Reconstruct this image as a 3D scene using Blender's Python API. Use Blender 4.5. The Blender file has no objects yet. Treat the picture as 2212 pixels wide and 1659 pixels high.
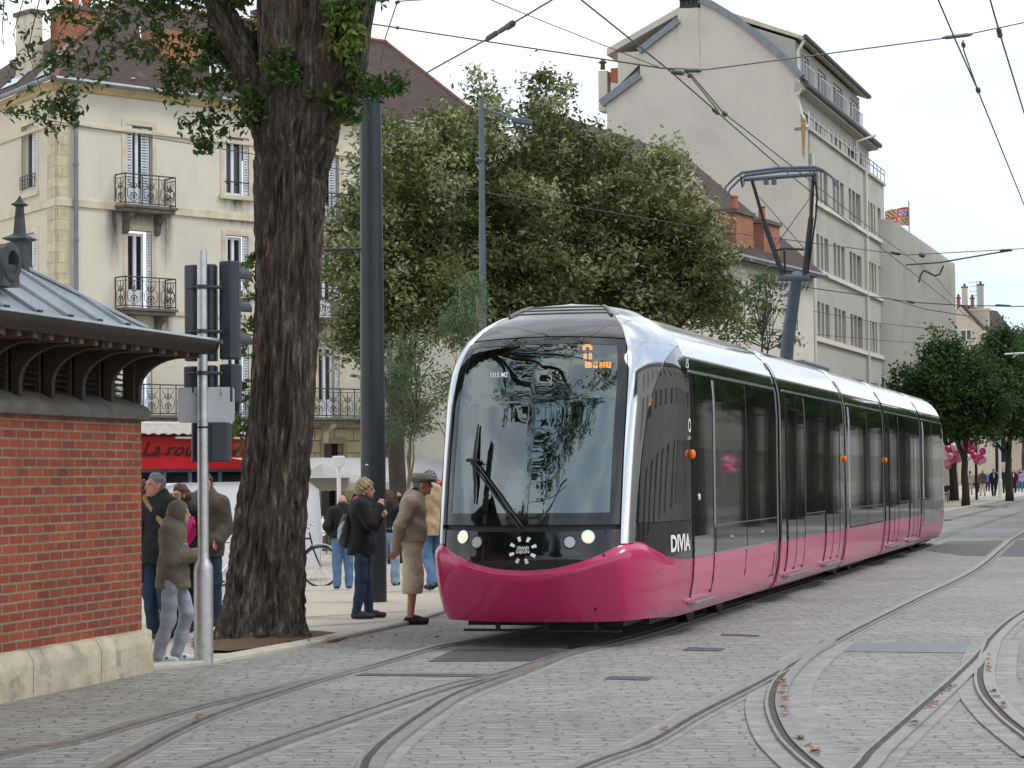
import bpy, math, random
import numpy as np
from mathutils import Vector, Matrix, noise as mnoise
random.seed(7); RNG = np.random.default_rng(11)
C = bpy.context.scene.collection
sc = bpy.context.scene
R = math.radians
# ------------------------------------------------------------------ camera
F = 5000.0
CAMZ = 1.7
PITCH = math.atan(196.5/F); ROLL = -0.0093
cam_d = bpy.data.cameras.new("camera"); cam = bpy.data.objects.new("camera", cam_d); C.objects.link(cam)
sc.camera = cam
cam_d.sensor_width = 36; cam_d.lens = F/2212*36; cam_d.clip_start = .1; cam_d.clip_end = 3000
CM = Matrix.Rotation(math.pi/2+PITCH, 4, 'X') @ Matrix.Rotation(ROLL, 4, 'Z')
CM.translation = (0, 0, CAMZ)
cam.matrix_world = CM
CR = CM.to_3x3()
def ray(x, y):
    d = CR @ Vector(((x-1106)/F, -(y-829.5)/F, -1))
    return d/d.y
def at(x, y, Y): return Vector((0, 0, CAMZ))+ray(x, y)*Y
def atz(x, y, z):
    d = ray(x, y); return Vector((0, 0, CAMZ))+d*((z-CAMZ)/d.z)
# tram axis frame
U = Vector((.2695, .963, 0)).normalized(); N = Vector((-U.y, U.x, 0))
T0 = Vector((.70, 24.5, 0))
def gz(X, Y):
    d = (X-T0.x)*N.x+(Y-T0.y)*N.y
    t = min(max((d-3.4)/16, 0), 1); t2 = t*t*(3-2*t)
    w = min(max((Y-26)/8, 0), 1)
    return -.6*t2*w
def grd(x, y, dz=0):
    z = 0
    for _ in range(12):
        p = atz(x, y, z); z = .5*z+.5*gz(p.x, p.y) if _ else gz(p.x, p.y)
    p.z += dz; return p
# ------------------------------------------------------------------ objects
def setp(o, label=None, cat=None, group=None, kind=None):
    if label: o['label'] = label
    if cat: o['category'] = cat
    if group: o['group'] = group
    if kind: o['kind'] = kind
    return o
def thing(name, label, cat, loc=(0, 0, 0), rz=0, group=None):
    o = bpy.data.objects.new(name, None); C.objects.link(o); o.empty_display_size = .2
    o.location = loc; o.rotation_euler = (0, 0, rz)
    return setp(o, label, cat, group)
def copy_tree(o, parent=None):
    c = o.copy(); C.objects.link(c); c.parent = parent
    for ch in list(o.children): copy_tree(ch, c)
    return c
class MB:
    def __init__(s): s.v = []; s.f = []; s.mi = []; s.m = 0
    def add(s, vs, fs):
        b = len(s.v); s.v += [tuple(v) for v in vs]; s.f += [tuple(b+i for i in f) for f in fs]; s.mi += [s.m]*len(fs); return s
    def box(s, x0, x1, y0, y1, z0, z1):
        v = [(x, y, z) for z in (z0, z1) for y in (y0, y1) for x in (x0, x1)]
        return s.add(v, [(0, 2, 3, 1), (4, 5, 7, 6), (0, 1, 5, 4), (2, 6, 7, 3), (0, 4, 6, 2), (1, 3, 7, 5)])
    def obox(s, c, ax, ay, az):
        c = Vector(c); ax = Vector(ax); ay = Vector(ay); az = Vector(az)
        v = [c+ax*i+ay*j+az*k for k in (-1, 1) for j in (-1, 1) for i in (-1, 1)]
        return s.add(v, [(0, 2, 3, 1), (4, 5, 7, 6), (0, 1, 5, 4), (2, 6, 7, 3), (0, 4, 6, 2), (1, 3, 7, 5)])
    def beam(s, a, b, w, h):
        a = Vector(a); b = Vector(b); d = (b-a); up = Vector((0, 0, 1))
        if abs(d.normalized().z) > .98: up = Vector((0, 1, 0))
        sd = d.cross(up).normalized(); u2 = sd.cross(d).normalized()
        return s.obox((a+b)/2, d/2, sd*w/2, u2*h/2)
    def tube(s, pts, r, n=8, caps=True):
        pts = [Vector(p) for p in pts]; m = len(pts)
        rs = r if isinstance(r, (list, tuple)) else [r]*m
        vs = []; fs = []; pu = None
        for i, p in enumerate(pts):
            d = (pts[min(i+1, m-1)]-pts[max(i-1, 0)])
            if d.length < 1e-9: d = Vector((0, 0, 1))
            d.normalize()
            if pu is None:
                u = d.orthogonal().normalized()
            else:
                u = pu-d*pu.dot(d)
                u = u.normalized() if u.length > 1e-6 else d.orthogonal().normalized()
            pu = u; w = d.cross(u)
            for k in range(n):
                a = 2*math.pi*k/n; vs.append(p+(u*math.cos(a)+w*math.sin(a))*rs[i])
        for i in range(m-1):
            for k in range(n):
                k2 = (k+1) % n; fs.append((i*n+k, i*n+k2, (i+1)*n+k2, (i+1)*n+k))
        if caps: fs.append(tuple(range(n-1, -1, -1))); fs.append(tuple((m-1)*n+k for k in range(n)))
        return s.add(vs, fs)
    def cyl(s, a, b, r, n=16): return s.tube([a, b], r, n)
    def lathe(s, prof, n=24, c=(0, 0, 0)):
        vs = [(c[0]+r*math.cos(2*math.pi*k/n), c[1]+r*math.sin(2*math.pi*k/n), c[2]+z) for r, z in prof for k in range(n)]
        fs = [(i*n+k, i*n+(k+1) % n, (i+1)*n+(k+1) % n, (i+1)*n+k) for i in range(len(prof)-1) for k in range(n)]
        return s.add(vs, fs)
    def ball(s, c, r, n=12, sc_=(1, 1, 1)):
        m = n//2+1
        vs = []; fs = []
        for i in range(m+1):
            th = math.pi*i/m
            for k in range(n):
                a = 2*math.pi*k/n
                vs.append((c[0]+r*sc_[0]*math.sin(th)*math.cos(a), c[1]+r*sc_[1]*math.sin(th)*math.sin(a), c[2]+r*sc_[2]*math.cos(th)))
        for i in range(m):
            for k in range(n):
                k2 = (k+1) % n; fs.append((i*n+k, (i+1)*n+k, (i+1)*n+k2, i*n+k2))
        return s.add(vs, fs)
    def grid(s, P, flip=False):   # P: array [i][j] of points
        n = len(P); m = len(P[0]); vs = [p for row in P for p in row]
        fs = [(i*m+j, i*m+j+1, (i+1)*m+j+1, (i+1)*m+j) for i in range(n-1) for j in range(m-1)]
        if flip: fs = [f[::-1] for f in fs]
        return s.add(vs, fs)
    def prism(s, poly, axis, a, b):  # poly 2-D, extruded along axis from a to b
        def P(p, t):
            if axis == 'x': return (t, p[0], p[1])
            if axis == 'y': return (p[0], t, p[1])
            return (p[0], p[1], t)
        n = len(poly); vs = [P(p, a) for p in poly]+[P(p, b) for p in poly]
        fs = [tuple(range(n)), tuple(range(2*n-1, n-1, -1))]+[(i, n+i, n+(i+1) % n, (i+1) % n) for i in range(n)]
        return s.add(vs, fs)
    def build(s, name, mats, parent=None, smooth=False, bevel=0, fixn=True, loc=None):
        me = bpy.data.meshes.new(name); me.from_pydata([tuple(v) for v in s.v], [], s.f)
        if not isinstance(mats, (list, tuple)): mats = [mats]
        for m in mats: me.materials.append(m)
        if len(mats) > 1: me.polygons.foreach_set('material_index', s.mi)
        me.update()
        if fixn:
            import bmesh
            bm = bmesh.new(); bm.from_mesh(me); bmesh.ops.recalc_face_normals(bm, faces=bm.faces); bm.to_mesh(me); bm.free()
        if smooth: me.polygons.foreach_set('use_smooth', [True]*len(me.polygons))
        o = bpy.data.objects.new(name, me); C.objects.link(o)
        if parent: o.parent = parent
        if loc: o.location = loc
        if bevel:
            b = o.modifiers.new('bevel', 'BEVEL'); b.width = bevel; b.segments = 2; b.limit_method = 'ANGLE'
        if smooth == 'auto':
            me.polygons.foreach_set('use_smooth', [True]*len(me.polygons))
            try: me.set_sharp_from_angle(angle=R(35))
            except Exception: pass
        return o
def npmesh(name, V, Fq, mat, parent=None, smooth=False, attr=None):
    V = np.asarray(V, dtype=np.float32); Fq = np.asarray(Fq, dtype=np.int32)
    me = bpy.data.meshes.new(name); k = Fq.shape[1]
    me.vertices.add(len(V)); me.vertices.foreach_set('co', V.ravel())
    me.loops.add(len(Fq)*k); me.loops.foreach_set('vertex_index', Fq.ravel())
    me.polygons.add(len(Fq)); me.polygons.foreach_set('loop_start', np.arange(0, len(Fq)*k, k, dtype=np.int32))
    me.update(calc_edges=True)
    if smooth: me.polygons.foreach_set('use_smooth', np.ones(len(Fq), dtype=bool))
    if attr is not None:
        a = me.attributes.new('tint', 'FLOAT', 'POINT'); a.data.foreach_set('value', np.asarray(attr, dtype=np.float32))
    me.materials.append(mat); me.validate()
    o = bpy.data.objects.new(name, me); C.objects.link(o)
    if parent: o.parent = parent
    return o
# ------------------------------------------------------------------ materials
def srgb(r, g, b):
    f = lambda c: (c/255/12.92) if c/255 <= .04045 else ((c/255+.055)/1.055)**2.4
    return (f(r), f(g), f(b))
def nodes(name):
    m = bpy.data.materials.new(name); m.use_nodes = True; nt = m.node_tree
    return m, nt, nt.nodes['Principled BSDF']
def nn(nt, t, **kw):
    n = nt.nodes.new(t)
    for k, v in kw.items(): setattr(n, k, v)
    return n
def setin(n, **kw):
    for k, v in kw.items():
        k = k.replace('_', ' ')
        n.inputs[k].default_value = v
def coords(nt, scale=(1, 1, 1), kind='Object', rot=(0, 0, 0)):
    tc = nn(nt, 'ShaderNodeTexCoord'); mp = nn(nt, 'ShaderNodeMapping')
    mp.inputs['Scale'].default_value = scale; mp.inputs['Rotation'].default_value = rot
    nt.links.new(tc.outputs[kind], mp.inputs['Vector']); return mp.outputs['Vector']
def ramp(nt, fac, stops):
    r = nn(nt, 'ShaderNodeValToRGB'); e = r.color_ramp.elements
    while len(e) < len(stops): e.new(.5)
    for i, (p, c) in enumerate(stops):
        e[i].position = p; e[i].color = (*c, 1) if len(c) == 3 else c
    nt.links.new(fac, r.inputs['Fac']); return r.outputs['Color']
def mixc(nt, a, b, fac, mode='MIX'):
    m = nn(nt, 'ShaderNodeMix', data_type='RGBA', blend_type=mode)
    for s, v in ((6, a), (7, b), (0, fac)):
        if hasattr(v, 'is_linked'): nt.links.new(v, m.inputs[s])
        else: m.inputs[s].default_value = (*v, 1) if isinstance(v, tuple) and len(v) == 3 else v
    return m.outputs[2]
def noise(nt, vec, scale, detail=4, rough=.55, out='Fac'):
    n = nn(nt, 'ShaderNodeTexNoise'); setin(n, Scale=scale, Detail=detail, Roughness=rough)
    nt.links.new(vec, n.inputs['Vector']); return n.outputs[out]
def bump(nt, bs, h, strength=.4, dist=.01):
    b = nn(nt, 'ShaderNodeBump'); setin(b, Strength=strength, Distance=dist)
    nt.links.new(h, b.inputs['Height']); nt.links.new(b.outputs['Normal'], bs.inputs['Normal'])
def pbr(name, col, rough=.6, metal=0, var=.25, scale=3, bmp=0, bscale=40, coat=0, spec=.5, stretch=(1, 1, 1), dirt=None, dist=.01):
    m, nt, bs = nodes(name); setin(bs, Roughness=rough, Metallic=metal); bs.inputs['Coat Weight'].default_value = coat
    bs.inputs['Coat Roughness'].default_value = .03; bs.inputs['Specular IOR Level'].default_value = spec
    v = coords(nt, stretch)
    c = col
    if var:
        f = noise(nt, v, scale, 5, .6)
        c = ramp(nt, f, [(.3, tuple(x*(1-var) for x in col)), (.7, tuple(min(1, x*(1+var*.6)) for x in col))])
    if dirt:
        f = noise(nt, v, dirt[1], 6, .65); f2 = ramp(nt, f, [(dirt[2], (0, 0, 0)), (dirt[2]+.15, (1, 1, 1))])
        c = mixc(nt, c if not isinstance(c, tuple) else (*c, 1), (*dirt[0], 1), f2)
    if hasattr(c, 'is_linked'): nt.links.new(c, bs.inputs['Base Color'])
    else: bs.inputs['Base Color'].default_value = (*c, 1)
    if bmp: bump(nt, bs, noise(nt, v, bscale, 5), bmp, dist)
    return m
def emis(name, col, s):
    m, nt, bs = nodes(name); bs.inputs['Base Color'].default_value = (*col, 1)
    bs.inputs['Emission Color'].default_value = (*col, 1); bs.inputs['Emission Strength'].default_value = s; return m
def brickmat(name, c1, c2, mortar, bw, bh, ms, plane='xz', rough=.85, bmp=.5, squash=.5, noisy=.2, bias=0., dirt=None, msmooth=.1):
    m, nt, bs = nodes(name); bs.inputs['Roughness'].default_value = rough
    tc = nn(nt, 'ShaderNodeTexCoord'); sp = nn(nt, 'ShaderNodeSeparateXYZ'); cb = nn(nt, 'ShaderNodeCombineXYZ')
    nt.links.new(tc.outputs['Object'], sp.inputs[0])
    if plane == 'xz':
        ad = nn(nt, 'ShaderNodeMath', operation='ADD'); nt.links.new(sp.outputs[0], ad.inputs[0]); nt.links.new(sp.outputs[1], ad.inputs[1])
        nt.links.new(ad.outputs[0], cb.inputs[0]); nt.links.new(sp.outputs[2], cb.inputs[1])
    else:
        nt.links.new(sp.outputs[0], cb.inputs[0]); nt.links.new(sp.outputs[1], cb.inputs[1])
    nz = noise(nt, tc.outputs['Object'], 6, 4, .6, 'Color')
    wob = nn(nt, 'ShaderNodeVectorMath', operation='MULTIPLY_ADD'); nt.links.new(nz, wob.inputs[0])
    wob.inputs[1].default_value = (bh*.18*noisy*5, bh*.18*noisy*5, 0); nt.links.new(cb.outputs[0], wob.inputs[2])
    b = nn(nt, 'ShaderNodeTexBrick'); b.offset = .5; b.inputs['Scale'].default_value = 1
    setin(b, Mortar_Size=ms, Mortar_Smooth=msmooth, Bias=bias, Brick_Width=bw, Row_Height=bh)
    b.inputs['Color1'].default_value = (*c1, 1); b.inputs['Color2'].default_value = (*c2, 1); b.inputs['Mortar'].default_value = (*mortar, 1)
    nt.links.new(wob.outputs[0], b.inputs['Vector'])
    f = noise(nt, tc.outputs['Object'], 2.3, 6, .65)
    c = mixc(nt, b.outputs['Color'], ramp(nt, f, [(.3, (.72, .72, .72)), (.7, (1.15, 1.15, 1.15))]), 1.0, 'MULTIPLY')
    if dirt:
        f2 = noise(nt, tc.outputs['Object'], dirt[1], 8, .7); c = mixc(nt, c, (*dirt[0], 1), ramp(nt, f2, [(dirt[2], (0, 0, 0)), (dirt[2]+.12, (1, 1, 1))]))
    nt.links.new(c, bs.inputs['Base Color'])
    h = nn(nt, 'ShaderNodeMath', operation='MULTIPLY_ADD'); nt.links.new(b.outputs['Fac'], h.inputs[0]); h.inputs[1].default_value = -1
    nt.links.new(noise(nt, tc.outputs['Object'], 40, 4), h.inputs[2]); bump(nt, bs, h.outputs[0], bmp, .012)
    return m
def plaster(name, col, streak=.5, stain=(.22, .21, .19)):
    m, nt, bs = nodes(name); bs.inputs['Roughness'].default_value = .9
    v = coords(nt); f = noise(nt, v, .35, 6, .6)
    c = ramp(nt, f, [(.3, tuple(x*.86 for x in col)), (.5, col), (.75, (min(1, col[0]*1.06), min(1, col[1]*1.05), min(1, col[2]*1.04)))])
    v2 = coords(nt, (1.6, 1.6, .12)); f2 = noise(nt, v2, 1.3, 7, .7)
    c = mixc(nt, c, (*stain, 1), ramp(nt, f2, [(.56, (0, 0, 0)), (.85, (streak,)*3)]))
    nt.links.new(c, bs.inputs['Base Color']); bump(nt, bs, noise(nt, v, 25, 5), .15, .01); return m
def leafmat(name, dark, mid, light, trans=.35):
    m, nt, bs = nodes(name); bs.inputs['Roughness'].default_value = .55; bs.inputs['Specular IOR Level'].default_value = .3
    at_ = nn(nt, 'ShaderNodeAttribute', attribute_name='tint')
    ge = nn(nt, 'ShaderNodeNewGeometry')
    ad = nn(nt, 'ShaderNodeMath', operation='MULTIPLY_ADD'); nt.links.new(ge.outputs['Random Per Island'], ad.inputs[0]); ad.inputs[1].default_value = .3
    nt.links.new(at_.outputs['Fac'], ad.inputs[2])
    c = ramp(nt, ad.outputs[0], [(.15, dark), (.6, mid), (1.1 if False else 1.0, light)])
    nt.links.new(c, bs.inputs['Base Color'])
    tr = nn(nt, 'ShaderNodeBsdfTranslucent'); nt.links.new(c, tr.inputs['Color'])
    mx = nn(nt, 'ShaderNodeMixShader'); mx.inputs[0].default_value = trans
    nt.links.new(bs.outputs[0], mx.inputs[1]); nt.links.new(tr.outputs[0], mx.inputs[2])
    nt.links.new(mx.outputs[0], nt.nodes['Material Output'].inputs[0]); return m
def tabinterp(xs, ys, x):
    xs = list(xs); n = len(xs)
    if x <= xs[0]: return ys[0]
    if x >= xs[-1]: return ys[-1]
    i = 0
    while xs[i+1] < x: i += 1
    h = xs[i+1]-xs[i]; t = (x-xs[i])/h
    def sl(k):
        if k == 0: return (ys[1]-ys[0])/(xs[1]-xs[0])
        if k == n-1: return (ys[-1]-ys[-2])/(xs[-1]-xs[-2])
        a = (ys[k]-ys[k-1])/(xs[k]-xs[k-1]); b = (ys[k+1]-ys[k])/(xs[k+1]-xs[k])
        return 0 if a*b <= 0 else 2*a*b/(a+b)
    m0 = sl(i)*h; m1 = sl(i+1)*h; t2 = t*t; t3 = t2*t
    return (2*t3-3*t2+1)*ys[i]+(t3-2*t2+t)*m0+(-2*t3+3*t2)*ys[i+1]+(t3-t2)*m1
def text2d(s, size=1, shear=0, spacing=1, bold=0):
    cu = bpy.data.curves.new('lettering', 'FONT'); cu.body = s; cu.size = size; cu.shear = shear; cu.space_character = spacing; cu.resolution_u = 3; cu.offset = bold
    o = bpy.data.objects.new('lettering', cu); C.objects.link(o); bpy.context.view_layer.update()
    dg = bpy.context.evaluated_depsgraph_get(); me = o.evaluated_get(dg).to_mesh()
    vs = [(v.co.x, v.co.y) for v in me.vertices]; fs = [tuple(p.vertices) for p in me.polygons]
    o.evaluated_get(dg).to_mesh_clear(); bpy.data.objects.remove(o); bpy.data.curves.remove(cu)
    x0 = min(v[0] for v in vs); x1 = max(v[0] for v in vs); y0 = min(v[1] for v in vs); y1 = max(v[1] for v in vs)
    return [((x-x0)/(x1-x0), (y-y0)/(y1-y0)) for x, y in vs], fs   # normalised to 0..1
class Frame:
    """vertical plane frame: local x along the wall, y into the building, z up"""
    def __init__(s, O, du):
        s.O = Vector((O[0], O[1], 0)); d = Vector((du[0], du[1], 0)).normalized(); s.d = d; s.n = Vector((-d.y, d.x, 0)); s.rz = math.atan2(d.y, d.x)
    def px(s, x, y, yl=0.):   # pixel -> (u, z) on plane y = yl
        r = ray(x, y); o = s.O+s.n*yl; t = o.dot(s.n)/r.dot(s.n); p = Vector((0, 0, CAMZ))+r*t
        return (p-s.O).dot(s.d), p.z
    def py(s, x, y, xl=0.):   # pixel -> (y, z) on plane x = xl
        r = ray(x, y); o = s.O+s.d*xl; t = o.dot(s.d)/r.dot(s.d); p = Vector((0, 0, CAMZ))+r*t
        return (p-s.O).dot(s.n), p.z
def wall_holes(mb, u0, u1, z0, z1, holes, depth=.25, y=0, back=False):
    us = sorted({u0, u1}|{min(max(h[i], u0), u1) for h in holes for i in (0, 1)}); zs = sorted({z0, z1}|{min(max(h[i], z0), z1) for h in holes for i in (2, 3)})
    for a, b in zip(us, us[1:]):
        for c, d in zip(zs, zs[1:]):
            if b-a < 1e-5 or d-c < 1e-5: continue
            m = ((a+b)/2, (c+d)/2)
            if any(h[0] < m[0] < h[1] and h[2] < m[1] < h[3] for h in holes): continue
            mb.add([(a, y, c), (b, y, c), (b, y, d), (a, y, d)], [(0, 1, 2, 3)])
    for h in holes:
        a, b, c, d = h[:4]; Y = y+depth
        mb.add([(a, y, c), (a, y, d), (a, Y, d), (a, Y, c)], [(0, 1, 2, 3)]); mb.add([(b, y, c), (b, Y, c), (b, Y, d), (b, y, d)], [(0, 1, 2, 3)])
        mb.add([(a, y, c), (a, Y, c), (b, Y, c), (b, y, c)], [(0, 1, 2, 3)]); mb.add([(a, y, d), (b, y, d), (b, Y, d), (a, Y, d)], [(0, 1, 2, 3)])
    return mb
# ------------------------------------------------------------------ world and light
w = bpy.data.worlds.new("World"); sc.world = w; w.use_nodes = True; nt = w.node_tree
bg = nt.nodes['Background']; bg.inputs['Strength'].default_value = .1
sky = nn(nt, 'ShaderNodeTexSky', sky_type='NISHITA'); sky.sun_disc = False
SUN_EL, SUN_AZ = R(54), R(98)      # compass azimuth, from +Y clockwise
sky.sun_elevation = SUN_EL; sky.sun_rotation = SUN_AZ
tc = nn(nt, 'ShaderNodeTexCoord'); mp = nn(nt, 'ShaderNodeMapping'); mp.inputs['Scale'].default_value = (1.2, 1.2, 3.2)
nt.links.new(tc.outputs['Generated'], mp.inputs['Vector'])
cl = noise(nt, mp.outputs['Vector'], 1.8, 6, .5)
cc = ramp(nt, cl, [(.34, (4.6, 5.6, 6.9)), (.50, (6.6, 7.1, 7.6)), (.62, (10.2, 10.3, 10.4))])
fin = mixc(nt, sky.outputs[0], cc, .93)
nt.links.new(fin, bg.inputs['Color'])
sl = bpy.data.lights.new('sun', 'SUN'); sl.energy = 1.0; sl.angle = R(20); sl.color = (1, .97, .92)
so = bpy.data.objects.new('sun', sl); C.objects.link(so)
sd = Vector((math.sin(SUN_AZ)*math.cos(SUN_EL), math.cos(SUN_AZ)*math.cos(SUN_EL), math.sin(SUN_EL)))
so.rotation_euler = sd.to_track_quat('Z', 'Y').to_euler()
vs_ = sc.view_settings; vs_.view_transform = 'Standard'; vs_.look = 'None'; vs_.exposure = .72; vs_.gamma = 1; vs_.use_curve_mapping = False
# ------------------------------------------------------------------ shared materials
M = {}
M['pink'] = pbr('pink_paint', (.50, .020, .115), .25, 0, .08, 1.5, coat=.5, dirt=((.40, .03, .11), 2.2, .6))
M['black'] = pbr('gloss_black_panel', (.008, .009, .010), .05, 0, 0, coat=.35, spec=.5)
M['sideglass'] = pbr('dark_side_glass', (.010, .014, .013), .02, 0, 0, spec=1.0, coat=1, bmp=.03, bscale=1.3, stretch=(1, 1, .25), dist=.05)
M['sideblack'] = pbr('gloss_black_side', (.02, .021, .022), .05, 0, 0, spec=.9, coat=1, bmp=.05, bscale=.9, stretch=(1, 1, .5), dist=.05)
M['sidepink'] = pbr('pink_side_paint', (.62, .075, .185), .22, 0, .06, 1.5, coat=.35, spec=.35, bmp=.05, bscale=.9, stretch=(1, 1, .5), dist=.05)
M['chrome'] = pbr('polished_metal', (.62, .64, .66), .09, 1, .04, 2, bmp=.03, bscale=1.2, dist=.03)
M['alu'] = pbr('brushed_aluminium', (.5, .51, .52), .38, 1, .15, 6, bmp=.1, bscale=90, stretch=(1, 1, .1))
M['galv'] = pbr('galvanised_pole', (.52, .53, .53), .42, .75, .18, 14, bmp=.12, bscale=60)
M['rubber'] = pbr('dark_rubber', (.018, .018, .019), .55, 0, .2, 8)
M['bellow'] = pbr('grey_bellows', (.06, .062, .065), .6, 0, .2, 8)
M['trim'] = pbr('silver_trim', (.62, .63, .64), .25, 1, .05)
M['greyplastic'] = pbr('grey_frame', (.17, .175, .18), .35, .1, .1)
M['steel'] = pbr('rail_steel', (.25, .235, .22), .45, .25, .3, 9, bmp=.2, bscale=30, dirt=((.17, .11, .095), 5, .6))
M['steelbright'] = pbr('worn_rail_edge', (.33, .31, .30), .32, .7, .25, 12)
M['groove'] = pbr('rail_groove', (.07, .062, .056), .8, 0, .4, 12, dirt=((.18, .09, .06), 9, .6))
M['concrete'] = pbr('rail_bed_concrete', (.285, .28, .268), .9, 0, .3, 4, bmp=.3, bscale=30, dirt=((.24, .23, .22), 3, .62))
M['pole'] = pbr('anthracite_pole', (.022, .030, .035), .42, .1, .15, 3)
M['lamppole'] = pbr('grey_blue_pole', (.10, .125, .16), .4, .2, .12, 3)
M['wire'] = pbr('wire', (.06, .062, .062), .5, .4, 0)
M['wirehw'] = pbr('wire_fitting', (.09, .09, .09), .5, .5, .2, 20)
M['signal'] = pbr('signal_plastic', (.035, .043, .055), .45, 0, .1, 4)
M['zinc'] = pbr('zinc_roof', (.36, .395, .43), .42, .25, .25, 2.2, bmp=.15, bscale=10, dirt=((.28, .29, .29), 3, .58))
M['zincdark'] = pbr('weathered_lead', (.075, .078, .08), .6, .2, .45, 9, bmp=.4, bscale=30, dirt=((.22, .23, .24), 6, .6))
M['darkwood'] = pbr('dark_painted_wood', (.045, .032, .023), .6, 0, .3, 6, bmp=.3, bscale=30, stretch=(1, 1, 1))
M['limestone'] = pbr('limestone', (.50, .44, .32), .85, 0, .3, 3, bmp=.7, bscale=14, dirt=((.25, .22, .17), 3.5, .56), dist=.02)
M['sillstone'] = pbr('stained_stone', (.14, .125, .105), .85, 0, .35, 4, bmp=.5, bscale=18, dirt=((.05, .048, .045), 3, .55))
M['bricks'] = brickmat('red_brick', (.34, .066, .026), (.20, .040, .020), (.25, .185, .125), .235, .075, .010, noisy=.16, bmp=.7, dirt=((.36, .31, .25), 4, .70))
M['cobble'] = None
M['plasterA'] = plaster('cream_plaster', (.635, .60, .505), .5)
M['plasterA2'] = plaster('ochre_plaster', (.60, .55, .43), .55)
M['plasterC'] = plaster('cream_wall', (.64, .60, .52), .3)
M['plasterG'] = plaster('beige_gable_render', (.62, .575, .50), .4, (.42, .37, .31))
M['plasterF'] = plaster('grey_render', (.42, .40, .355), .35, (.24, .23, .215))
M['plasterE'] = plaster('pale_render', (.55, .48, .38), .2)
M['corrug'] = plaster('pale_concrete_fins', (.60, .575, .52), .4, (.33, .31, .28))
M['stoneband'] = pbr('pale_stone', (.60, .535, .40), .85, 0, .2, 2, bmp=.3, bscale=20, dirt=((.3, .26, .19), 1.3, .62))
M['quoin'] = brickmat('quoin_stone', (.575, .50, .35), (.53, .46, .32), (.36, .30, .20), 3.0, .34, .010, noisy=.03, bmp=.5)
M['rustic'] = brickmat('rusticated_stone', (.56, .47, .28), (.47, .40, .25), (.13, .11, .08), .85, .42, .016, noisy=.03, bmp=.9, dirt=((.25, .21, .15), 1.2, .62))
M['tiles'] = brickmat('brown_roof_tiles', (.085, .050, .038), (.060, .034, .028), (.022, .014, .012), .17, .11, .016, plane='xz', noisy=.15, bmp=.8, dirt=((.13, .09, .07), .8, .6))
M['orangebrick'] = brickmat('orange_brick', (.40, .125, .06), (.32, .09, .042), (.42, .26, .16), .22, .07, .01, noisy=.1, bmp=.5)
M['terracotta'] = pbr('terracotta', (.42, .13, .06), .8, 0, .3, 6)
M['winwhite'] = pbr('white_window_paint', (.72, .75, .78), .4, 0, .06)
M['shutter'] = pbr('pale_blue_shutter', (.58, .63, .70), .5, 0, .12, 4)
M['darkglass'] = pbr('dark_window_glass', (.012, .014, .016), .05, 0, 0, spec=.8)
M['midglass'] = pbr('grey_window_glass', (.08, .085, .09), .12, 0, .3, .7, spec=.6)
M['iron'] = pbr('wrought_iron', (.025, .027, .027), .5, .3, .2)
M['gutter'] = pbr('zinc_gutter', (.20, .22, .24), .4, .4, .2)
M['redfascia'] = pbr('red_fascia', (.48, .012, .018), .35, 0, .12, 2, coat=.2)
M['awncloth'] = pbr('beige_awning_cloth', (.60, .57, .52), .8, 0, .12, 5)
M['blackpaint'] = pbr('black_paint', (.01, .01, .011), .4, 0, 0)
M['white'] = pbr('white_paint', (.78, .79, .80), .35, 0, .05, coat=.3)
M['whiteplate'] = pbr('back_of_white_sign', (.62, .64, .67), .5, 0, .06)
M['bark'] = None
M['mulch'] = pbr('bark_mulch', (.15, .082, .045), .95, 0, .6, 30, bmp=1, bscale=60, dist=.03, dirt=((.32, .22, .12), 40, .6))
M['asphalt'] = pbr('dark_plate', (.085, .088, .095), .65, .1, .3, 9, bmp=.3, bscale=60)
M['asphalt2'] = pbr('blue_grey_plate', (.155, .17, .185), .55, .1, .2, 5, bmp=.2, bscale=60)
M['darkband'] = pbr('dark_band', (.12, .122, .125), .85, 0, .2, 6, bmp=.3, bscale=50)
M['kerb'] = pbr('pale_kerb_stone', (.46, .43, .36), .85, 0, .18, 5, bmp=.3, bscale=30)
M['white_logo'] = pbr('white_lettering', (.85, .86, .86), .4, 0, 0)
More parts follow.
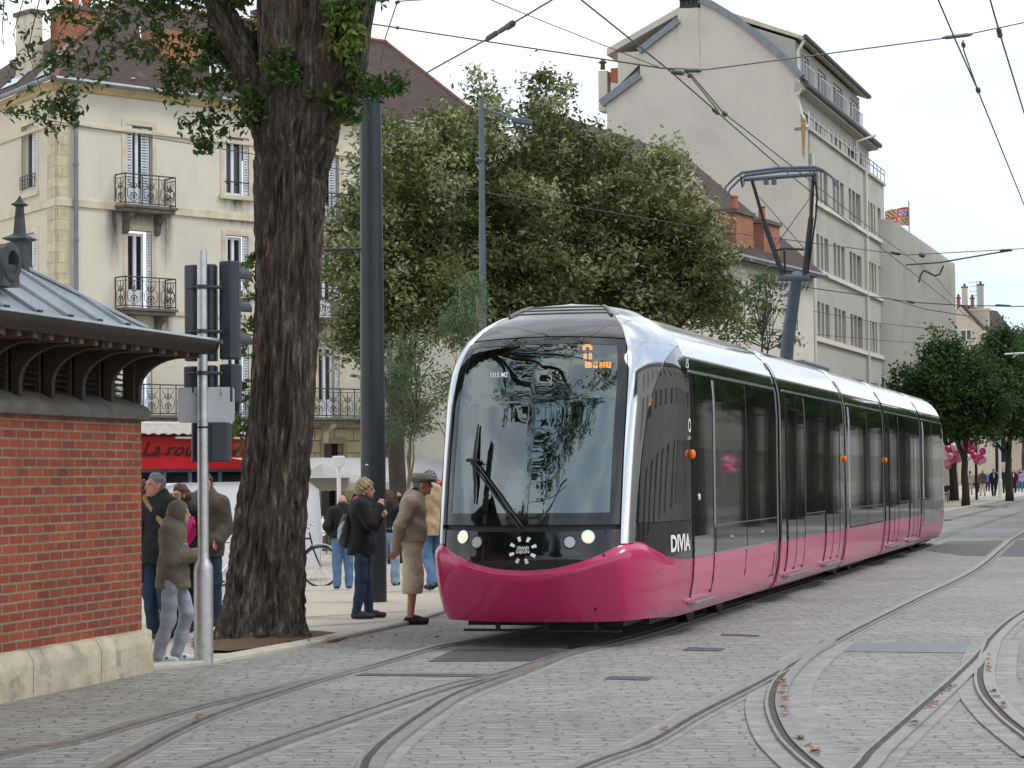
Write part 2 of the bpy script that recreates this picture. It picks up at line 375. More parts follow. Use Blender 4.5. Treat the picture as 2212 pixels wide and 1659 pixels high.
# cobbles
def cobble():
    m, nt, bs = nodes('grey_setts'); bs.inputs['Roughness'].default_value = .72
    tc = nn(nt, 'ShaderNodeTexCoord')
    nz = noise(nt, tc.outputs['Object'], 2.6, 5, .65, 'Color')
    wob = nn(nt, 'ShaderNodeVectorMath', operation='MULTIPLY_ADD'); nt.links.new(nz, wob.inputs[0]); wob.inputs[1].default_value = (.40, .17, 0)
    nt.links.new(tc.outputs['Object'], wob.inputs[2])
    b = nn(nt, 'ShaderNodeTexBrick'); b.offset = .45; b.offset_frequency = 2; b.inputs['Scale'].default_value = 1
    setin(b, Mortar_Size=.010, Mortar_Smooth=.8, Bias=.0, Brick_Width=.30, Row_Height=.155)
    b.inputs['Color1'].default_value = (.37, .365, .345, 1); b.inputs['Color2'].default_value = (.30, .297, .28, 1); b.inputs['Mortar'].default_value = (.225, .218, .20, 1)
    nt.links.new(wob.outputs[0], b.inputs['Vector'])
    # streaky joints: noise stretched along the rows
    mp = nn(nt, 'ShaderNodeMapping'); mp.inputs['Scale'].default_value = (2.4, 13.0, 1); nt.links.new(tc.outputs['Object'], mp.inputs[0])
    f = noise(nt, mp.outputs[0], 1.6, 8, .75); c = mixc(nt, b.outputs['Color'], ramp(nt, f, [(.33, (.30, .28, .26)), (.42, (.80, .79, .78)), (.55, (1.0, 1.0, 1.0)), (.66, (1.35, 1.35, 1.33))]), 1., 'MULTIPLY')
    f2 = noise(nt, tc.outputs['Object'], .35, 5, .6); c = mixc(nt, c, ramp(nt, f2, [(.3, (.80, .79, .77)), (.7, (1.12, 1.12, 1.13))]), 1., 'MULTIPLY')
    f3 = noise(nt, tc.outputs['Object'], 60, 3, .6); c = mixc(nt, c, ramp(nt, f3, [(.3, (.8, .8, .8)), (.7, (1.15, 1.15, 1.15))]), 1., 'MULTIPLY')
    nt.links.new(c, bs.inputs['Base Color'])
    h = nn(nt, 'ShaderNodeMath', operation='MULTIPLY_ADD'); nt.links.new(b.outputs['Fac'], h.inputs[0]); h.inputs[1].default_value = -1.2
    nt.links.new(f, h.inputs[2]); bump(nt, bs, h.outputs[0], .9, .02); return m
M['cobble'] = cobble()
def pavemat():
    m, nt, bs = nodes('beige_pavement'); bs.inputs['Roughness'].default_value = .85
    v = coords(nt); f = noise(nt, v, .5, 6, .6); c = ramp(nt, f, [(.3, (.37, .325, .265)), (.7, (.47, .42, .35))])
    f2 = noise(nt, v, 90, 3, .7); c = mixc(nt, c, ramp(nt, f2, [(.35, (.82, .82, .82)), (.65, (1.12, 1.12, 1.12))]), 1., 'MULTIPLY')
    f3 = noise(nt, v, 1.1, 8, .7); c = mixc(nt, c, (.22, .19, .155, 1), ramp(nt, f3, [(.62, (0, 0, 0)), (.8, (.5, .5, .5))]))
    nt.links.new(c, bs.inputs['Base Color']); bump(nt, bs, f2, .2, .004); return m
M['pave'] = pavemat()
def barkmat():
    m, nt, bs = nodes('furrowed_bark'); bs.inputs['Roughness'].default_value = .92
    v = coords(nt, (13, 13, 2.4)); f = noise(nt, v, 1.6, 9, .7)
    c = ramp(nt, f, [(.34, (.009, .007, .006)), (.45, (.045, .035, .027)), (.56, (.095, .074, .056)), (.66, (.24, .21, .165))])
    v2 = coords(nt, (6, 6, .8)); f2 = noise(nt, v2, 1.4, 9, .75)
    c = mixc(nt, c, (.34, .31, .235, 1), ramp(nt, f2, [(.60, (0, 0, 0)), (.68, (.75, .75, .75))]))
    f3 = noise(nt, v2, 1.1, 4, .5); c = mixc(nt, c, (.10, .045, .02, 1), ramp(nt, f3, [(.30, (.5, .5, .5)), (.42, (0, 0, 0))]))
    nt.links.new(c, bs.inputs['Base Color']); bump(nt, bs, f, 1, .05); return m
M['bark'] = barkmat()
M['branch'] = pbr('dark_branch', (.05, .04, .03), .9, 0, .3, 4)
M['youngbark'] = pbr('young_bark', (.20, .16, .10), .9, 0, .3, 12)
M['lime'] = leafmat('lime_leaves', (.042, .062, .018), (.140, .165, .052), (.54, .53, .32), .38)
M['dense'] = leafmat('dense_leaves', (.034, .070, .020), (.075, .135, .042), (.17, .24, .08), .45)
M['ivy'] = leafmat('plane_leaves', (.030, .060, .014), (.065, .115, .025), (.20, .27, .06), .4)
M['young'] = leafmat('young_leaves', (.06, .10, .04), (.11, .17, .075), (.19, .26, .12), .4)
def screenglass():
    m = bpy.data.materials.new('windscreen_glass'); m.use_nodes = True; nt = m.node_tree; nt.nodes.remove(nt.nodes['Principled BSDF'])
    tr = nn(nt, 'ShaderNodeBsdfTransparent'); tr.inputs[0].default_value = (.50, .60, .60, 1)
    gl = nn(nt, 'ShaderNodeBsdfGlossy'); gl.inputs['Color'].default_value = (.86, .97, .98, 1); gl.inputs['Roughness'].default_value = .01
    fr = nn(nt, 'ShaderNodeFresnel'); fr.inputs[0].default_value = 2.35
    v = coords(nt); b = nn(nt, 'ShaderNodeBump'); setin(b, Strength=.05, Distance=.03); nt.links.new(noise(nt, v, 2.2, 2), b.inputs['Height'])
    nt.links.new(b.outputs[0], gl.inputs['Normal'])
    mx = nn(nt, 'ShaderNodeMixShader'); nt.links.new(fr.outputs[0], mx.inputs[0]); nt.links.new(tr.outputs[0], mx.inputs[1]); nt.links.new(gl.outputs[0], mx.inputs[2])
    nt.links.new(mx.outputs[0], nt.nodes['Material Output'].inputs[0]); return m
M['screen'] = screenglass()
# ------------------------------------------------------------------ ground
def ground_sheet():
    xs = np.concatenate([np.linspace(-900, -60, 12), np.linspace(-50, 60, 111), np.linspace(70, 900, 12)])
    ys = np.concatenate([np.linspace(-300, -10, 8), np.linspace(0, 200, 134), np.linspace(210, 1500, 14)])
    V = [(x, y, gz(x, y)) for y in ys for x in xs]; n = len(xs)
    Fq = [(j*n+i, j*n+i+1, (j+1)*n+i+1, (j+1)*n+i) for j in range(len(ys)-1) for i in range(n-1)]
    o = npmesh('pavement', V, Fq, M['pave'], smooth=True); setp(o, kind='structure')
ground_sheet()
EDGE = [(-260, 1545), (0, 1518), (160, 1486), (330, 1449), (460, 1437), (700, 1392), (880, 1352), (950, 1330), (985, 1316)]
edge = [grd(x, y) for x, y in EDGE]
edge = [edge[0]+(edge[0]-edge[1]).normalized()*18]+edge
e_end = edge[-1]
edge_far = [e_end+U*t for t in (6, 15, 30, 45, 60, 100, 400)]
def polysheet(pts, z): return [(p[0], p[1], z) for p in pts]
# cobbled trackway: from the kerb line to far right
mb = MB(); ring = edge+edge_far
rows = []
for p in ring:
    row = [Vector((p.x, p.y, gz(p.x, p.y)+.006))]
    for t in (.35, 1.2, 3, 6, 12, 26, 60): row.append(Vector((p.x, p.y, .006))-N*t)
    rows.append(row)
mb.grid(rows); o = mb.build('road', M['cobble'], fixn=False)
me = o.data
setp(o, kind='structure')
# rear half of the square, right behind the camera too
# kerb
mb = MB(); kp = [p for p in ring[4:]]
L = []
for i, p in enumerate(kp):
    a = kp[max(i-1, 0)]; b = kp[min(i+1, len(kp)-1)]; d = (b-a); d.z = 0; d.normalize(); n_ = Vector((-d.y, d.x, 0)); L.append((p, n_))
rows = [[Vector((p.x, p.y, -.1)), Vector((p.x, p.y, gz(p.x, p.y)+.035)), Vector((p.x, p.y, gz(p.x, p.y)+.05))+n_*.015, Vector((p.x, p.y, gz(p.x, p.y)+.05))+n_*.20, Vector((p.x, p.y, -.1))+n_*.21] for p, n_ in L]
mb.grid(rows); setp(mb.build('kerb', M['kerb']), kind='structure')
def quad_sheet(name, pxs, mat_, z, label=None, cat=None, **k):
    mb = MB(); ps = [grd(x, y) for x, y in pxs]; n = len(ps)
    c = sum(ps, Vector())/n
    mb.add([(p.x-c.x, p.y-c.y, .0) for p in ps]+[(p.x-c.x, p.y-c.y, -.03) for p in ps], [tuple(range(n))]+[(i, (i+1) % n, n+(i+1) % n, n+i) for i in range(n)])
    o = mb.build(name, mat_, loc=(c.x, c.y, z)); setp(o, label, cat, **k); return o
quad_sheet('drain_plate', [(925, 1431), (985, 1404), (1225, 1408), (1203, 1430)], M['asphalt'], .012, 'large dark plate set in the setts between the rails in front of the tram', 'plate')
quad_sheet('drain_plate', [(1222, 1405), (1232, 1396), (1279, 1397), (1262, 1404)], M['asphalt'], .012, 'small dark plate just in front of the tram nose beside the right rail', 'plate')
quad_sheet('grate', [(1306, 1469), (1318, 1463), (1411, 1465), (1401, 1472)], M['asphalt'], .012, 'dark slotted grate in the setts, the nearer of two beside the track', 'grate')
quad_sheet('grate', [(1474, 1407), (1488, 1400), (1566, 1403), (1557, 1409)], M['asphalt'], .012, 'dark slotted grate in the setts between the tracks, nearest the tram side door', 'grate')
quad_sheet('grate', [(1556, 1374), (1560, 1371), (1642, 1374), (1634, 1377)], M['asphalt'], .012, 'thin dark grate farthest along the tram side', 'grate')
quad_sheet('drain_plate', [(1798, 1409), (1828, 1390), (2140, 1392), (2098, 1413)], M['asphalt2'], .012, 'long blue grey plate between the rails of the right hand track', 'plate')
quad_sheet('dark_band', [(2000, 1190), (2047, 1170), (2330, 1166), (2330, 1205), (2080, 1201)], M['darkband'], .010, kind='structure')  # darker flat sheet lying across the ground at the right
quad_sheet('dark_band', [(2035, 1151), (2050, 1142), (2330, 1138), (2330, 1150)], M['asphalt2'], .010, kind='structure')
quad_sheet('drain_plate', [(755, 1461), (765, 1457), (1100, 1459), (1080, 1465)], M['asphalt'], .012, 'narrow dark strip across the setts between the left rails', 'plate')
quad_sheet('drain_plate', [(2112, 1096), (2118, 1093), (2180, 1094), (2175, 1097)], M['asphalt'], .012, 'thin dark cover in the far pavement by the crowd', 'plate')
# mulch bed round the tree
mb = MB(); ps = [grd(x, y) for x, y in [(415, 1395), (440, 1378), (470, 1368), (690, 1368), (770, 1376), (735, 1388), (620, 1400), (500, 1411), (430, 1412)]]
for i, p in enumerate(ps): pass
n_ = len(ps); cen = sum(ps, Vector())/n_
ringo = []
for k in range(7):
    f_ = 1-k/6
    ringo.append([Vector((cen.x+(p.x-cen.x)*f_+random.uniform(-.03, .03), cen.y+(p.y-cen.y)*f_, .02+.05*(1-f_)+random.uniform(0, .02))) for p in ps+[ps[0]]])
mb.grid(ringo); setp(mb.build('tree_pit', M['mulch'], smooth=True), kind='structure')
# thin dark joints across the pavement
for k, (a, b) in enumerate([((655, 1355), (990, 1333)), ((660, 1334), (990, 1315))]):
    pa = grd(*a); pb = grd(*b); mb = MB(); d = (pb-pa).normalized(); s_ = Vector((-d.y, d.x, 0))*.02
    m = 12; mb.grid([[Vector((q.x, q.y, gz(q.x, q.y)+.008)) for q in ((pa.lerp(pb, i/m)-s_), (pa.lerp(pb, i/m)+s_))] for i in range(m+1)])
    setp(mb.build('pavement_joint', M['asphalt']), kind='structure')
# ------------------------------------------------------------------ rails
def smoothpath(pts, n=8):
    out = []; P = [pts[0]*2-pts[1]]+pts+[pts[-1]*2-pts[-2]]
    for i in range(1, len(P)-2):
        p0, p1, p2, p3 = P[i-1:i+3]
        for k in range(n):
            t = k/n; out.append(.5*((2*p1)+(-p0+p2)*t+(2*p0-5*p1+4*p2-p3)*t*t+(-p0+3*p1-3*p2+p3)*t*t*t))
    out.append(pts[-1]); return out
RK = [0]
def rail(pts, label, side=1, bed=.10, wide=1.0):
    RK[0] += 1; zo = .0012*RK[0]
    pts = smoothpath(pts)
    L = []
    for i, p in enumerate(pts):
        d = pts[min(i+1, len(pts)-1)]-pts[max(i-1, 0)]; d.z = 0; d.normalize(); L.append((p, Vector((d.y, -d.x, 0))*side))
    t = thing('tram_rail', label, 'rail', pts[0])
    o0 = pts[0]
    def strip(a, b, z, nm, mat_, th=.02):
        mb = MB(); mb.grid([[p-o0+n*b+Vector((0, 0, z-th)), p-o0+n*b+Vector((0, 0, z)), p-o0+n*a+Vector((0, 0, z)), p-o0+n*a+Vector((0, 0, z-th))] for p, n in L])
        mb.build(nm, mat_, t)
    strip(-bed-.03, bed+.05, .010+zo, 'concrete_bed', M['concrete'])
    strip(-.045, .035, .030+zo, 'rail_head', M['steel'])
    strip(-.052, -.045, .028+zo, 'rail_edge', M['steelbright'])
    strip(.037, .085, .018+zo, 'groove', M['groove'])
    strip(.085, .108, .029+zo, 'rail_lip', M['steel'])
    return t
G = lambda l: [grd(x, y) for x, y in l]
def tramline(off, s0, s1, n=8): return [T0+N*off+U*(s0+(s1-s0)*i/n) for i in range(n+1)]
RL = {}
rail(list(reversed(G([(953, 1398), (802, 1440.6), (652, 1478), (532, 1508), (426, 1531), (281, 1571), (150, 1609), (0, 1637), (-160, 1682)])))+tramline(.72, 0, 34), 'left rail under the tram, running down to the left edge of the picture', 1)
rail(list(reversed(G([(1234, 1417), (1109, 1458), (978, 1488), (853, 1528), (727, 1571), (602, 1613.6), (481, 1659), (330, 1715)])))+tramline(-.72, 0, 30)+G([(2001, 1176), (2039, 1160), (2109, 1137), (2212, 1105), (2330, 1073)]), 'right rail under the tram, reappearing behind it', -1)
rail(list(reversed(G([(802, 1442), (677, 1476), (552, 1516), (451, 1551), (361, 1591), (281, 1634), (236, 1659), (130, 1725)]))), 'rail that branches off the left rail in the lower left foreground', 1)
rail(list(reversed(G([(1200, 1430), (1109, 1466), (1003, 1506), (928, 1553), (863, 1601), (827, 1636), (812, 1659), (795, 1720)]))), 'curved rail branching off the right rail at the bottom centre', -1)
rail(G([(2330, 1085), (2212, 1151), (2171, 1179), (2106, 1232), (1982, 1294.5), (1857, 1357), (1797, 1389), (1633, 1479), (1493, 1551), (1384, 1613.5), (1259, 1659), (1090, 1735)]), 'long rail of the second track sweeping from far right to the bottom centre', -1)
rail(G([(2330, 1262), (2212, 1334), (2156, 1384), (2136, 1414), (2081, 1471.5), (1982, 1563.7), (1907, 1633.5), (1887, 1659), (1820, 1730)]), 'rail with leaves in its groove in the lower right foreground', 1)
rail(G([(1797, 1391), (1737.5, 1434), (1698, 1479), (1685, 1519), (1692.6, 1558.7), (1717.6, 1603.6), (1752.5, 1638.5), (1777, 1659), (1850, 1715)]), 'tightly curved rail turning back towards the bottom right', 1, .2)
rail(G([(2152, 1388), (2138, 1437), (2134, 1474), (2146, 1508.9), (2181, 1548.7), (2212, 1576), (2300, 1640)]), 'curved rail at the right edge of the picture', 1, .2)
rail(G([(2046, 1125), (2124, 1106), (2212, 1081.7), (2340, 1050)]), 'far rail behind the tram leading to the crowd', -1)
# fallen leaves lying in the grooves
V = []; Fq = []
lm = pbr('dry_leaf', (.23, .11, .05), .8, 0, .5, 20)
lf = []
for x0, y0, x1, y1, n in [(1690, 1480, 1695, 1560, 16), (1720, 1600, 1770, 1650, 8), (2060, 1490, 1960, 1590, 16), (2136, 1420, 2134, 1480, 8), (2140, 1500, 2175, 1545, 6), (1420, 1600, 1440, 1585, 2), (420, 1570, 440, 1560, 3), (2050, 1499, 2050, 1494, 3)]:
    for k in range(n):
        f_ = random.random(); p = grd(x0+(x1-x0)*f_+random.uniform(-4, 4), y0+(y1-y0)*f_+random.uniform(-3, 3)); lf.append(p)
for k in range(60): lf.append(grd(random.uniform(380, 960), random.uniform(1370, 1400)))
mb = MB()
for p in lf:
    a = random.random()*6.28; r = random.uniform(.018, .04); z = .04
    mb.add([(p.x+r*math.cos(a+q*1.57)*(1.4 if q % 2 else .8), p.y+r*math.sin(a+q*1.57)*(1.4 if q % 2 else .8), z+random.uniform(0, .025)) for q in range(4)], [(0, 1, 2), (0, 2, 3)])
setp(mb.build('fallen_leaves', lm), 'dry brown fallen leaves scattered along the rail grooves and mulch', 'leaves', kind='stuff')
# ------------------------------------------------------------------ tram
tram = thing('tram', 'long modern pink, black and chrome low floor tram with headlights lit', 'tram', T0, math.atan2(U.y, U.x))
ZT = [.22, .30, .40, .60, .90, 2.40, 2.70, 2.90, 3.05, 3.18, 3.28, 3.34, 3.40, 3.45, 3.49]
WT = [1.06, 1.12, 1.15, 1.185, 1.20, 1.20, 1.185, 1.14, 1.07, .97, .84, .74, .64, .50, .0]
XT = [-1.98, -2.06, -2.12, -2.20, -2.28, -1.86, -1.70, -1.56, -1.40, -1.18, -.95, -.78, -.62, -.45, -.25]
def Wz(z): return tabinterp(ZT, WT, z)
def Xz(z):
    if .9 < z < 2.4: return tabinterp([.9, 1.2, 1.6, 2.0, 2.4], [-2.28, -2.22, -2.12, -2.0, -1.86], z)
    return tabinterp(ZT, XT, z)
TT = [0, .15, .30, .47, .56, .66, .78, .90, 1]
TW = [0, .25, .49, .735, .815, .885, .945, .985, 1]
TS = [1, .99, .955, .875, .79, .64, .42, .19, 0]
def surf(t, z, off=0):
    a = abs(t); w_ = tabinterp(TT, TW, a); s_ = tabinterp(TT, TS, a); W_ = Wz(z)+off
    return Vector(((Xz(z)-off)*s_, -math.copysign(1, t)*w_*W_, z))
def t_for_x(x, z):   # near-side t whose surface x equals x
    lo, hi = .3, 1.
    for _ in range(30):
        m = (lo+hi)/2
        if surf(m, z).x < x: lo = m
        else: hi = m
    return (lo+hi)/2
def patch(fn_lo, fn_hi, t0, t1, nt_=40, nz=14, off=0., offf=None):
    P = []
    for j in range(nz+1):
        row = []
        for i in range(nt_+1):
            t = t0+(t1-t0)*i/nt_; z = fn_lo(t)+(fn_hi(t)-fn_lo(t))*j/nz
            row.append(surf(t, z, off+(offf(t, z) if offf else 0)))
        P.append(row)
    return P
def patchz(z0, z1, tl, th, nt_=20, nz=30, off=0.):
    P = []
    for j in range(nz+1):
        z = z0+(z1-z0)*j/nz; a, b = tl(z), th(z)
        P.append([surf(a+(b-a)*i/nt_, z, off) for i in range(nt_+1)])
    return P
def solid(mb, P, th=.03, cx=.8):   # give a curved patch real thickness, towards the inside
    mb.grid(P)
    Q = [[Vector((p.x+th*(1 if p.x < 0 else 0), p.y*(1-th/max(abs(p.y), .3)) if abs(p.y) > th else p.y, p.z)) for p in row] for row in P]
    mb.grid(Q, True)
    for A, B in ((P[0], Q[0]), (P[-1], Q[-1]), ([r[0] for r in P], [r[0] for r in Q]), ([r[-1] for r in P], [r[-1] for r in Q])): mb.grid([A, B])
def zp(t): return tabinterp([0, .12, .24, .36, .46, .53, .60, .70, .80, .90, 1], [.795, .81, .855, .935, 1.02, 1.05, 1.04, .955, .865, .825, .815], abs(t))
def sstep(a, b, x):
    t = min(max((x-a)/(b-a), 0), 1); return t*t*(3-2*t)
def bump_ledge(t, z): return .055*(1-sstep(.6, .9, abs(t)))*(sstep(0, .10, zp(t)-z))
TO_Z = [1.04, 1.5, 2.0, 2.4, 2.65, 2.82, 2.93, 3.0, 3.04]; TO_T = [.565, .575, .595, .63, .68, .74, .82, .90, 1.]
def to(z): return tabinterp(TO_Z, TO_T, z)
TI = lambda z: .475
zt = lambda t: 3.075-.03*(abs(t)/.47)**2
for rear in (False,):
    pass
def front_end(root_parent, rear=False):
    def B(mb, name, mat_, smooth=True, par=None):
        o = mb.build(name, mat_, par or root_parent, smooth='auto')
        return o
    zsteps = [0, .1, .3, .5, .7, .8, .86, .9, .94, .97, 1]
    mb = MB(); P = []
    for q in [0, .08, .16, .26, .38, .5, .62, .72, .8, .86, .9, .93, .96, .98, 1]:
        zl0 = lambda t: .275-.055*sstep(.6, 1., abs(t))
        P.append([surf(t, zl0(t)+(zp(t)-zl0(t))*q, bump_ledge(t, zl0(t)+(zp(t)-zl0(t))*q)) for t in np.linspace(-1, 1, 121)])
    solid(mb, P); 
    # closed underside and shelf behind the ledge
    mb.add([surf(t, .29) for t in np.linspace(-1, 1, 41)], [tuple(range(41))])
    bump_ = B(mb, 'bumper', M['pink'])
    zm = lambda t: 1.17-.02*(1-(abs(t)/.475)**2)
    mb = MB(); solid(mb, patch(lambda t: zp(t)-.015, zm, -.478, .478, 60, 8, .004)); mask = B(mb, 'headlight_panel', M['black'])
    mb = MB()
    solid(mb, patch(lambda t: 1.15, lambda t: 1.225, -.474, .474, 40, 3, -.03)); B(mb, 'windscreen_gap', M['rubber'])
    mb = MB()
    gl0, gl1, gt = 1.33, lambda t: zt(t)-.07, .415
    solid(mb, patch(lambda t: 1.215, lambda t: gl0, -.472, .472, 40, 4, .002), .012)
    solid(mb, patch(gl1, zt, -.472, .472, 40, 2, .002), .012)
    solid(mb, patch(lambda t: gl0, gl1, -.472, -gt, 3, 30, .002), .012); solid(mb, patch(lambda t: gl0, gl1, gt, .472, 3, 30, .002), .012)
    border = B(mb, 'windscreen_border', M['black'])
    mb = MB(); solid(mb, patch(lambda t: gl0-.004, lambda t: gl1(t)+.004, -gt-.002, gt+.002, 36, 36, -.001), .006); ws = B(mb, 'windscreen', M['screen'])
    mb = MB()
    solid(mb, patch(lambda t: zt(t)+.012, lambda t: 3.30, -.47, .47, 40, 14, .004)); B(mb, 'roof_front', M['black'])
    for s_ in (1, -1):
        mb = MB()
        solid(mb, patchz(1.03, 3.04, lambda z: s_*.475, lambda z: s_*to(z), 16, 50, .018))
        B(mb, 'chrome_pillar', M['chrome'])
        mb = MB(); solid(mb, patchz(3.03, 3.325, lambda z: s_*.475, lambda z: s_*1., 26, 16, .018)); B(mb, 'chrome_shoulder', M['chrome'])
        mb = MB(); solid(mb, patchz(1.22, 3.03, lambda z: s_*(to(z)+.012 if to(z) < .98 else .995), lambda z: s_*1., 20, 40, .004)); B(mb, 'cab_side_window', M['sideglass'])
        mb = MB(); tt = [.57+(1-.57)*i/24 for i in range(25)]
        solid(mb, [[surf(s_*t, zp(t)+(1.215-zp(t))*q, .006) for t in tt] for q in (0, .3, .6, 1)]); B(mb, 'cab_side_panel', M['black'])
    # roof cap
    mb = MB(); mb.grid([[surf(t, z, 0) for t in np.linspace(-1, 1, 61)] for z in (3.29, 3.34, 3.38, 3.42, 3.46, 3.48, 3.49)])
    B(mb, 'roof_cap', M['black'])
    mb = MB()
    for k, z in enumerate((3.36, 3.40, 3.44)):
        mb.tube([surf(t, z, .002) for t in np.linspace(-.44, .44, 25)], .010, 6)
    B(mb, 'roof_louvre', M['greyplastic'])
    for s_ in (1, -1):
        mb = MB(); mb.tube([surf(s_*t, z, .012) for t, z in ((.445, 3.33), (.45, 3.37), (.46, 3.41), (.48, 3.45))], [.02, .025, .022, .015], 8); B(mb, 'roof_cowl', M['greyplastic'])
    return mask, ws
mask, ws = front_end(tram)
# headlights / running lamps
hl = emis('headlight_glow', (1, .64, .27), 1.25); hm = pbr('lamp_glass', (.45, .47, .48), .15, .3, .1, 60, bmp=.4, bscale=120)
am = emis('amber_lamp', (.8, .16, .01), .06)
def surfnear(px_x, px_y):
    """front surface point seen through a reference pixel, in tram-local coordinates"""
    r = ray(px_x, px_y); inv = tram_mat.inverted(); o = inv @ Vector((0, 0, CAMZ)); d = inv.to_3x3() @ r
    best = None
    for t in np.linspace(-1, 1, 161):
        # find z on this t
        for z in np.linspace(.3, 3.3, 121):
            p = surf(t, z); k = (p-o).dot(d)/d.dot(d); e = (o+d*k-p).length
            if best is None or e < best[0]: best = (e, t, z)
    return best[1], best[2]
tram_mat = Matrix.Translation(T0) @ Matrix.Rotation(math.atan2(U.y, U.x), 4, 'Z')
def disc_on(t, z, r, off, mat_, name, dep=.03, par=None, ball=False):
    p = surf(t, z, off); px_ = surf(t+.01, z, off)-p; pz = surf(t, z+.01, off)-p; n_ = px_.cross(pz).normalized()
    if n_.x > 0: n_ = -n_
    mb = MB()
    if ball: mb.ball(p-n_*r*.35, r, 16)
    else: mb.cyl(p-n_*dep, p+n_*.008, r, 24)
    return mb.build(name, mat_, par or tram, smooth='auto')
for x_, y_, s_ in ((1003, 1161, -1), (1268, 1161, 1)):
    t_, z_ = surfnear(x_, y_)
    o = disc_on(t_, z_, .066, .008, M['chrome'], 'headlight'); disc_on(t_, z_, .052, .02, hl, 'bulb', par=o, ball=True)
for x_, y_ in ((1033, 1170), (1232, 1170)):
    t_, z_ = surfnear(x_, y_)
    o = disc_on(t_, z_, .068, .010, M['rubber'], 'running_lamp'); disc_on(t_, z_, .054, .016, hm, 'lens', par=o)
for x_, y_ in ((1304, 1200), (1281, 1318), (1309, 1150), (972, 1190)):
    t_, z_ = surfnear(x_, y_); disc_on(t_, z_, .013, .008+bump_ledge(t_, z_), M['rubber'], 'bolt_hole')
# emblem: eight rays round two words, white on black
tc_, zc_ = surfnear(1128, 1187)
def emb(dx, dz):   # metres right / up on the headlight panel
    t = tc_+dx/ (1.2*1.62); return surf(t, zc_+dz, .0075)
mb = MB()
for k in range(8):
    a = 2*math.pi*k/8+.35; c_, s_ = math.cos(a), math.sin(a)
    for r0, r1, w_ in ((.088, .135, .017),):
        q = [(r0, -w_*.8), (r1, -w_*1.1), (r1, w_*.9), (r0, w_*.7)]
        mb.add([emb(c_*r-s_*v, s_*r+c_*v) for r, v in q], [(0, 1, 2, 3)])
for word, z0, h_, wd in (('GRAND', .006, .032, .118), ('DIJON', -.038, .038, .126)):
    vs, fs = text2d(word, bold=.02); mb.add([emb(-wd/2+u_*wd, z0+v_*h_) for u_, v_ in vs], fs)
mb.build('sun_emblem', M['white_logo'], mask, fixn=False)
# fleet number on the windscreen
vs, fs = text2d('1015 M2', bold=.01); ta, za = surfnear(1058, 815); tb, zb = surfnear(1099, 803)
mb = MB(); mb.add([surf(ta+(tb-ta)*u_, za-.005+(.052)*v_, .004) for u_, v_ in vs], fs); mb.build('fleet_number', M['white_logo'], ws, fixn=False)
# side lettering
zs0 = 1.0
vs, fs = text2d('DIVIA', spacing=1.0, bold=.035); mb = MB()
def onside(x, z, off): return surf(t_for_x(x, z), z, off)
mb.add([onside(-.84+.74*u_, .905+.175*v_, .012) for u_, v_ in vs], fs)
mb.build('operator_lettering', M['white_logo'], tram, fixn=False)
mb = MB(); mb.add([onside(-.10+.14*a, .99+b, .0135) for a, b in ((-1.1, -.025), (0, 0), (.9, .055), (-.1, .018))], [(0, 1, 2, 3)]); mb.build('lettering_swoosh', M['pink'], tram, fixn=False)
# builder's ring mark and tiny word
mb = MB()
for k in range(20):
    a0, a1 = 2*math.pi*k/20, 2*math.pi*(k+1)/20
    mb.add([onside(-.05+r*math.cos(a)*.9, 2.20+r*1.1*math.sin(a), .008) for a, r in ((a0, .045), (a1, .045), (a1, .068), (a0, .068))], [(0, 1, 2, 3)])
mb.build('builder_ring', M['white_logo'], tram, fixn=False); mb = MB(); vs, fs = text2d('ALSTOM'); mb.add([onside(-.14+.18*u_, 2.05+.035*v_, .008) for u_, v_ in vs], fs)
mb.build('builder_mark', M['white_logo'], tram, fixn=False)
# --- LED destination display behind the glass
led = emis('led_amber', (1, .27, .005), 3.0)
rows_ = {0: [" #### ", "######", "##  ##", "##  ##"], 1: ["## ##", "## ##", "## ##", "## ##"], 2: ["## # #  ####  ## ## ## ##", "######     #  ## ## ## ##", "## ###  #  #  ## ## ## ##", "######  ####  ## ## ##### "]}
mb = MB()
for x0, y0, pat, st in ((1260, 745, rows_[0], 3.6), (1262, 765, rows_[1], 3.8), (1265, 783, rows_[2], 2.25)):
    for j, ln in enumerate(pat):
        for i, ch in enumerate(ln):
            if ch == '#':
                p = tram_mat.inverted() @ at(x0+i*st, y0+j*3.3, 23.55)
                mb.box(p.x-.004, p.x+.004, p.y-.0068, p.y+.0068, p.z-.0062, p.z+.0062)
mb.build('destination_display', led, tram)
# --- cab interior
intr = pbr('cab_lining', (.10, .11, .115), .8, 0, .1, 3); intd = pbr('cab_dark', (.03, .035, .037), .8, 0, .1, 3)
mb = MB(); mb.box(-1.0, .3, -1.1, 1.1, .9, .95); mb.box(.25, .33, -1.05, 1.05, .9, 3.0); mb.build('cab_bulkhead', intr, tram)
mb = MB(); mb.prism([(-2.0, 1.0), (-1.3, 1.0), (-1.3, 1.30), (-1.55, 1.38), (-1.9, 1.24)], 'y', -.78, .78); mb.v = [(p[0], p[1], p[2]) for p in mb.v]
mb.build('dashboard', intd, tram, bevel=.02)
mb = MB(); mb.box(-1.62, -1.40, .05, .42, 1.40, 1.425); mb.build('warning_strip', pbr('red_strip', (.6, .08, .03), .5, 0, 0), tram)
mb = MB(); mb.box(-.75, -.62, -.30, .22, 1.0, 1.95); mb.box(-.85, -.55, -.30, .22, 1.0, 1.12); mb.build('driver_seat', intd, tram, bevel=.04)
bl = pbr('pale_blind', (.45, .58, .58), .6, 0, .08, 3)
mb = MB()
for k in range(12):
    pass
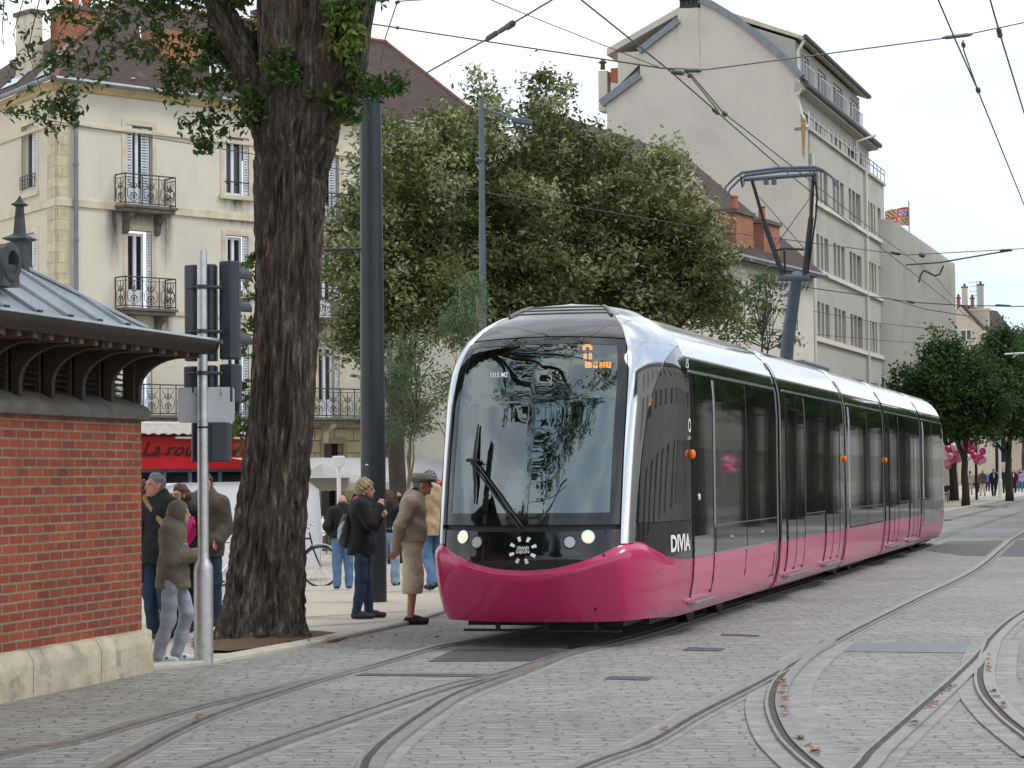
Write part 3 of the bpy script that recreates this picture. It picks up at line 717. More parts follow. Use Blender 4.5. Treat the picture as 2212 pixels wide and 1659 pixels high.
mb.grid([[Vector((surf(t, z, -.05).x, surf(t, z, -.05).y, z)) for t in np.linspace(-.36, .40, 12)] for z in (2.42, 2.6, 2.75)]); o = mb.build('sun_blind', pbr('sun_blind_cloth', (.07, .115, .12), .7, 0, .1, 2), tram)
mb = MB(); mb.tube([surf(t, 2.42, -.045) for t in np.linspace(-.36, .40, 14)], .010, 6); mb.build('blind_rail', pbr('pale_rail', (.75, .88, .88), .4, 0, 0), tram)
mb = MB(); 
for sy in (-1,):
    mb.grid([[Vector((x+.10*math.sin(z*1.6), sy*(1.06), z)) for x in np.linspace(-.95+.18*(z-1.2), -.55+.1*(z-1.2), 5)] for z in np.linspace(1.3, 2.7, 12)])
mb.build('side_curtain', pbr('pale_green_curtain', (.28, .38, .33), .7, 0, .1, 3), tram)
# --- wipers
mb = MB()
def wp(x, y, o=.03):
    t, z = surfnear(x, y); return surf(t, z, o)
a_, b_ = wp(1030, 990), wp(1130, 1143)
mb.tube([wp(1026, 1000, .05), wp(1075, 1068, .06), wp(1124, 1144, .045)], .011, 6); mb.tube([wp(1031, 996, .05), wp(1082, 1063, .06), wp(1134, 1140, .045)], .011, 6)
mb.cyl(wp(1018, 996, .05), wp(1037, 996, .05), .018, 8)
wip = mb.build('wiper_arm', M['rubber'], tram)
mb = MB(); mb.tube([wp(1037, 917, .02), wp(1033, 960, .03), wp(1031, 1000, .035), wp(1029, 1045, .03), wp(1026, 1090, .02)], [.008, .016, .02, .016, .008], 6); mb.build('wiper_blade', M['rubber'], wip)
mb = MB(); mb.tube([wp(1031, 1000, .05), wp(1048, 992, .07), wp(1056, 1004, .07), wp(1046, 1016, .05)], .005, 5); mb.build('washer_hose', M['rubber'], wip)
# --- underside: deflector bar, bogie hints
mb = MB(); mb.box(-1.62, -1.56, -.80, .80, .150, .172)
for y in (-.55, -.05, .45): mb.box(-1.61, -1.57, y-.02, y+.02, .17, .30)
mb.build('deflector_bar', M['pole'], tram)
mb = MB(); mb.box(-1.45, -.5, -.8, .8, .20, .30); mb.box(-.5, 5.4, -.85, .85, .16, .24); mb.box(6.2, 12, -.85, .85, .14, .24); mb.box(12.7, 17.3, -.85, .85, .13, .24); mb.box(18.0, 23.8, -.85, .85, .14, .24); mb.box(24.4, 29.5, -.85, .85, .13, .24)
mb.build('underframe', M['rubber'], tram)
for x in (2.0, 3.8, 14.0, 15.8, 26.0, 27.8):
    for y in (-.72, .72):
        mb = MB(); mb.cyl((x, y-.06, .29), (x, y+.06, .29), .285, 20); mb.build('wheel', M['rubber'], tram, smooth='auto')
# --- body modules
J = [(0, 5.72), (5.98, 12.18), (12.44, 17.5), (17.76, 24.0), (24.26, 29.0)]
def prof(z): return Wz(z)
def band(mb, x0, x1, zs, nx=2, rnd0=0, rnd1=0):
    """both sides from z list, closed at ends with a small tuck-in"""
    for s_ in (1, -1):
        xs = []
        if rnd0: xs += [(x0+.05, -.05), (x0+.015, -.035), (x0, -.015)]
        xs += [(x0+(.012 if rnd0 else 0), 0)]+[(x0+(x1-x0)*k/nx, 0) for k in range(1, nx)]+[(x1-(.012 if rnd1 else 0), 0)]
        if rnd1: xs += [(x1, -.015), (x1-.015, -.035), (x1-.05, -.05)]
        mb.grid([[Vector((x, s_*(Wz(z)+dw), z)) for z in zs] for x, dw in xs], s_ < 0)
def body_module(i, x0, x1):
    r = tram; first = i == 0; last = i == 4
    p_ = M['sidepink']; mt = M['sideblack']
    lo = [.22, .25, .30, .36, .45, .6, .75, .815]
    mid = [.815, .9, 1.2, 1.6, 2.0, 2.4, 2.55, 2.7, 2.82, 2.90, 2.935]
    hi = [2.935, 3.0, 3.05, 3.12, 3.18, 3.24, 3.28, 3.315]
    mb = MB(); band(mb, x0, x1, lo, 6, not first, True)
    mb.box(x0+.05, x1-.05, -1.0, 1.0, .22, .24)
    body_o = mb.build('lower_body', p_, r, smooth='auto')
    mb = MB(); band(mb, x0, x1, mid, 6, not first, True); mb.build('upper_body', mt, r, smooth='auto')
    mb = MB(); band(mb, x0, x1, hi, 8, not first, True); mb.build('roof_shoulder', M['chrome'], r, smooth='auto')
    mb = MB(); top = [(-Wz(3.315), 3.315), (-.72, 3.34), (-.5, 3.39), (0, 3.40), (.5, 3.39), (.72, 3.34), (Wz(3.315), 3.315)]
    mb.grid([[Vector((x, y, z)) for y, z in top] for x in (x0+.01, (x0+x1)/2, x1-.01)]); mb.build('roof', M['greyplastic'], r, smooth='auto')
    # end bulkheads
    for xe in ([] if first else [x0+.05])+([x1-.05]):
        mb = MB(); ring_ = [(-Wz(z)+.05, z) for z in (.22, .3, .45, .6, .9, 2.4, 2.7, 2.9, 3.05, 3.18, 3.28, 3.33)]; ring_ = ring_+[(-y, z) for y, z in reversed(ring_)]
        mb.add([(xe, y, z) for y, z in ring_], [tuple(range(len(ring_)))]); mb.build('bulkhead', M['bellow'], r)
    # silver/grey frame hoop at the rear of the module
    hoop = [(-Wz(z)-.004, z) for z in (.26, .36, .6, .9, 1.5, 2.4, 2.7, 2.9, 3.05, 3.18, 3.28, 3.33)]
    if not last:
        for s_ in (1, -1):
            mb = MB(); mb.grid([[Vector((x, -s_*y, z)) for y, z in hoop] for x in (x1-.13, x1-.06, x1-.012)], s_ > 0); mb.build('end_frame', M['greyplastic'], r, smooth='auto')
    if not first:
        for s_ in (1, -1): mb = MB(); mb.grid([[Vector((x, s_*(Wz(z)+.003), z)) for z in (2.9, 2.95, 3.05, 3.12, 3.18, 3.24, 3.28, 3.32)] for x in (x0+.03, x0+.10)]); mb.build('roof_hoop', M['trim'], r, smooth='auto')
for i, (a, b) in enumerate(J): body_module(i, a, b)
for (a, b), (c, d) in zip(J, J[1:]):
    mb = MB(); zs = (.30, .45, .6, .9, 1.6, 2.4, 2.7, 2.9, 3.05, 3.18, 3.28)
    n_ = 6
    for s_ in (1, -1):
        mb.grid([[Vector((b-.06+(c-b+.12)*k/n_, s_*(Wz(z)-.10-.035*(k % 2)), z)) for z in zs] for k in range(n_+1)])
    mb.grid([[Vector((x, y, 3.27)) for y in (-.75, 0, .75)] for x in (b-.02, c+.02)]); mb.build('bellows', M['bellow'], tram)
def panel(x0, x1, z0, z1, mat_, name='window', off=.007, par=None, th=.02):
    mb = MB(); n_ = max(2, int((z1-z0)/.2)); zs = [z0+(z1-z0)*k/n_ for k in range(n_+1)]
    mb.grid([[Vector((x, -(Wz(z)+off), z)) for z in zs] for x in (x0, x1)])
    for x in (x0, x1): mb.grid([[Vector((x, -(Wz(z)+off), z)) for z in zs], [Vector((x, -(Wz(z)-th), z)) for z in zs]])
    for z in (z0, z1): mb.grid([[Vector((x, -(Wz(z)+off), z)) for x in (x0, x1)], [Vector((x, -(Wz(z)-th), z)) for x in (x0, x1)]])
    return mb.build(name, mat_, par or tram)
def vline(x, z0, z1, mat_, w_=.012, name='door_seam', off=.011, par=None): return panel(x-w_/2, x+w_/2, z0, z1, mat_, name, off, par)
def hline(x0, x1, z, mat_, h_=.014, name='trim_strip', off=.012, par=None): return panel(x0, x1, z-h_/2, z+h_/2, mat_, name, off, par)
def sx(px_):   # near side: pixel x -> distance along the tram
    k = (px_-1106)/F; return (24.2*k-1.86)/(.2695-.963*k)
def window(x0, x1, z0=1.13, z1=2.72, tr=True):
    o = panel(x0+.012, x1-.012, z0, z1, M['sideglass'], 'window', .009)
    if tr: vline(x0, z0, z1, M['trim'], .012, 'window_trim', .012, o); hline(x0, x1, z0, M['trim'], .012, 'window_trim', .012, o)
    return o
def door(x0, x1, two=False):
    o = panel(x0+.012, x1-.012, .44, .815, M['sidepink'], 'door', .010)
    panel(x0+.012, x1-.012, .825, 2.74, M['sideglass'], 'door_glass', .010, o)
    for x in ((x0, (x0+x1)/2, x1) if two else (x0, x1)): vline(x, .40, 2.76, M['rubber'], .016, 'door_seam', .014, o)
    mb = MB(); y = -(Wz(.36)); mb.box(x0-.04, x1+.04, y-.10, y-.0, .335, .36); mb.box(x0-.02, x1+.02, y-.07, y, .30, .335); st = mb.build('door_step', M['alu'], o, bevel=.006)
    return o
# module 1
door(.10, 1.22); hline(.1, 5.56, 2.775, M['trim'], .022); hline(.0, 5.58, 2.925, M['trim'], .010)
for a, b in ((1.36, 3.32), (3.34, 5.52)):
    window(a, b); o = panel(a+.01, b-.01, .835, 1.10, M['black'], 'equipment_hatch', .008)
    mb = MB(); mb.cyl(((a+b)/2, -1.19, .97), ((a+b)/2, -1.225, .97), .022, 10); mb.build('latch', M['trim'], o)
for x in (3.33,): vline(x, .26, .80, M['rubber'], .008, 'panel_seam', .006)
vline(1.30, .30, .80, M['rubber'], .008, 'panel_seam', .006); hline(5.2, 5.5, .40, M['rubber'], .01, 'panel_seam', .006); vline(5.4, .4, .7, M['rubber'], .01, 'panel_seam', .006)
# module 2
hline(6.3, 12.1, 2.775, M['trim'], .018); hline(6.0, 12.14, 2.925, M['trim'], .010)
door(6.45, 7.95, True); window(8.05, 9.95); door(10.05, 11.55, True); window(11.62, 12.05, tr=False)
# module 3
hline(12.7, 17.3, 2.775, M['trim'], .018); hline(12.46, 17.46, 2.925, M['trim'], .010)
for a, b in ((12.8, 15.0), (15.02, 17.2)): window(a, b); panel(a+.01, b-.01, .835, 1.10, M['sideblack'], 'equipment_hatch', .008)
hline(12.8, 17.2, .83, M['rubber'], .02, 'panel_seam', .010)
# module 4
hline(18.1, 23.9, 2.775, M['trim'], .018); hline(17.8, 23.96, 2.925, M['trim'], .010)
door(18.3, 19.8, True); window(19.9, 21.7); door(21.8, 23.3, True)
# module 5
hline(24.5, 28.9, 2.775, M['trim'], .018); hline(24.3, 29, 2.925, M['trim'], .010)
for a, b in ((24.6, 26.4), (26.42, 28.2)): window(a, b); panel(a+.01, b-.01, .60, 1.10, M['sideblack'], 'equipment_hatch', .008)
# rear end (mirrored front, simpler)
mb = MB(); ts = np.linspace(-1, 1, 61)
mb.grid([[Vector((29.0-surf(t, z).x, surf(t, z).y, z)) for t in ts] for z in (.22, .3, .45, .6, .8, .815)]); mb.build('rear_bumper', M['sidepink'], tram, smooth='auto')
mb = MB(); mb.grid([[Vector((29.0-surf(t, z).x, surf(t, z).y, z)) for t in ts] for z in (.815, 1.2, 1.6, 2.0, 2.4, 2.7, 2.935)]); mb.build('rear_panel', M['sideblack'], tram, smooth='auto')
mb = MB(); mb.grid([[Vector((29.0-surf(t, z).x, surf(t, z).y, z)) for t in ts] for z in (2.935, 3.05, 3.18, 3.28, 3.34, 3.40, 3.45, 3.49)]); mb.build('rear_roof', M['chrome'], tram, smooth='auto')
# amber side lamps, door button, pillar strips and number
for x in (-.02, 12.55-.45, 17.55): 
    p = (x, -1.225, 1.90); mb = MB(); mb.ball(p, .045, 12, (1, .8, 1.1)); mb.build('side_indicator', am, tram, smooth=True)
mb = MB(); mb.cyl((1.30-.9, -1.2, 1.45), (.40, -1.218, 1.45), .035, 14); mb.build('door_button', M['white_logo'], tram)
vs, fs = text2d('15', bold=.02); mb = MB(); mb.add([Vector((-.03+.14*u_, -(Wz(2.86)+.02), 2.80+.10*v_)) for u_, v_ in vs], fs); mb.build('number_lettering', M['white_logo'], tram, fixn=False)
# --- pantograph
pant = thing('pantograph', 'grey raised pantograph on the tram roof touching the contact wire', 'pantograph'); bpy.data.objects.remove(pant)
invT = tram_mat.inverted()
def tl(x, y, s_):   # pixel -> tram local on the centre plane-ish: point on ray at given distance along tram
    r = ray(x, y); o = invT @ Vector((0, 0, CAMZ)); d = invT.to_3x3() @ r; k = (s_-o.x)/d.x; return o+d*k
mb = MB(); mb.tube([tl(1697, 760, 14.6)-Vector((0, 0, .3)), tl(1701, 745, 14.6), tl(1713, 660, 14.2), tl(1723, 592, 13.8)], [.115, .11, .10, .09], 12)
pb = mb.build('pantograph', M['lamppole'], tram, smooth='auto')
mb = MB(); kb = tl(1683, 600, 13.8); kr = tl(1748, 600, 13.8); mb.cyl(kb, kr, .055, 10); 
for y_ in (1690, 1700, 1738, 1748):
    q = tl(y_, 606, 13.8); mb.tube([q, q+Vector((0, 0, -.09)), q+Vector((.05, .06, -.16)), q+Vector((0, .02, -.05))], .012, 5)
mb.build('pantograph_knee', M['lamppole'], pb)
hs = 13.3; H1, H2 = tl(1607, 384, hs), tl(1764, 372, hs)
for a, b, c in (((1690, 592), (1650, 478), (1624, 388)), ((1738, 592), (1752, 470), (1757, 382))):
    mb = MB(); mb.tube([tl(*a, 13.8), tl(*b, 13.6)], .045, 8); mb.tube([tl(*b, 13.6), tl(*c, hs)], .028, 8); mb.build('upper_arm', M['pole'], pb, smooth='auto')
mb = MB(); mb.tube([tl(1745, 590, 13.85), tl(1752, 540, 13.7), tl(1762, 470, 13.6), tl(1765, 425, 13.5), tl(1761, 386, 13.35)], .016, 6); mb.tube([tl(1676, 541, 13.7), tl(1695, 537, 13.7), tl(1737, 539, 13.7)], .02, 6); mb.tube([tl(1694, 541, 13.7), tl(1696, 592, 13.8)], .018, 6)
mb.tube([tl(1640, 425, 13.5), tl(1737, 536, 13.7)], .007, 5); mb.tube([tl(1748, 430, 13.5), tl(1678, 528, 13.7)], .007, 5); mb.build('stay_rod', M['pole'], pb)
mb = MB(); mb.tube([H1+Vector((0, 0, -.03)), H2+Vector((0, 0, -.03))], .035, 8); 
for x_ in (1655, 1672): q = tl(x_, 391, hs); mb.box(q.x-.05, q.x+.05, q.y-.035, q.y+.035, q.z-.06, q.z+.05)
mb.build('head_beam', M['lamppole'], pb)
for dx in (-.18, .18):
    mb = MB(); A = H1+Vector((dx, 0, .06)); B_ = H2+Vector((dx, 0, .06)); d = (A-B_).normalized()
    mb.tube([A+d*.32+Vector((0, 0, -.32)), A+d*.26+Vector((0, 0, -.20)), A+d*.12+Vector((0, 0, -.07)), A+Vector((0, 0, .0)), (A+B_)/2+Vector((0, 0, .03)), B_, B_-d*.12+Vector((0, 0, -.05)), B_-d*.27+Vector((0, 0, -.18)), B_-d*.33+Vector((0, 0, -.33))], [.014, .018, .02, .026, .026, .026, .02, .018, .014], 8)
    mb.build('contact_strip', M['lamppole'], pb, smooth='auto')
for P_ in (H1, H2):
    mb = MB()
    for dz in (-.09, -.03): mb.tube([P_+Vector((-.18, .02, dz+.03)), P_+Vector((0, .03, dz-.06)), P_+Vector((.18, .02, dz+.03))], .014, 5)
    mb.build('head_spring', M['wirehw'], pb)
mb = MB(); mb.box(13.0, 15.8, -.5, .5, 3.38, 3.50); mb.build('roof_equipment', M['greyplastic'], tram, bevel=.03)
# ------------------------------------------------------------------ brick kiosk at the left
KF = Frame((-3.16, 20.40), (.2495, .968))
kiosk = thing('brick_kiosk', 'small red brick kiosk with zinc roof and dark louvres at the left edge', 'kiosk', (KF.O.x, KF.O.y, 0), KF.rz)
def kz(x, y, yl=.10): return KF.px(x, y, yl)
BW = 1.65                      # depth of the kiosk
uc, zb = kz(305, 905); zl = 2.95
mb = MB(); mb.box(-9, uc, .10, BW, .2, 2.22); mb.build('wall', M['bricks'], kiosk)
# plinth of separate stones with a chamfered top
cuts = [-9, -7.4, -5.9, -4.5]+[KF.px(x, 1500, 0)[0] for x in (72, 218)]+[uc+.10]
cuts = sorted(c for c in cuts)
for a, b in zip(cuts, cuts[1:]):
    mb = MB(); n_ = 14; P = []
    for i in range(n_+1):
        u_ = a+.006+(b-a-.012)*i/n_; jz = lambda k: .010*mnoise.noise(Vector((u_*3, k*2.1, 4)))
        e = 1 if b < uc+.05 else 1-.0*(i/n_)
        rd = 0 if b < uc+.05 else max(0, (i/n_-.85)/.15)**2*.05
        P.append([Vector((u_, y+jz(y*9+z), z-(rd if z > .3 else 0)+jz(z*5))) for y, z in ((.02+rd*.5, -.1), (.0+rd*.5, .02), (-.005+rd, .24), (.0+rd, .285), (.05+rd, .36), (.16, .385), (.3, .385))])
    mb.grid(P); mb.add(P[0], [tuple(range(7))]); mb.add(P[-1], [tuple(range(7))]); mb.build('plinth_stone', M['limestone'], kiosk, smooth='auto')
mb = MB(); mb.box(uc-.2, uc+.09, .03, BW+.05, -.1, .375); mb.build('plinth_stone', M['limestone'], kiosk, bevel=.03)
# stone sill band under the louvres
mb = MB(); P = [[Vector((u_, y, z)) for y, z in ((.10, 2.20), (.04, 2.215), (.03, 2.29), (.05, 2.32), (.20, 2.40), (.3, 2.40))] for u_ in np.linspace(-9, uc+.04, 30)]
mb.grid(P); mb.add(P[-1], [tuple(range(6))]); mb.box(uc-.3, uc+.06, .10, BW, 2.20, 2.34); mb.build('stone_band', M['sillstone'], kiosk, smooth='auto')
# louvred wall, recessed: dark panels + posts + curved brackets
mb = MB(); mb.box(-9, uc-.02, .34, BW-.05, 2.30, 3.0); mb.build('louvre_backing', M['blackpaint'], kiosk)
us = [KF.px(x, 870, .10)[0] for x in (303, 243, 180, 112, 46)]; step = (us[0]-us[-1])/4
bru = [us[0]-step*k for k in range(0, 30)]
for k, u_ in enumerate(bru):
    mb = MB(); pr = [(.10, 2.38), (.16, 2.36), (.16, 2.98), (-.34, 2.98), (-.34, 2.93)]
    arc = [(.10-.42*(1-math.cos(a)), 2.50+.42*math.sin(a)) for a in np.linspace(math.pi/2, 0, 9)]
    poly = [(.18, 2.36), (.18, 3.0), (-.34, 3.0), (-.34, 2.92)]+arc+[(.10, 2.36)]
    mb.prism(poly, 'x', u_-.03, u_+.03); mb.build('bracket', M['darkwood'], kiosk, bevel=.006)
    if k < 14:
        mb = MB()
        for j in range(6):
            z0 = 2.42+j*.075; wv = min(1, .55+.45*(1 if j < 3 else (6-j)/3.2))
            mb.obox((u_-step/2, .24, z0), (step*.34*wv, 0, 0), (0, .035, .02), (0, -.004, .006))
        mb.build('louvre_slats', M['darkwood'], kiosk)
        for s_ in (-1, 1):
            mb = MB(); mb.box(u_-step/2+s_*step*.39-.02, u_-step/2+s_*step*.39+.02, .19, .23, 2.36, 2.98)
            mb.build('louvre_post', M['darkwood'], kiosk)
# end side brackets (far end overhang) 
for y_ in (.16, .7, 1.25):
    mb = MB(); e = uc
    poly = [(e-.1, 2.36), (e-.1, 3.0), (e+.40, 3.0), (e+.40, 2.93)]+[(e+.44*(1-math.cos(a)), 2.50+.42*math.sin(a)) for a in np.linspace(math.pi/2, 0, 9)]+[(e, 2.36)]
    mb.v = []; n_ = len(poly)
    mb.add([(p[0], y_-.03, p[1]) for p in poly]+[(p[0], y_+.03, p[1]) for p in poly], [tuple(range(n_)), tuple(range(2*n_-1, n_-1, -1))]+[(i, n_+i, n_+(i+1) % n_, (i+1) % n_) for i in range(n_)])
    mb.build('bracket', M['darkwood'], kiosk)
# eave boards with dentils, soffit
ov = .37
mb = MB(); mb.box(-9, uc+ov-.06, -.37, BW+.37, 2.985, 3.02); mb.build('soffit', M['darkwood'], kiosk)
mb = MB()
for k in range(44): u_ = uc+ov-.14-k*.27; mb.box(u_-.035, u_+.035, -.36, .05, 2.93, 2.985)
mb.build('rafter_ends', pbr('worn_brown_paint', (.12, .085, .06), .7, 0, .3, 9), kiosk)
mb = MB(); gp = [(-.37, 2.97), (-.40, 2.975), (-.42, 3.0), (-.45, 3.02), (-.47, 3.055), (-.48, 3.085), (-.47, 3.10), (-.44, 3.10), (-.10, 3.075)]
mb.grid([[Vector((u_, y, z)) for y, z in gp[:6]] for u_ in (-9, uc+ov)]); mb.grid([[Vector((uc+ov+(-.37-y), yy, z)) for y, z in gp[:6]] for yy in (-.45, BW+.45)], True)
mb.add([Vector((uc+ov-.0, y, z)) for y, z in gp], [tuple(range(9))])
mb.build('cornice', M['darkwood'], kiosk, smooth='auto')
mb = MB(); mb.grid([[Vector((u_, y, z)) for y, z in [(-.472, 3.075), (-.482, 3.09), (-.47, 3.11), (-.44, 3.112), (-.08, 3.085)]] for u_ in (-9, uc+ov+.02)])
mb.grid([[Vector((uc+ov+d_, yy, z)) for d_, z in [(.105, 3.07), (.115, 3.085), (.10, 3.107), (.07, 3.109), (-.4, 3.085)]] for yy in (-.482, BW+.45)], True)
mb.build('gutter', M['zinc'], kiosk, smooth='auto')
# main zinc roof: hipped
r0 = (.02, 3.08); half = BW/2; slope = .63; Rz = 3.08+slope*(half)
rise = lambda y: 3.10+slope*y
ub = KF.px(318, 716, .0)[0]
mb = MB(); ridge_u = ub-half
A0 = [(-9, 0, 3.10), (ub, 0, 3.10), (ub, BW, 3.10), (-9, BW, 3.10)]; RA = [(-9, half, rise(half)), (ridge_u, half, rise(half))]
lowz = 3.02
mb.add([A0[0], A0[1], RA[1], RA[0]], [(0, 1, 2, 3)]); mb.add([A0[1], A0[2], RA[1]], [(0, 1, 2)]); mb.add([A0[2], A0[3], RA[0], RA[1]], [(0, 1, 2, 3)])
mb.add([(-9, 0, 3.10), (ub, 0, 3.10), (ub, 0, lowz), (-9, 0, lowz)], [(0, 1, 2, 3)]); mb.add([(ub, 0, 3.10), (ub, BW, 3.10), (ub, BW, lowz), (ub, 0, lowz)], [(0, 1, 2, 3)])
mb.build('zinc_roof', M['zinc'], kiosk)
bus = [KF.px(x, 735, 0)[0] for x in (274, 214, 152, 85, 12)]; st = (bus[0]-bus[-1])/4
def batten(a, b, w_=.022):
    mb = MB(); a = Vector(a); b = Vector(b); mb.beam(a+Vector((0, 0, .016)), b+Vector((0, 0, .016)), w_*2, .032); return mb.build('batten_roll', M['zinc'], kiosk, bevel=.008)
for k in range(26):
    u_ = bus[0]-st*k; ymax = min(half, ub-u_); batten((u_, -.005, 3.10), (u_, ymax, rise(ymax)))
    mb = MB(); mb.obox((u_, -.012, 3.085), (.03, 0, 0), (0, .012, 0), (0, 0, .05)); mb.build('batten_end', M['zincdark'], kiosk)
batten((ub, 0, 3.10), (ridge_u, half, rise(half)), .03); batten((ub, BW, 3.10), (ridge_u, half, rise(half)), .03); batten((ridge_u, half, rise(half)), (-9, half, rise(half)), .04)
# finial
fu, fz = ridge_u+.03, rise(half)-.06
def sq(prof, cu, cy, cz):
    mb = MB(); P = []
    for r_, z in prof: P.append([Vector((cu+r_*a, cy+r_*b, cz+z)) for a, b in ((-1, -1), (1, -1), (1, 1), (-1, 1), (-1, -1))])
    mb.grid(P); return mb
sq([(a*.72, b*.70) for a, b in ((.125, 0), (.112, .10), (.092, .22), (.080, .36), (.085, .385), (.13, .40), (.155, .415), (.15, .425), (.10, .45), (.062, .475), (.055, .50), (.036, .80), (.038, .815), (.075, .832), (.078, .842), (.045, .865), (.022, .90), (.006, .945), (0, .95))], fu, half, fz).build('finial', M['zincdark'], kiosk)
# round vent
vu, vz = KF.px(-16, 540, .30)
mb = MB(); n_ = 24
def ringp(r_, y): return [Vector((vu+r_*math.cos(2*math.pi*k/n_), y, vz+r_*math.sin(2*math.pi*k/n_))) for k in range(n_+1)]
mb.grid([ringp(.085, .30), ringp(.085, .14), ringp(.092, .12), ringp(.15, .125), ringp(.158, .14), ringp(.15, .165), ringp(.14, .30), ringp(.14, .6)])
mb.box(vu-.14, vu+.14, .14, .7, vz-.19, vz-.02); mb.build('round_vent', M['zincdark'], kiosk, smooth='auto')
mb = MB(); mb.add(ringp(.088, .22)[:-1], [tuple(range(n_))]); mb.build('vent_hole', M['blackpaint'], kiosk)
for ch in kiosk.children:
    if ch.type != 'MESH': continue
    top = ch.name.split('.')[0] in ('zinc_roof', 'batten_roll', 'batten_end', 'finial', 'round_vent', 'vent_hole')
    for v in ch.data.vertices:
        if top: v.co.z -= .10
        elif v.co.z > 2.42: v.co.z -= .17*min(1, (v.co.z-2.42)/.5)
# ------------------------------------------------------------------ building A (cream, wrought iron balconies)
AO = (-14.25, 72.4); AF = Frame(AO, (.733, .68)); AL = Frame(AO, (.534, -.846)); GA = -.62
bA = thing('apartment_building', 'cream plastered corner building with brown tiled roof and iron balconies behind the tree trunk', 'building', (AO[0], AO[1], 0), AF.rz)
left_e = bpy.data.objects  # (left wall shares the building: it is built in the facade frame)
def l2a(u_, y, z):   # left-wall frame -> facade frame
    p = AL.O+AL.d*u_+AL.n*y; q = p-AF.O; return Vector((q.dot(AF.d), q.dot(AF.n), z))
LA = AF.px(1060, 300)[0]
ze = AF.px(300, 200)[1]        # eave height
z_str = AF.px(300, 282)[1]; z_b2 = AF.px(300, 448)[1]; z_b1 = AF.px(300, 668)[1]; z_b0 = AF.px(320, 898)[1]
uw1 = AF.px(301, 350)[0]; uw2 = AF.px(511, 350)[0]; du_ = uw2-uw1
fh = z_b2-z_b1
cols = [uw1+du_*k for k in range(5) if uw1+du_*k < LA-1]
W_h = []; WIN = []
zt3 = AF.px(300, 272)[1]; zs3 = AF.px(511, 421)[1]; zt3b = AF.px(511, 297)[1]
for ci, u_ in enumerate(cols):
    french = ci % 2 == 0
    for fl, zf in ((2, z_b2), (1, z_b1), (0, z_b0)):
        hw = .50 if fl == 2 else .46; dz = zf-z_b2
        top = (zt3 if french else zt3b)+dz
        if fl == 1 and french: top = AF.px(300, 498)[1]
        if fl == 0: top = z_b0+ (AF.px(300, 498)[1]-z_b1)
        bot = zf+.02 if french or fl == 0 else zs3+dz
        W_h.append((u_-hw, u_+hw, bot, top)); WIN.append((u_, hw, bot, top, french, fl))
mb = MB(); wall_holes(mb, 0, LA, z_b0-.25, ze, W_h, .28); mb.build('wall', M['plasterA'], bA)
# ground floor: rusticated stone to the right, shop front to the left
uS = AF.px(585, 1000)[0]
GW = []
for x0, x1, y0, y1 in ((699, 741, 958, 998), (934, 966, 955, 992), (693, 736, 1045, 1140), (800, 842, 958, 998), (1010, 1050, 955, 992)):
    a, z1_ = AF.px(x0, y0); b, z0_ = AF.px(x1, y1); GW.append((a, b, z0_, z1_))
mb = MB(); wall_holes(mb, uS, LA, GA, z_b0-.25, GW, .35); mb.build('stone_ground_floor', M['rustic'], bA)
for h in GW:
    mb = MB(); mb.box(h[0], h[1], .30, .34, h[2], h[3]); mb.build('window_pane', M['darkglass'], bA)
    mb = MB(); d_ = .16
    mb.box(h[0]-d_, h[0], -.03, .05, h[2], h[3]+d_); mb.box(h[1], h[1]+d_, -.03, .05, h[2], h[3]+d_); mb.box(h[0], h[1], -.03, .05, h[3], h[3]+d_*1.3)
    mb.build('stone_surround', pbr('pinkish_stone', (.33, .255, .18), .85, 0, .2, 3, bmp=.3), bA)
mb = MB(); mb.box(0, uS, .4, .5, GA, z_b0-.25); mb.build('shop_back_wall', M['blackpaint'], bA)
# weathering stains either side of the balconies (own shape, in the facade's coordinates)
def stain_on(mat_, spots):
    nt = mat_.node_tree; bs = nt.nodes['Principled BSDF']; src = bs.inputs['Base Color'].links[0].from_socket
    tc = nn(nt, 'ShaderNodeTexCoord'); sp = nn(nt, 'ShaderNodeSeparateXYZ'); nt.links.new(tc.outputs['Object'], sp.inputs[0])
    v2 = coords(nt, (5, 5, .5)); nz = noise(nt, v2, 1.5, 7, .7)
    def mm(op, a, b, cl=False):
        n = nn(nt, 'ShaderNodeMath', operation=op, use_clamp=cl)
        for i, q in enumerate((a, b)):
            if hasattr(q, 'is_linked'): nt.links.new(q, n.inputs[i])
            else: n.inputs[i].default_value = q
        return n.outputs[0]
    tot = None
    for cx, hw, ztop, L_, st in spots:
        ax = mm('SUBTRACT', 1., mm('DIVIDE', mm('ABSOLUTE', mm('SUBTRACT', sp.outputs[0], cx), 0), hw), True)
        az = mm('SUBTRACT', 1., mm('DIVIDE', mm('SUBTRACT', ztop, sp.outputs[2]), L_), True)
        ab = mm('LESS_THAN', sp.outputs[2], ztop)
        q = mm('MULTIPLY', mm('MULTIPLY', ax, az), mm('MULTIPLY', ab, st)); tot = q if tot is None else mm('MAXIMUM', tot, q)
    f = mm('MULTIPLY', tot, mm('ADD', mm('MULTIPLY', nz, 2.6), -.45), True)
    c = mixc(nt, src, (.10, .095, .085, 1), f); nt.links.new(c, bs.inputs['Base Color'])
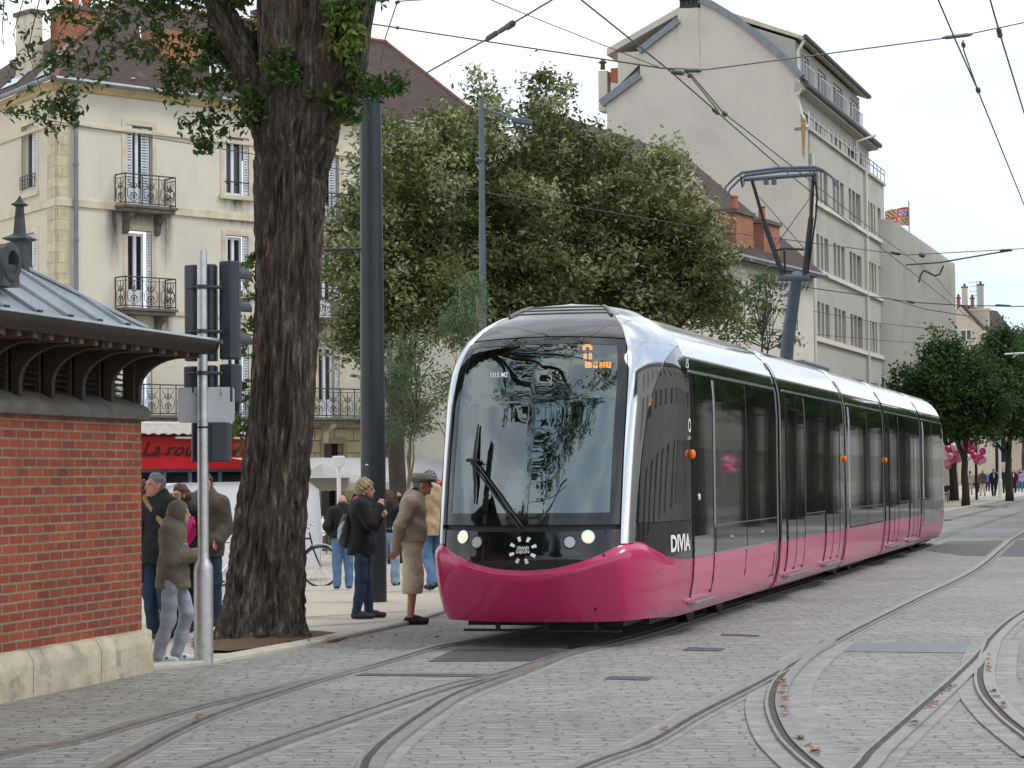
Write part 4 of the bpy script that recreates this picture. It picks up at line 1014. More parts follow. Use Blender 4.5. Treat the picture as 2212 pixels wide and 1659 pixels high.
stain_on(M['plasterA'], [(uw1-.98, .34, z_b2-.1, 2.2, 1.6), (uw1+1.02, .34, z_b2-.1, 2.0, 1.6), (uw1, .9, z_b2-.15, .55, 1.5), (uw2, .9, zs3-.1, .7, 1.3), (uw1-.98, .3, z_b1-.1, 1.6, 1.4), (uw1+1.02, .3, z_b1-.1, 1.6, 1.4), (uw2, .9, zs3-.1-(z_b2-z_b1), .6, 1.2), (uw2+.2, 2.6, z_b2-.15, .35, 1.0), (uw1+2.5*du_, 3.2, z_b2-.15, .35, 1.0)])
# bands
def aband(z0, z1, pr, nm='string_course', u0=-.02, u1=None):
    mb = MB(); mb.box(u0, LA if u1 is None else u1, -pr, .02, z0, z1); return mb.build(nm, M['stoneband'], bA, bevel=.015)
aband(z_str-.10, z_str+.02, .08, u1=LA); aband(z_b2-.16, z_b2+.10, .07); aband(z_b1-.16, z_b1+.02, .06)
mb = MB(); cp = [(-.02, ze-.22), (-.10, ze-.20), (-.12, ze-.10), (-.28, ze-.04), (-.30, ze), (.05, ze+.02)]
mb.grid([[Vector((u_, y, z)) for y, z in cp] for u_ in (-.25, LA)]); mb.build('cornice', pbr('ochre_cornice', (.50, .40, .22), .8, 0, .2, 2), bA)
mb = MB(); mb.tube([(-.35, -.38, ze+.06), (LA, -.38, ze+.06)], .085, 8); mb.build('gutter', M['gutter'], bA, smooth='auto')
mb = MB(); mb.box(.02, AF.px(153, 400)[0]-.1, -.035, .02, z_b0, ze-.22); mb.build('corner_quoins', M['quoin'], bA)
pu = AF.px(159, 400)[0]; mb = MB(); mb.tube([(pu, -.14, ze), (pu, -.14, GA)], .075, 8)
for z in np.arange(2, ze, 2.4): mb.cyl((pu, -.14, z), (pu, -.14, z+.07), .095, 10)
mb.build('downpipe', M['gutter'], bA, smooth='auto')
pu2 = AF.px(838, 800)[0]; mb = MB(); mb.tube([(pu2, -.12, ze), (pu2, -.12, GA)], .07, 8); mb.build('downpipe', M['gutter'], bA, smooth='auto')
# windows
def make_window(parent, u_, hw, z0, z1, y=.18, french=False, xf=None, glass='darkglass', nm='window'):
    X = xf or (lambda a, b, c: Vector((a, b, c)))
    def bx(mb, a, b, c, d, e, f):
        v = [X(x, yy, z) for z in (e, f) for yy in (c, d) for x in (a, b)]
        mb.add(v, [(0, 2, 3, 1), (4, 5, 7, 6), (0, 1, 5, 4), (2, 6, 7, 3), (0, 4, 6, 2), (1, 3, 7, 5)])
    mb = MB(); t = .07
    bx(mb, u_-hw, u_-hw+t, y-.05, y+.03, z0, z1); bx(mb, u_+hw-t, u_+hw, y-.05, y+.03, z0, z1); bx(mb, u_-hw, u_+hw, y-.052, y+.028, z1-t*1.3, z1); bx(mb, u_-hw, u_+hw, y-.052, y+.028, z0, z0+t)
    bx(mb, u_-.055, u_+.055, y-.07, y+.02, z0+.01, z1-.01)
    if french: bx(mb, u_-hw+t, u_+hw-t, y-.045, y+.02, z0, z0+.62)
    o = mb.build(nm, M['winwhite'], parent)
    mb = MB(); bx(mb, u_-hw+.02, u_+hw-.02, y, y+.02, z0+.03, z1-.03); mb.build('pane', M[glass], o); return o
def shutter(parent, ua, ub, z0, z1, y, xf=None, fold=False):
    X = xf or (lambda a, b, c: Vector((a, b, c)))
    mb = MB()
    def bx(a, b, c, d, e, f):
        v = [X(x, yy, z) for z in (e, f) for yy in (c, d) for x in (a, b)]
        mb.add(v, [(0, 2, 3, 1), (4, 5, 7, 6), (0, 1, 5, 4), (2, 6, 7, 3), (0, 4, 6, 2), (1, 3, 7, 5)])
    bx(ua, ua+.035, y, y+.04, z0, z1); bx(ub-.035, ub, y, y+.04, z0, z1)
    for z in (z0, (z0+z1)/2, z1-.06): bx(ua+.03, ub-.03, y+.002, y+.038, z, z+.06)
    n_ = int((z1-z0)/.09)
    for k in range(n_): z = z0+.06+k*.09; bx(ua+.03, ub-.03, y+.008, y+.03, z, z+.055)
    return mb.build('shutter', M['shutter'], parent)
BALM = {}
def balcony(parent, u0, u1, zf, slab=.22, pr=.62, cons=True, H=.98):
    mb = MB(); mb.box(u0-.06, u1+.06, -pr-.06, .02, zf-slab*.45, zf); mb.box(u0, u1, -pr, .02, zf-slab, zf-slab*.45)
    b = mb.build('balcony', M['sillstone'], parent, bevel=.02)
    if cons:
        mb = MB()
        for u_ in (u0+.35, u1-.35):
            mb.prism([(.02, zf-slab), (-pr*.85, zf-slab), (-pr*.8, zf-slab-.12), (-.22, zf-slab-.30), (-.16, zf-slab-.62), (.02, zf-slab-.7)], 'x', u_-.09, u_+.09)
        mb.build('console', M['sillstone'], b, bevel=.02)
    mb = MB(); y = -pr+.02
    def path(P, r_=.013): mb.tube(P, r_, 5)
    def scroll(cx, cz, r_, s_, fixed, ax, v=1):
        P = []
        for k in range(15):
            a = k/14*math.pi*2.6; rr = r_*(1-.75*k/14)
            q = (cx+s_*(r_-rr*math.cos(a))-s_*r_, cz+v*rr*math.sin(a))
            P.append((q[0], fixed, q[1]) if ax == 'x' else (fixed, q[0], q[1]))
        path(P, .010)
    def railrun(a, b, fixed, ax):
        PT = (lambda t, z: (t, fixed, z)) if ax == 'x' else (lambda t, z: (fixed, t, z))
        path([PT(a, zf+H), PT(b, zf+H)], .022); path([PT(a, zf+.06), PT(b, zf+.06)], .018); path([PT(a, zf+H-.12), PT(b, zf+H-.12)], .011)
        n_ = max(1, round((b-a)/.62)); w_ = (b-a)/n_
        for k in range(n_):
            c = a+(k+.5)*w_; h2 = w_/2
            path([PT(a+k*w_, zf), PT(a+k*w_, zf+H)], .018)
            path([PT(c, zf+.06), PT(c, zf+H-.12)], .012)
            for s_ in (-1, 1):
                scroll(c+s_*.03, zf+.28, h2*.42, s_, fixed, ax); scroll(c+s_*.03, zf+.62, h2*.38, s_, fixed, ax, -1)
                path([PT(c+s_*.02, zf+.10), PT(c+s_*h2*.75, zf+.25), PT(c+s_*h2*.8, zf+.48), PT(c+s_*h2*.35, zf+.62), PT(c+s_*h2*.7, zf+.80)], .011)
        path([PT(b, zf), PT(b, zf+H)], .018)
    railrun(u0, u1, y, 'x')
    for u_ in (u0, u1): railrun(y, -.02, u_, 'y')
    mb.build('balcony_railing', M['iron'], b, fixn=False)
    return b
for (u_, hw, z0, z1, fr, fl) in WIN:
    sh = u_ < AF.px(900, 400)[0]
    if fr and fl == 2:
        make_window(bA, u_-.02, hw-.06, z0, z1-.05, .20, True); shutter(bA, u_-hw+.0, u_-hw+.22, z0+.1, z1-.02, -.01); shutter(bA, u_+.12, u_+hw-.10, z0+.1, z1-.06, .06)
    elif fr: make_window(bA, u_-.10, hw-.12, z0, z1-.08, .20, True); shutter(bA, u_+hw-.17, u_+hw-.01, z0+.1, z1-.03, .02)
    else:
        make_window(bA, u_-.08, hw-.10, z0, z1-.04, .20); shutter(bA, u_+hw-.20, u_+hw-.01, z0+.02, z1-.03, .02); shutter(bA, u_-hw, u_-hw+.07, z0+.02, z1-.03, -.01)
        if fl: 
            mb = MB(); mb.box(u_-hw-.22, u_+hw+.22, -.10, .03, z0-.17, z0-.02); mb.build('window_sill', M['stoneband'], bA, bevel=.02)
            mb = MB(); mb.tube([(u_-hw, -.03, z0+.42), (u_+hw, -.03, z0+.42)], .02, 6); mb.build('window_bar', M['iron'], bA)
    mb = MB(); d_ = .17; b0 = z0 if not fr else z0
    mb.box(u_-hw-d_, u_-hw, -.025, .04, b0, z1+d_); mb.box(u_+hw, u_+hw+d_, -.025, .04, b0, z1+d_); mb.box(u_-hw, u_+hw, -.025, .04, z1, z1+d_); mb.build('window_surround', M['stoneband'], bA)
    if fr and fl: balcony(bA, u_-.93, u_+.98, z0-.02)
balcony(bA, AF.px(250, 900)[0], LA-.3, z_b0, cons=False, pr=.7)
for x_ in (575, 700, 873, 997): 
    mb = MB(); u_ = AF.px(x_, 905)[0]; mb.prism([(.02, z_b0-.2), (-.6, z_b0-.2), (-.5, z_b0-.35), (-.15, z_b0-.5), (-.1, z_b0-.85), (.02, z_b0-.9)], 'x', u_-.12, u_+.12)
    mb.build('balcony_console', M['stoneband'], bA, bevel=.02)
# left wall (goes away to the left)
Lw = 16.0
LH = []
for x0, x1, y0, y1, zsh in ((47, 79, 275, 402, 0), (47, 79, 508, 660, 0)):
    a, z1_ = AL.px(x0, y0); b, z0_ = AL.px(x1, y1); LH.append((a, b, z0_, z1_))
    LH.append((a-4.2, b-4.2, z0_, z1_))
mb = MB(); wall_holes(mb, -Lw, 0, GA, ze, LH, .28); mb.v = [l2a(*v) for v in mb.v]; mb.build('side_wall', M['plasterA2'], bA)
for a, b, c, d in LH:
    make_window(bA, (a+b)/2, (b-a)/2-.02, c, d, .2, xf=l2a); shutter(bA, b-.22, b-.02, c, d, .0, xf=l2a)
    for nm, bx_ in (('window_surround', [(a-.17, a, -.02, .03, c-.15, d+.17), (b, b+.17, -.02, .03, c-.15, d+.17), (a, b, -.02, .03, d, d+.17)]), ('window_sill', [(a-.25, b+.25, -.1, .03, c-.30, c-.15)])):
        mb = MB(); [mb.box(*q) for q in bx_]; mb.v = [l2a(*v) for v in mb.v]; mb.build(nm, M['stoneband'], bA)
    mb = MB()
    for k in range(7): q = a+(b-a)*k/6; mb.tube([(q, -.06, c), (q, -.06, c+.42)], .013, 5)
    for z in (c+.02, c+.42, c+.3): mb.tube([(a, -.06, z), (b, -.06, z)], .015, 5)
    mb.v = [l2a(*v) for v in mb.v]; mb.build('window_guard', M['iron'], bA)
for z0, z1, pr in ((z_str-.10, z_str+.02, .08), (z_b2-.16, z_b2+.08, .07), (z_b1-.16, z_b1+.02, .06)):
    mb = MB(); mb.box(-Lw, .0, -pr, .02, z0, z1); mb.v = [l2a(*v) for v in mb.v]; mb.build('string_course', M['stoneband'], bA)
mb = MB(); mb.grid([[Vector((u_, y, z)) for y, z in cp] for u_ in (-Lw, .25)]); mb.v = [l2a(*v) for v in mb.v]; mb.build('cornice', bpy.data.materials['ochre_cornice'], bA)
mb = MB(); mb.box(-.75, -.02, -.035, .02, z_b0, ze-.22); mb.v = [l2a(*v) for v in mb.v]; mb.build('corner_quoins', M['quoin'], bA)
mb = MB(); mb.tube([l2a(-Lw, -.38, ze+.06), l2a(.3, -.38, ze+.06)], .085, 8); mb.build('gutter', M['gutter'], bA)
# roof
d1 = 5.2
RLp, RRp = AF.px(252, 14, d1), AF.px(834, 82, d1); rz_ = (RLp[1]+RRp[1])/2
RL_ = Vector((RLp[0], d1, rz_)); RR_ = Vector((RRp[0], d1, rz_)); eo = .42
EL = Vector((-.35, -eo, ze+.05)); ER = Vector((LA+.2, -eo, ze+.05)); EB = Vector((LA+.2, 2*d1, ze+.05)); LL = l2a(-Lw, -eo, ze+.05); LR = Vector((*(l2a(-Lw, d1, rz_).xy), rz_)); 
mb = MB()
mb.add([EL, ER, RR_, RL_], [(0, 1, 2, 3)]); mb.add([ER, EB, RR_], [(0, 1, 2)]); mb.add([LL, EL, RL_, LR], [(0, 1, 2, 3)]); mb.add([RL_, RR_, EB, Vector((RL_.x+2, 2*d1+3, ze)), ], [(0, 1, 2, 3)])
mb.build('tiled_roof', M['tiles'], bA, fixn=True)
mb = MB(); mb.box(LA-.05, LA, 0, 2*d1, GA, ze); mb.build('end_wall', M['plasterA2'], bA)
mb = MB(); mb.tube([EL, RL_], .09, 6); mb.tube([RL_, RR_], .12, 6); mb.tube([RR_, ER], .09, 6); mb.build('ridge_tiles', pbr('old_ridge_tiles', (.16, .075, .05), .85, 0, .3, 5), bA)
def chimney(parent, fr_, x0, x1, y0, y1, yl, dep, mat_, pots=1, name='chimney', potmat='terracotta', cap=True, low=1.):
    a, zt_ = fr_.px(x0, y0, yl); b, zb_ = fr_.px(x1, y1, yl)
    mb = MB(); mb.box(a, b, yl, yl+dep, zb_-low, zt_); o = mb.build(name, mat_, parent)
    if cap: mb = MB(); mb.box(a-.08, b+.08, yl-.08, yl+dep+.08, zt_, zt_+.14); mb.build('chimney_cap', M['sillstone'], o)
    for k in range(pots):
        c = a+(b-a)*(k+.5)/pots; mb = MB(); mb.lathe([(.16, 0), (.14, .12), (.12, .5), (.15, .52), (.14, .56)], 12, (c, yl+dep/2, zt_+.14)); mb.build('chimney_pot', M[potmat], o, smooth='auto')
    return o
chimney(bA, AF, 349, 432, 62, 205, 1.6, 1.2, M['orangebrick'], 0, cap=False)
chimney(bA, AF, 590, 650, 20, 90, 3.5, 1.2, M['orangebrick'], 2)
chimney(bA, AF, 150, 218, 18, 60, 4.0, 1.2, M['orangebrick'], 3, low=2.5)
chimney(bA, AF, 68, 92, 28, 100, 5.0, 1.0, M['plasterA2'], 0, low=3)
# dormer
du0, dz0 = AF.px(434, 165, 1.5); du1, dz1 = AF.px(480, 118, 1.5)
mb = MB(); mb.prism([(du0, dz0-.4), (du1, dz0-.4), (du1, dz0+.35), ((du0+du1)/2, dz1+.1), (du0, dz0+.35)], 'y', 1.2, 4.2); dm = mb.build('dormer', M['tiles'], bA)
mb = MB(); mb.prism([(du0-.12, dz0+.25), (du0-.12, dz0+.36), ((du0+du1)/2, dz1+.25), (du1+.12, dz0+.36), (du1+.12, dz0+.25), ((du0+du1)/2, dz1+.1)], 'y', 1.1, 4.2); mb.build('dormer_roof', M['gutter'], dm)
make_window(dm, (du0+du1)/2, (du1-du0)/2-.12, dz0-.3, dz0+.40, 1.22, nm='dormer_window')
# white cable down the roof
mb = MB(); mb.tube([AF_ for AF_ in [Vector((AF.px(x, y, yl)[0], yl-.12, AF.px(x, y, yl)[1])) for x, y, yl in ((298, 60, 3.7), (301, 110, 2.2), (298, 150, 1.1), (288, 170, .4), (280, 170, 0))]], .022, 5); mb.build('cable', M['white'], bA)
# skylights on the left slope
def onroofL(s_, t): a = LL.lerp(EL, s_); b = LR.lerp(RL_, s_); return a.lerp(b, t)+Vector((0, -.05, .08))
for s0, s1, t0, t1 in ((.62, .72, .15, .34), (.56, .66, .44, .60), (.80, .90, .34, .62), (.86, .94, .08, .22)):
    mb = MB(); P = [onroofL(s0, t0), onroofL(s1, t0), onroofL(s1, t1), onroofL(s0, t1)]; mb.add(P, [(0, 1, 2, 3)]); mb.build('skylight', pbr('bright_skylight', (.6, .64, .68), .15, .3, .1), bA)
# --- red shop front + awning
sf = thing('shop_front', 'red restaurant fascia with black italic script and dark glass front, left of the tree trunk', 'shop front', (AO[0], AO[1], 0), AF.rz)
def ar(x0, y0, x1, y1, yl=-.1):
    a, z1_ = AF.px(x0, y0, yl); b, z0_ = AF.px(x1, y1, yl); return a, b, z0_, z1_
a, b, z0, z1 = ar(290, 905, 588, 1012, -.35); zr0, zr1 = z0, z1
mb = MB(); mb.box(-.3, uS, -.35, .35, z0, z1); fas = mb.build('fascia', M['redfascia'], sf, bevel=.02)
for yy in (944, 982):
    zz = AF.px(400, yy, -.37)[1]; mb = MB(); mb.box(-.3, uS, -.375, -.36, zz, zz+.05); mb.build('fascia_line', pbr('dark_red', (.10, .012, .014), .5, 0, 0) if yy == 944 else bpy.data.materials['dark_red'], fas)
vs, fs = text2d('La rou', shear=.45, spacing=1.05); a, z0t = AF.px(309, 986, -.38); b, z1t = AF.px(421, 955, -.38)
mb = MB(); mb.add([(a+(b-a)*u_, -.385, z0t+(z1t-z0t)*v_) for u_, v_ in vs], fs); mb.build('shop_lettering', M['blackpaint'], fas, fixn=False)
vs, fs = text2d('w', shear=.45); a, z0t = AF.px(497, 983, -.38); b, z1t = AF.px(520, 968, -.38)
mb = MB(); mb.add([(a+(b-a)*u_, -.385, z0t+(z1t-z0t)*v_) for u_, v_ in vs], fs); mb.build('shop_lettering', M['blackpaint'], fas, fixn=False)
gl_ = MB(); gl_.box(-.2, uS, .05, .07, GA+.1, zr0); gl_.build('shop_glass', M['darkglass'], sf)
mb = MB()
for x_ in (310, 365, 430, 490, 543, 585):
    u_ = AF.px(x_+46, 1080, -.02)[0]; mb.box(u_-.05, u_+.05, -.04, .10, GA, zr0)
mb.box(-.2, uS, -.04, .10, zr0-.10, zr0); mb.build('shop_frame', pbr('blue_grey_frame', (.12, .20, .30), .5, 0, .1), sf)
lp_ = emis('warm_lamp', (1, .55, .15), 4); 
for x_, y_ in ((455, 1072), (462, 1078)):
    u_, z_ = AF.px(x_, y_, .03); mb = MB(); mb.ball((u_, .03, z_), .05, 8); mb.build('warm_lamp', lp_, sf)
awn = thing('awning', 'rolled beige awning with scalloped edge above the red fascia', 'awning', (AO[0], AO[1], 0), AF.rz)
a, z1 = AF.px(250, 915, -.8); z0 = AF.px(340, 935, -.8)[1]
mb = MB(); mb.tube([(-.2, -.70, z1), (uS-.1, -.70, z1)], .085, 10); mb.build('awning_roll', M['awncloth'], awn, smooth='auto')
P = []
for k in range(121):
    u_ = -.2+(uS+.1)*k/120; P.append([Vector((u_, -.80, z1-.02)), Vector((u_, -.82, z0+.02)), Vector((u_, -.82, z0-.07+.06*abs(math.sin(k/120*math.pi*22))))])
mb = MB(); mb.grid(P); mb.build('valance', M['awncloth'], awn)
a, zz = AF.px(380, 945, -.6); mb = MB(); mb.box(a, uS, -.62, -.56, zz-.04, zz+.03); mb.build('awning_bar', M['white'], awn)
# ------------------------------------------------------------------ long pale awning with tent peak (cafe), right of the trunk
TF = Frame(AF.O+AF.n*-2.6, AF.d)
tent = thing('cafe_awning', 'long white cafe awning with a peaked tent end behind the standing people', 'awning', (TF.O.x, TF.O.y, 0), TF.rz)
ua = TF.px(560, 1010)[0]; ub2 = TF.px(1010, 1000)[0]; zt_ = TF.px(760, 994)[1]; zb_ = TF.px(800, 1042)[1]
canv = pbr('white_canvas', (.46, .465, .475), .7, 0, .12, 1.5)
mb = MB(); mb.grid([[Vector((u_, 1.6, zt_+.10)), Vector((u_, .9, zt_+.02)), Vector((u_, .0, zt_-.42)), Vector((u_, -.35, zb_+.15)), Vector((u_, -.4, zb_)), Vector((u_, -.36, zb_-.02)), Vector((u_, .8, zt_-.45))] for u_ in np.linspace(ua, ub2, 20)]); mb.build('canopy', canv, tent, smooth='auto')
mb = MB(); P = []
for k in range(200):
    u_ = ua+(ub2-ua)*k/199; P.append([Vector((u_, -.41, zb_)), Vector((u_, -.41, zb_-.28+.035*abs(math.sin(k*.5)))) ])
mb.grid(P); mb.build('valance', pbr('stained_valance', (.42, .39, .33), .8, 0, .15), tent)
# tent peak
px0, px1 = TF.px(676, 1035, -1.2)[0], TF.px(790, 1035, -1.2)[0]; pk = TF.px(732, 1001, -1.2); ze_ = TF.px(732, 1032, -1.2)[1]
mb = MB(); c_ = Vector((pk[0], -1.2+.9, pk[1])); base = [Vector((px0, -1.9, ze_)), Vector((px1, -1.9, ze_)), Vector((px1, .3, ze_)), Vector((px0, .3, ze_))]
for a, b in zip(base, base[1:]+base[:1]):
    P = []
    for k in range(9):
        t = k/8; s_ = t**1.7; P.append([a.lerp(c_, t)*1+Vector((0, 0, (a.z+(c_.z-a.z)*s_)-(a.z+(c_.z-a.z)*t))), b.lerp(c_, t)+Vector((0, 0, (a.z+(c_.z-a.z)*s_)-(a.z+(c_.z-a.z)*t)))])
    mb.grid(P)
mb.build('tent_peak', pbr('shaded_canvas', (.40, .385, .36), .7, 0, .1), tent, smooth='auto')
pt = at(732, 1020, 60)
sgp = thing('sign_post', 'slim white post with a small white rounded sign in front of the cafe awning', 'post', (pt.x, pt.y, gz(pt.x, pt.y)))
zt2 = at(732, 1000, 60).z-gz(pt.x, pt.y); mb = MB(); mb.cyl((0, 0, 0), (0, 0, zt2), .055, 10); mb.build('post', M['white'], sgp)
mb = MB(); mb.prism([(-.16, zt2+.0), (-.07, zt2-.12), (.07, zt2-.12), (.16, zt2), (.16, zt2+.18), (-.16, zt2+.18)], 'y', -.08, -.04); mb.build('sign_plate', M['white'], sgp, bevel=.02)
# ------------------------------------------------------------------ building C (cream, orange chimneys)
s0 = at(1751, 597, 88); CF = Frame((s0.x, s0.y), (.43, .9)); zeC = s0.z
bC = thing('cream_house', 'cream house with brown roof and tall orange brick chimneys beside the grey block', 'house', (CF.O.x, CF.O.y, 0), CF.rz)
u0C = -12.3
CW = []
for x0, x1, y0, y1 in ((1640, 1660, 622, 704), (1694, 1712, 632, 712)):
    a, z1_ = CF.px(x0, y0); b, z0_ = CF.px(x1, y1)
    for k in range(2): CW.append((a-k*5.8, b-k*5.8, z0_, z1_)); CW.append((a-k*5.8, b-k*5.8, z0_-3.2, z1_-3.2))
mb = MB(); wall_holes(mb, u0C, .3, -.6, zeC, CW, .25); mb.build('wall', M['plasterC'], bC)
for a, b, c, d in CW:
    w_ = make_window(bC, (a+b)/2, (b-a)/2-.02, c, d, .18, glass='midglass'); shutter(bC, a-.02, a+.3, c, d, -.02)
    mb = MB()
    for k in range(8): q = a-.1+(b-a+.2)*k/7; mb.tube([(q, -.16, c), (q, -.16, c+.8)], .014, 4)
    for z in (c, c+.8): mb.tube([(a-.1, -.16, z), (b+.1, -.16, z)], .02, 4)
    mb.build('window_guard', M['iron'], bC)
mb = MB(); pr_ = [(-.35, zeC-.02), (-.35, zeC+.14), (5.2, zeC+5.0), (11, zeC), (11, zeC-.02)]
mb.prism(pr_, 'x', u0C, .55); mb.build('tiled_roof', M['tiles'], bC)
mb = MB(); mb.tube([(u0C, -.42, zeC+.02), (.6, -.42, zeC+.02)], .1, 8); mb.build('gutter', M['gutter'], bC)
mb = MB(); mb.box(u0C-.1, u0C, 0, 11, -.6, zeC); mb.build('end_wall', M['plasterC'], bC)
chimney(bC, CF, 1590, 1628, 459, 562, .12, .75, M['orangebrick'], 1); chimney(bC, CF, 1650, 1685, 481, 575, .12, .75, M['orangebrick'], 1)
chimney(bC, CF, 1520, 1555, 430, 545, 3.2, 1.3, M['orangebrick'], 2)
# ------------------------------------------------------------------ house filling the view behind the lime trees
hp = at(1030, 900, 93); HF = Frame((hp.x, hp.y), (1, .14)); zeH = at(1250, 475, 94).z
bH = thing('pale_house', 'pale house glimpsed through the gaps of the lime trees', 'house', (HF.O.x, HF.O.y, 0), HF.rz)
LH_ = 9.2; HW = []
for k in range(3):
    for z in (-.1, 3.1, 6.3):
        HW.append((.9+k*2.9, 2.0+k*2.9, z+.9, z+2.7))
mb = MB(); wall_holes(mb, 0, LH_, -.6, zeH, HW, .22); mb.build('wall', M['plasterC'], bH)
for a, b, c, d in HW: make_window(bH, (a+b)/2, (b-a)/2-.02, c, d, .16, glass='midglass'); shutter(bH, a-.5, a-.02, c, d, -.05); shutter(bH, b+.02, b+.5, c, d, -.05)
mb = MB(); mb.prism([(-.3, zeH), (-.3, zeH+.15), (4.5, zeH+2.6), (9.5, zeH+.1), (9.5, zeH)], 'x', -.1, LH_+.2); mb.build('tiled_roof', M['tiles'], bH)
mb = MB(); mb.box(LH_, LH_+.1, 0, 9, -.6, zeH); mb.build('end_wall', M['plasterC'], bH)
# ------------------------------------------------------------------ grey block with the big blank gable
c0 = at(1745, 300, 102); GF = Frame((c0.x, c0.y), (.308, .951))
bG = thing('grey_apartment_block', 'tall grey rendered block with blank beige gable, set back attic and rows of narrow windows', 'building', (GF.O.x, GF.O.y, 0), GF.rz)
LG = GF.px(1912, 600)[0]
gp = lambda x, y: GF.py(x, y, 0)
zbal = GF.px(1745, 280)[1]; zeave = GF.px(1745, 184)[1]
outl = [(1311, 1050), (1311, 228), (1297, 222), (1383, 160), (1381, 111), (1467.5, 44), (1467.5, 18), (1513, 18), (1513, 6), (1540, 12), (1589, 44), (1636, 79), (1673, 111), (1700, 136), (1722, 163), (1722, 205), (1730, 241), (1744, 278), (1745, 1050)]
poly = [gp(x, y) for x, y in outl]; poly = [(max(p[0], .0) if i > 14 else p[0], p[1]) for i, p in enumerate(poly)]; poly[0] = (poly[1][0], -.5); poly[-1] = (0, -.5); poly[-2] = (0, poly[-2][1])
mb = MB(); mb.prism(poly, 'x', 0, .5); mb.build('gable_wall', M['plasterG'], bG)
# vertical edge of the chimney breast (slightly proud)
bA_ = gp(1467.5, 300)[0]; bB_ = gp(1513, 300)[0]
mb = MB(); mb.box(-.05, 1.2, bB_-3.0, bA_, 0, gp(1490, 25)[1]); 
mb = MB(); zc = gp(1490, 18)[1]; mb.box(-.03, 1.6, bB_, bA_, zc-3, zc); o = mb.build('chimney_stack', M['plasterG'], bG)
mb = MB()
for k in range(4):
    q = bB_+.15+(bA_-bB_-.3)*k/3; mb.box(.1, .35, q-.09, q+.09, zc, zc+.42)
mb.box(-.02, 1.5, bB_+.02, bA_-.05, zc+.42, zc+.50); mb.build('chimney_cap', M['blackpaint'], o)
# verge flashing along the gable slopes
def verge(pts, w_=.16, nm='verge_flashing', m_='gutter'):
    mb = MB(); P = [Vector((-.06, *gp(x, y))) for x, y in pts]
    for a, b in zip(P, P[1:]): mb.beam(a+Vector((.1, 0, .04)), b+Vector((.1, 0, .04)), .45, w_)
    mb.build(nm, M[m_], bG)
verge([(1515, 2), (1540, 12), (1589, 42), (1636, 77), (1673, 109), (1700, 134), (1732, 168)], .28); verge([(1381, 113), (1467, 46)], .28); verge([(1299, 226), (1383, 164)], .34)
# roofs
P1 = gp(1722, 163); ridge = gp(1513, 0); lft = gp(1381, 111)
mb = MB(); rr = [gp(x, y) for x, y in ((1513, 2), (1540, 12), (1589, 44), (1636, 79), (1673, 111), (1700, 136), (1730, 166))]
mb.grid([[Vector((u_, y, z+.06)) for y, z in rr] for u_ in (.3, LG)]); mb.add([Vector((.3, ridge[0], ridge[1])), Vector((LG, ridge[0], ridge[1])), Vector((LG, *gp(1300, 215))), Vector((.3, *gp(1300, 215)))], [(0, 1, 2, 3)]); mb.build('slate_roof', M['gutter'], bG)
mb = MB(); ya, za = gp(1330, 108); yb, zb2 = gp(1467, 44); q = .6
mb.add([Vector((.6, ya+.6, za+.2)), Vector((9, ya+.6, za+.2)), Vector((9, yb, zb2+.8)), Vector((.6, yb, zb2+.8)), Vector((.6, ya+.6, za-.1)), Vector((9, ya+.6, za-.1)), Vector((9, yb, zb2+.5)), Vector((.6, yb, zb2+.5))], [(0, 1, 2, 3), (4, 5, 6, 7), (0, 1, 5, 4), (2, 3, 7, 6), (0, 3, 7, 4), (1, 2, 6, 5)])
mb.box(.7, 9, yb, ya+.1, gp(1300, 190)[1], za-.0); mb.build('rear_dormer', M['plasterG'], bG)
def gbox(nm, x0, x1, y0, y1, yl0, yl1, m_, lowz=None):
    mb = MB(); a = GF.py(x0, y1, 1.); b = GF.py(x1, y0, 1.); mb.box(1.0, 1.9, b[0], a[0], a[1] if lowz is None else lowz, b[1]); return mb.build(nm, M[m_], bG)
o = gbox('chimney_stack', 1293, 1311, 152, 240, 0, 0, 'plasterG'); a = GF.py(1302, 150, 1.4)
mb = MB(); mb.lathe([(.12, 0), (.1, .25), (.2, .3), (.2, .34), (0, .5)], 10, (1.4, a[0], a[1])); mb.build('chimney_pot', M['zincdark'], o)
gbox('tiled_stack', 1319, 1340, 146, 180, 0, 0, 'terracotta'); gbox('parapet', 1319, 1345, 176, 200, 0, 0, 'plasterG')
# attic (set back) wall with windows, roof slab over it
yA = .50; zat0 = zeave+.05
ar_ = lambda x, y, yl: GF.px(x, y, yl)
zat1 = ar_(1740, 88, .1)[1]
AW = []
for x0, x1 in ((1733, 1749), (1767, 1785), (1800, 1820), (1836, 1853)):
    a, b = ar_(x0, 200, yA)[0], ar_(x1, 200, yA)[0]; AW.append((max(a, .4), b, zat0+.55, zat1-.35))
mb = MB(); LG2 = ar_(1857, 250, yA)[0]; wall_holes(mb, .02, LG2, zat0-1, zat1, AW, .2, yA); mb.build('attic_wall', M['plasterF'], bG)
mb = MB(); gy = [gp(x, y) for x, y in ((1584, 46), (1589, 44), (1636, 79), (1673, 111), (1700, 136), (1730, 168))]
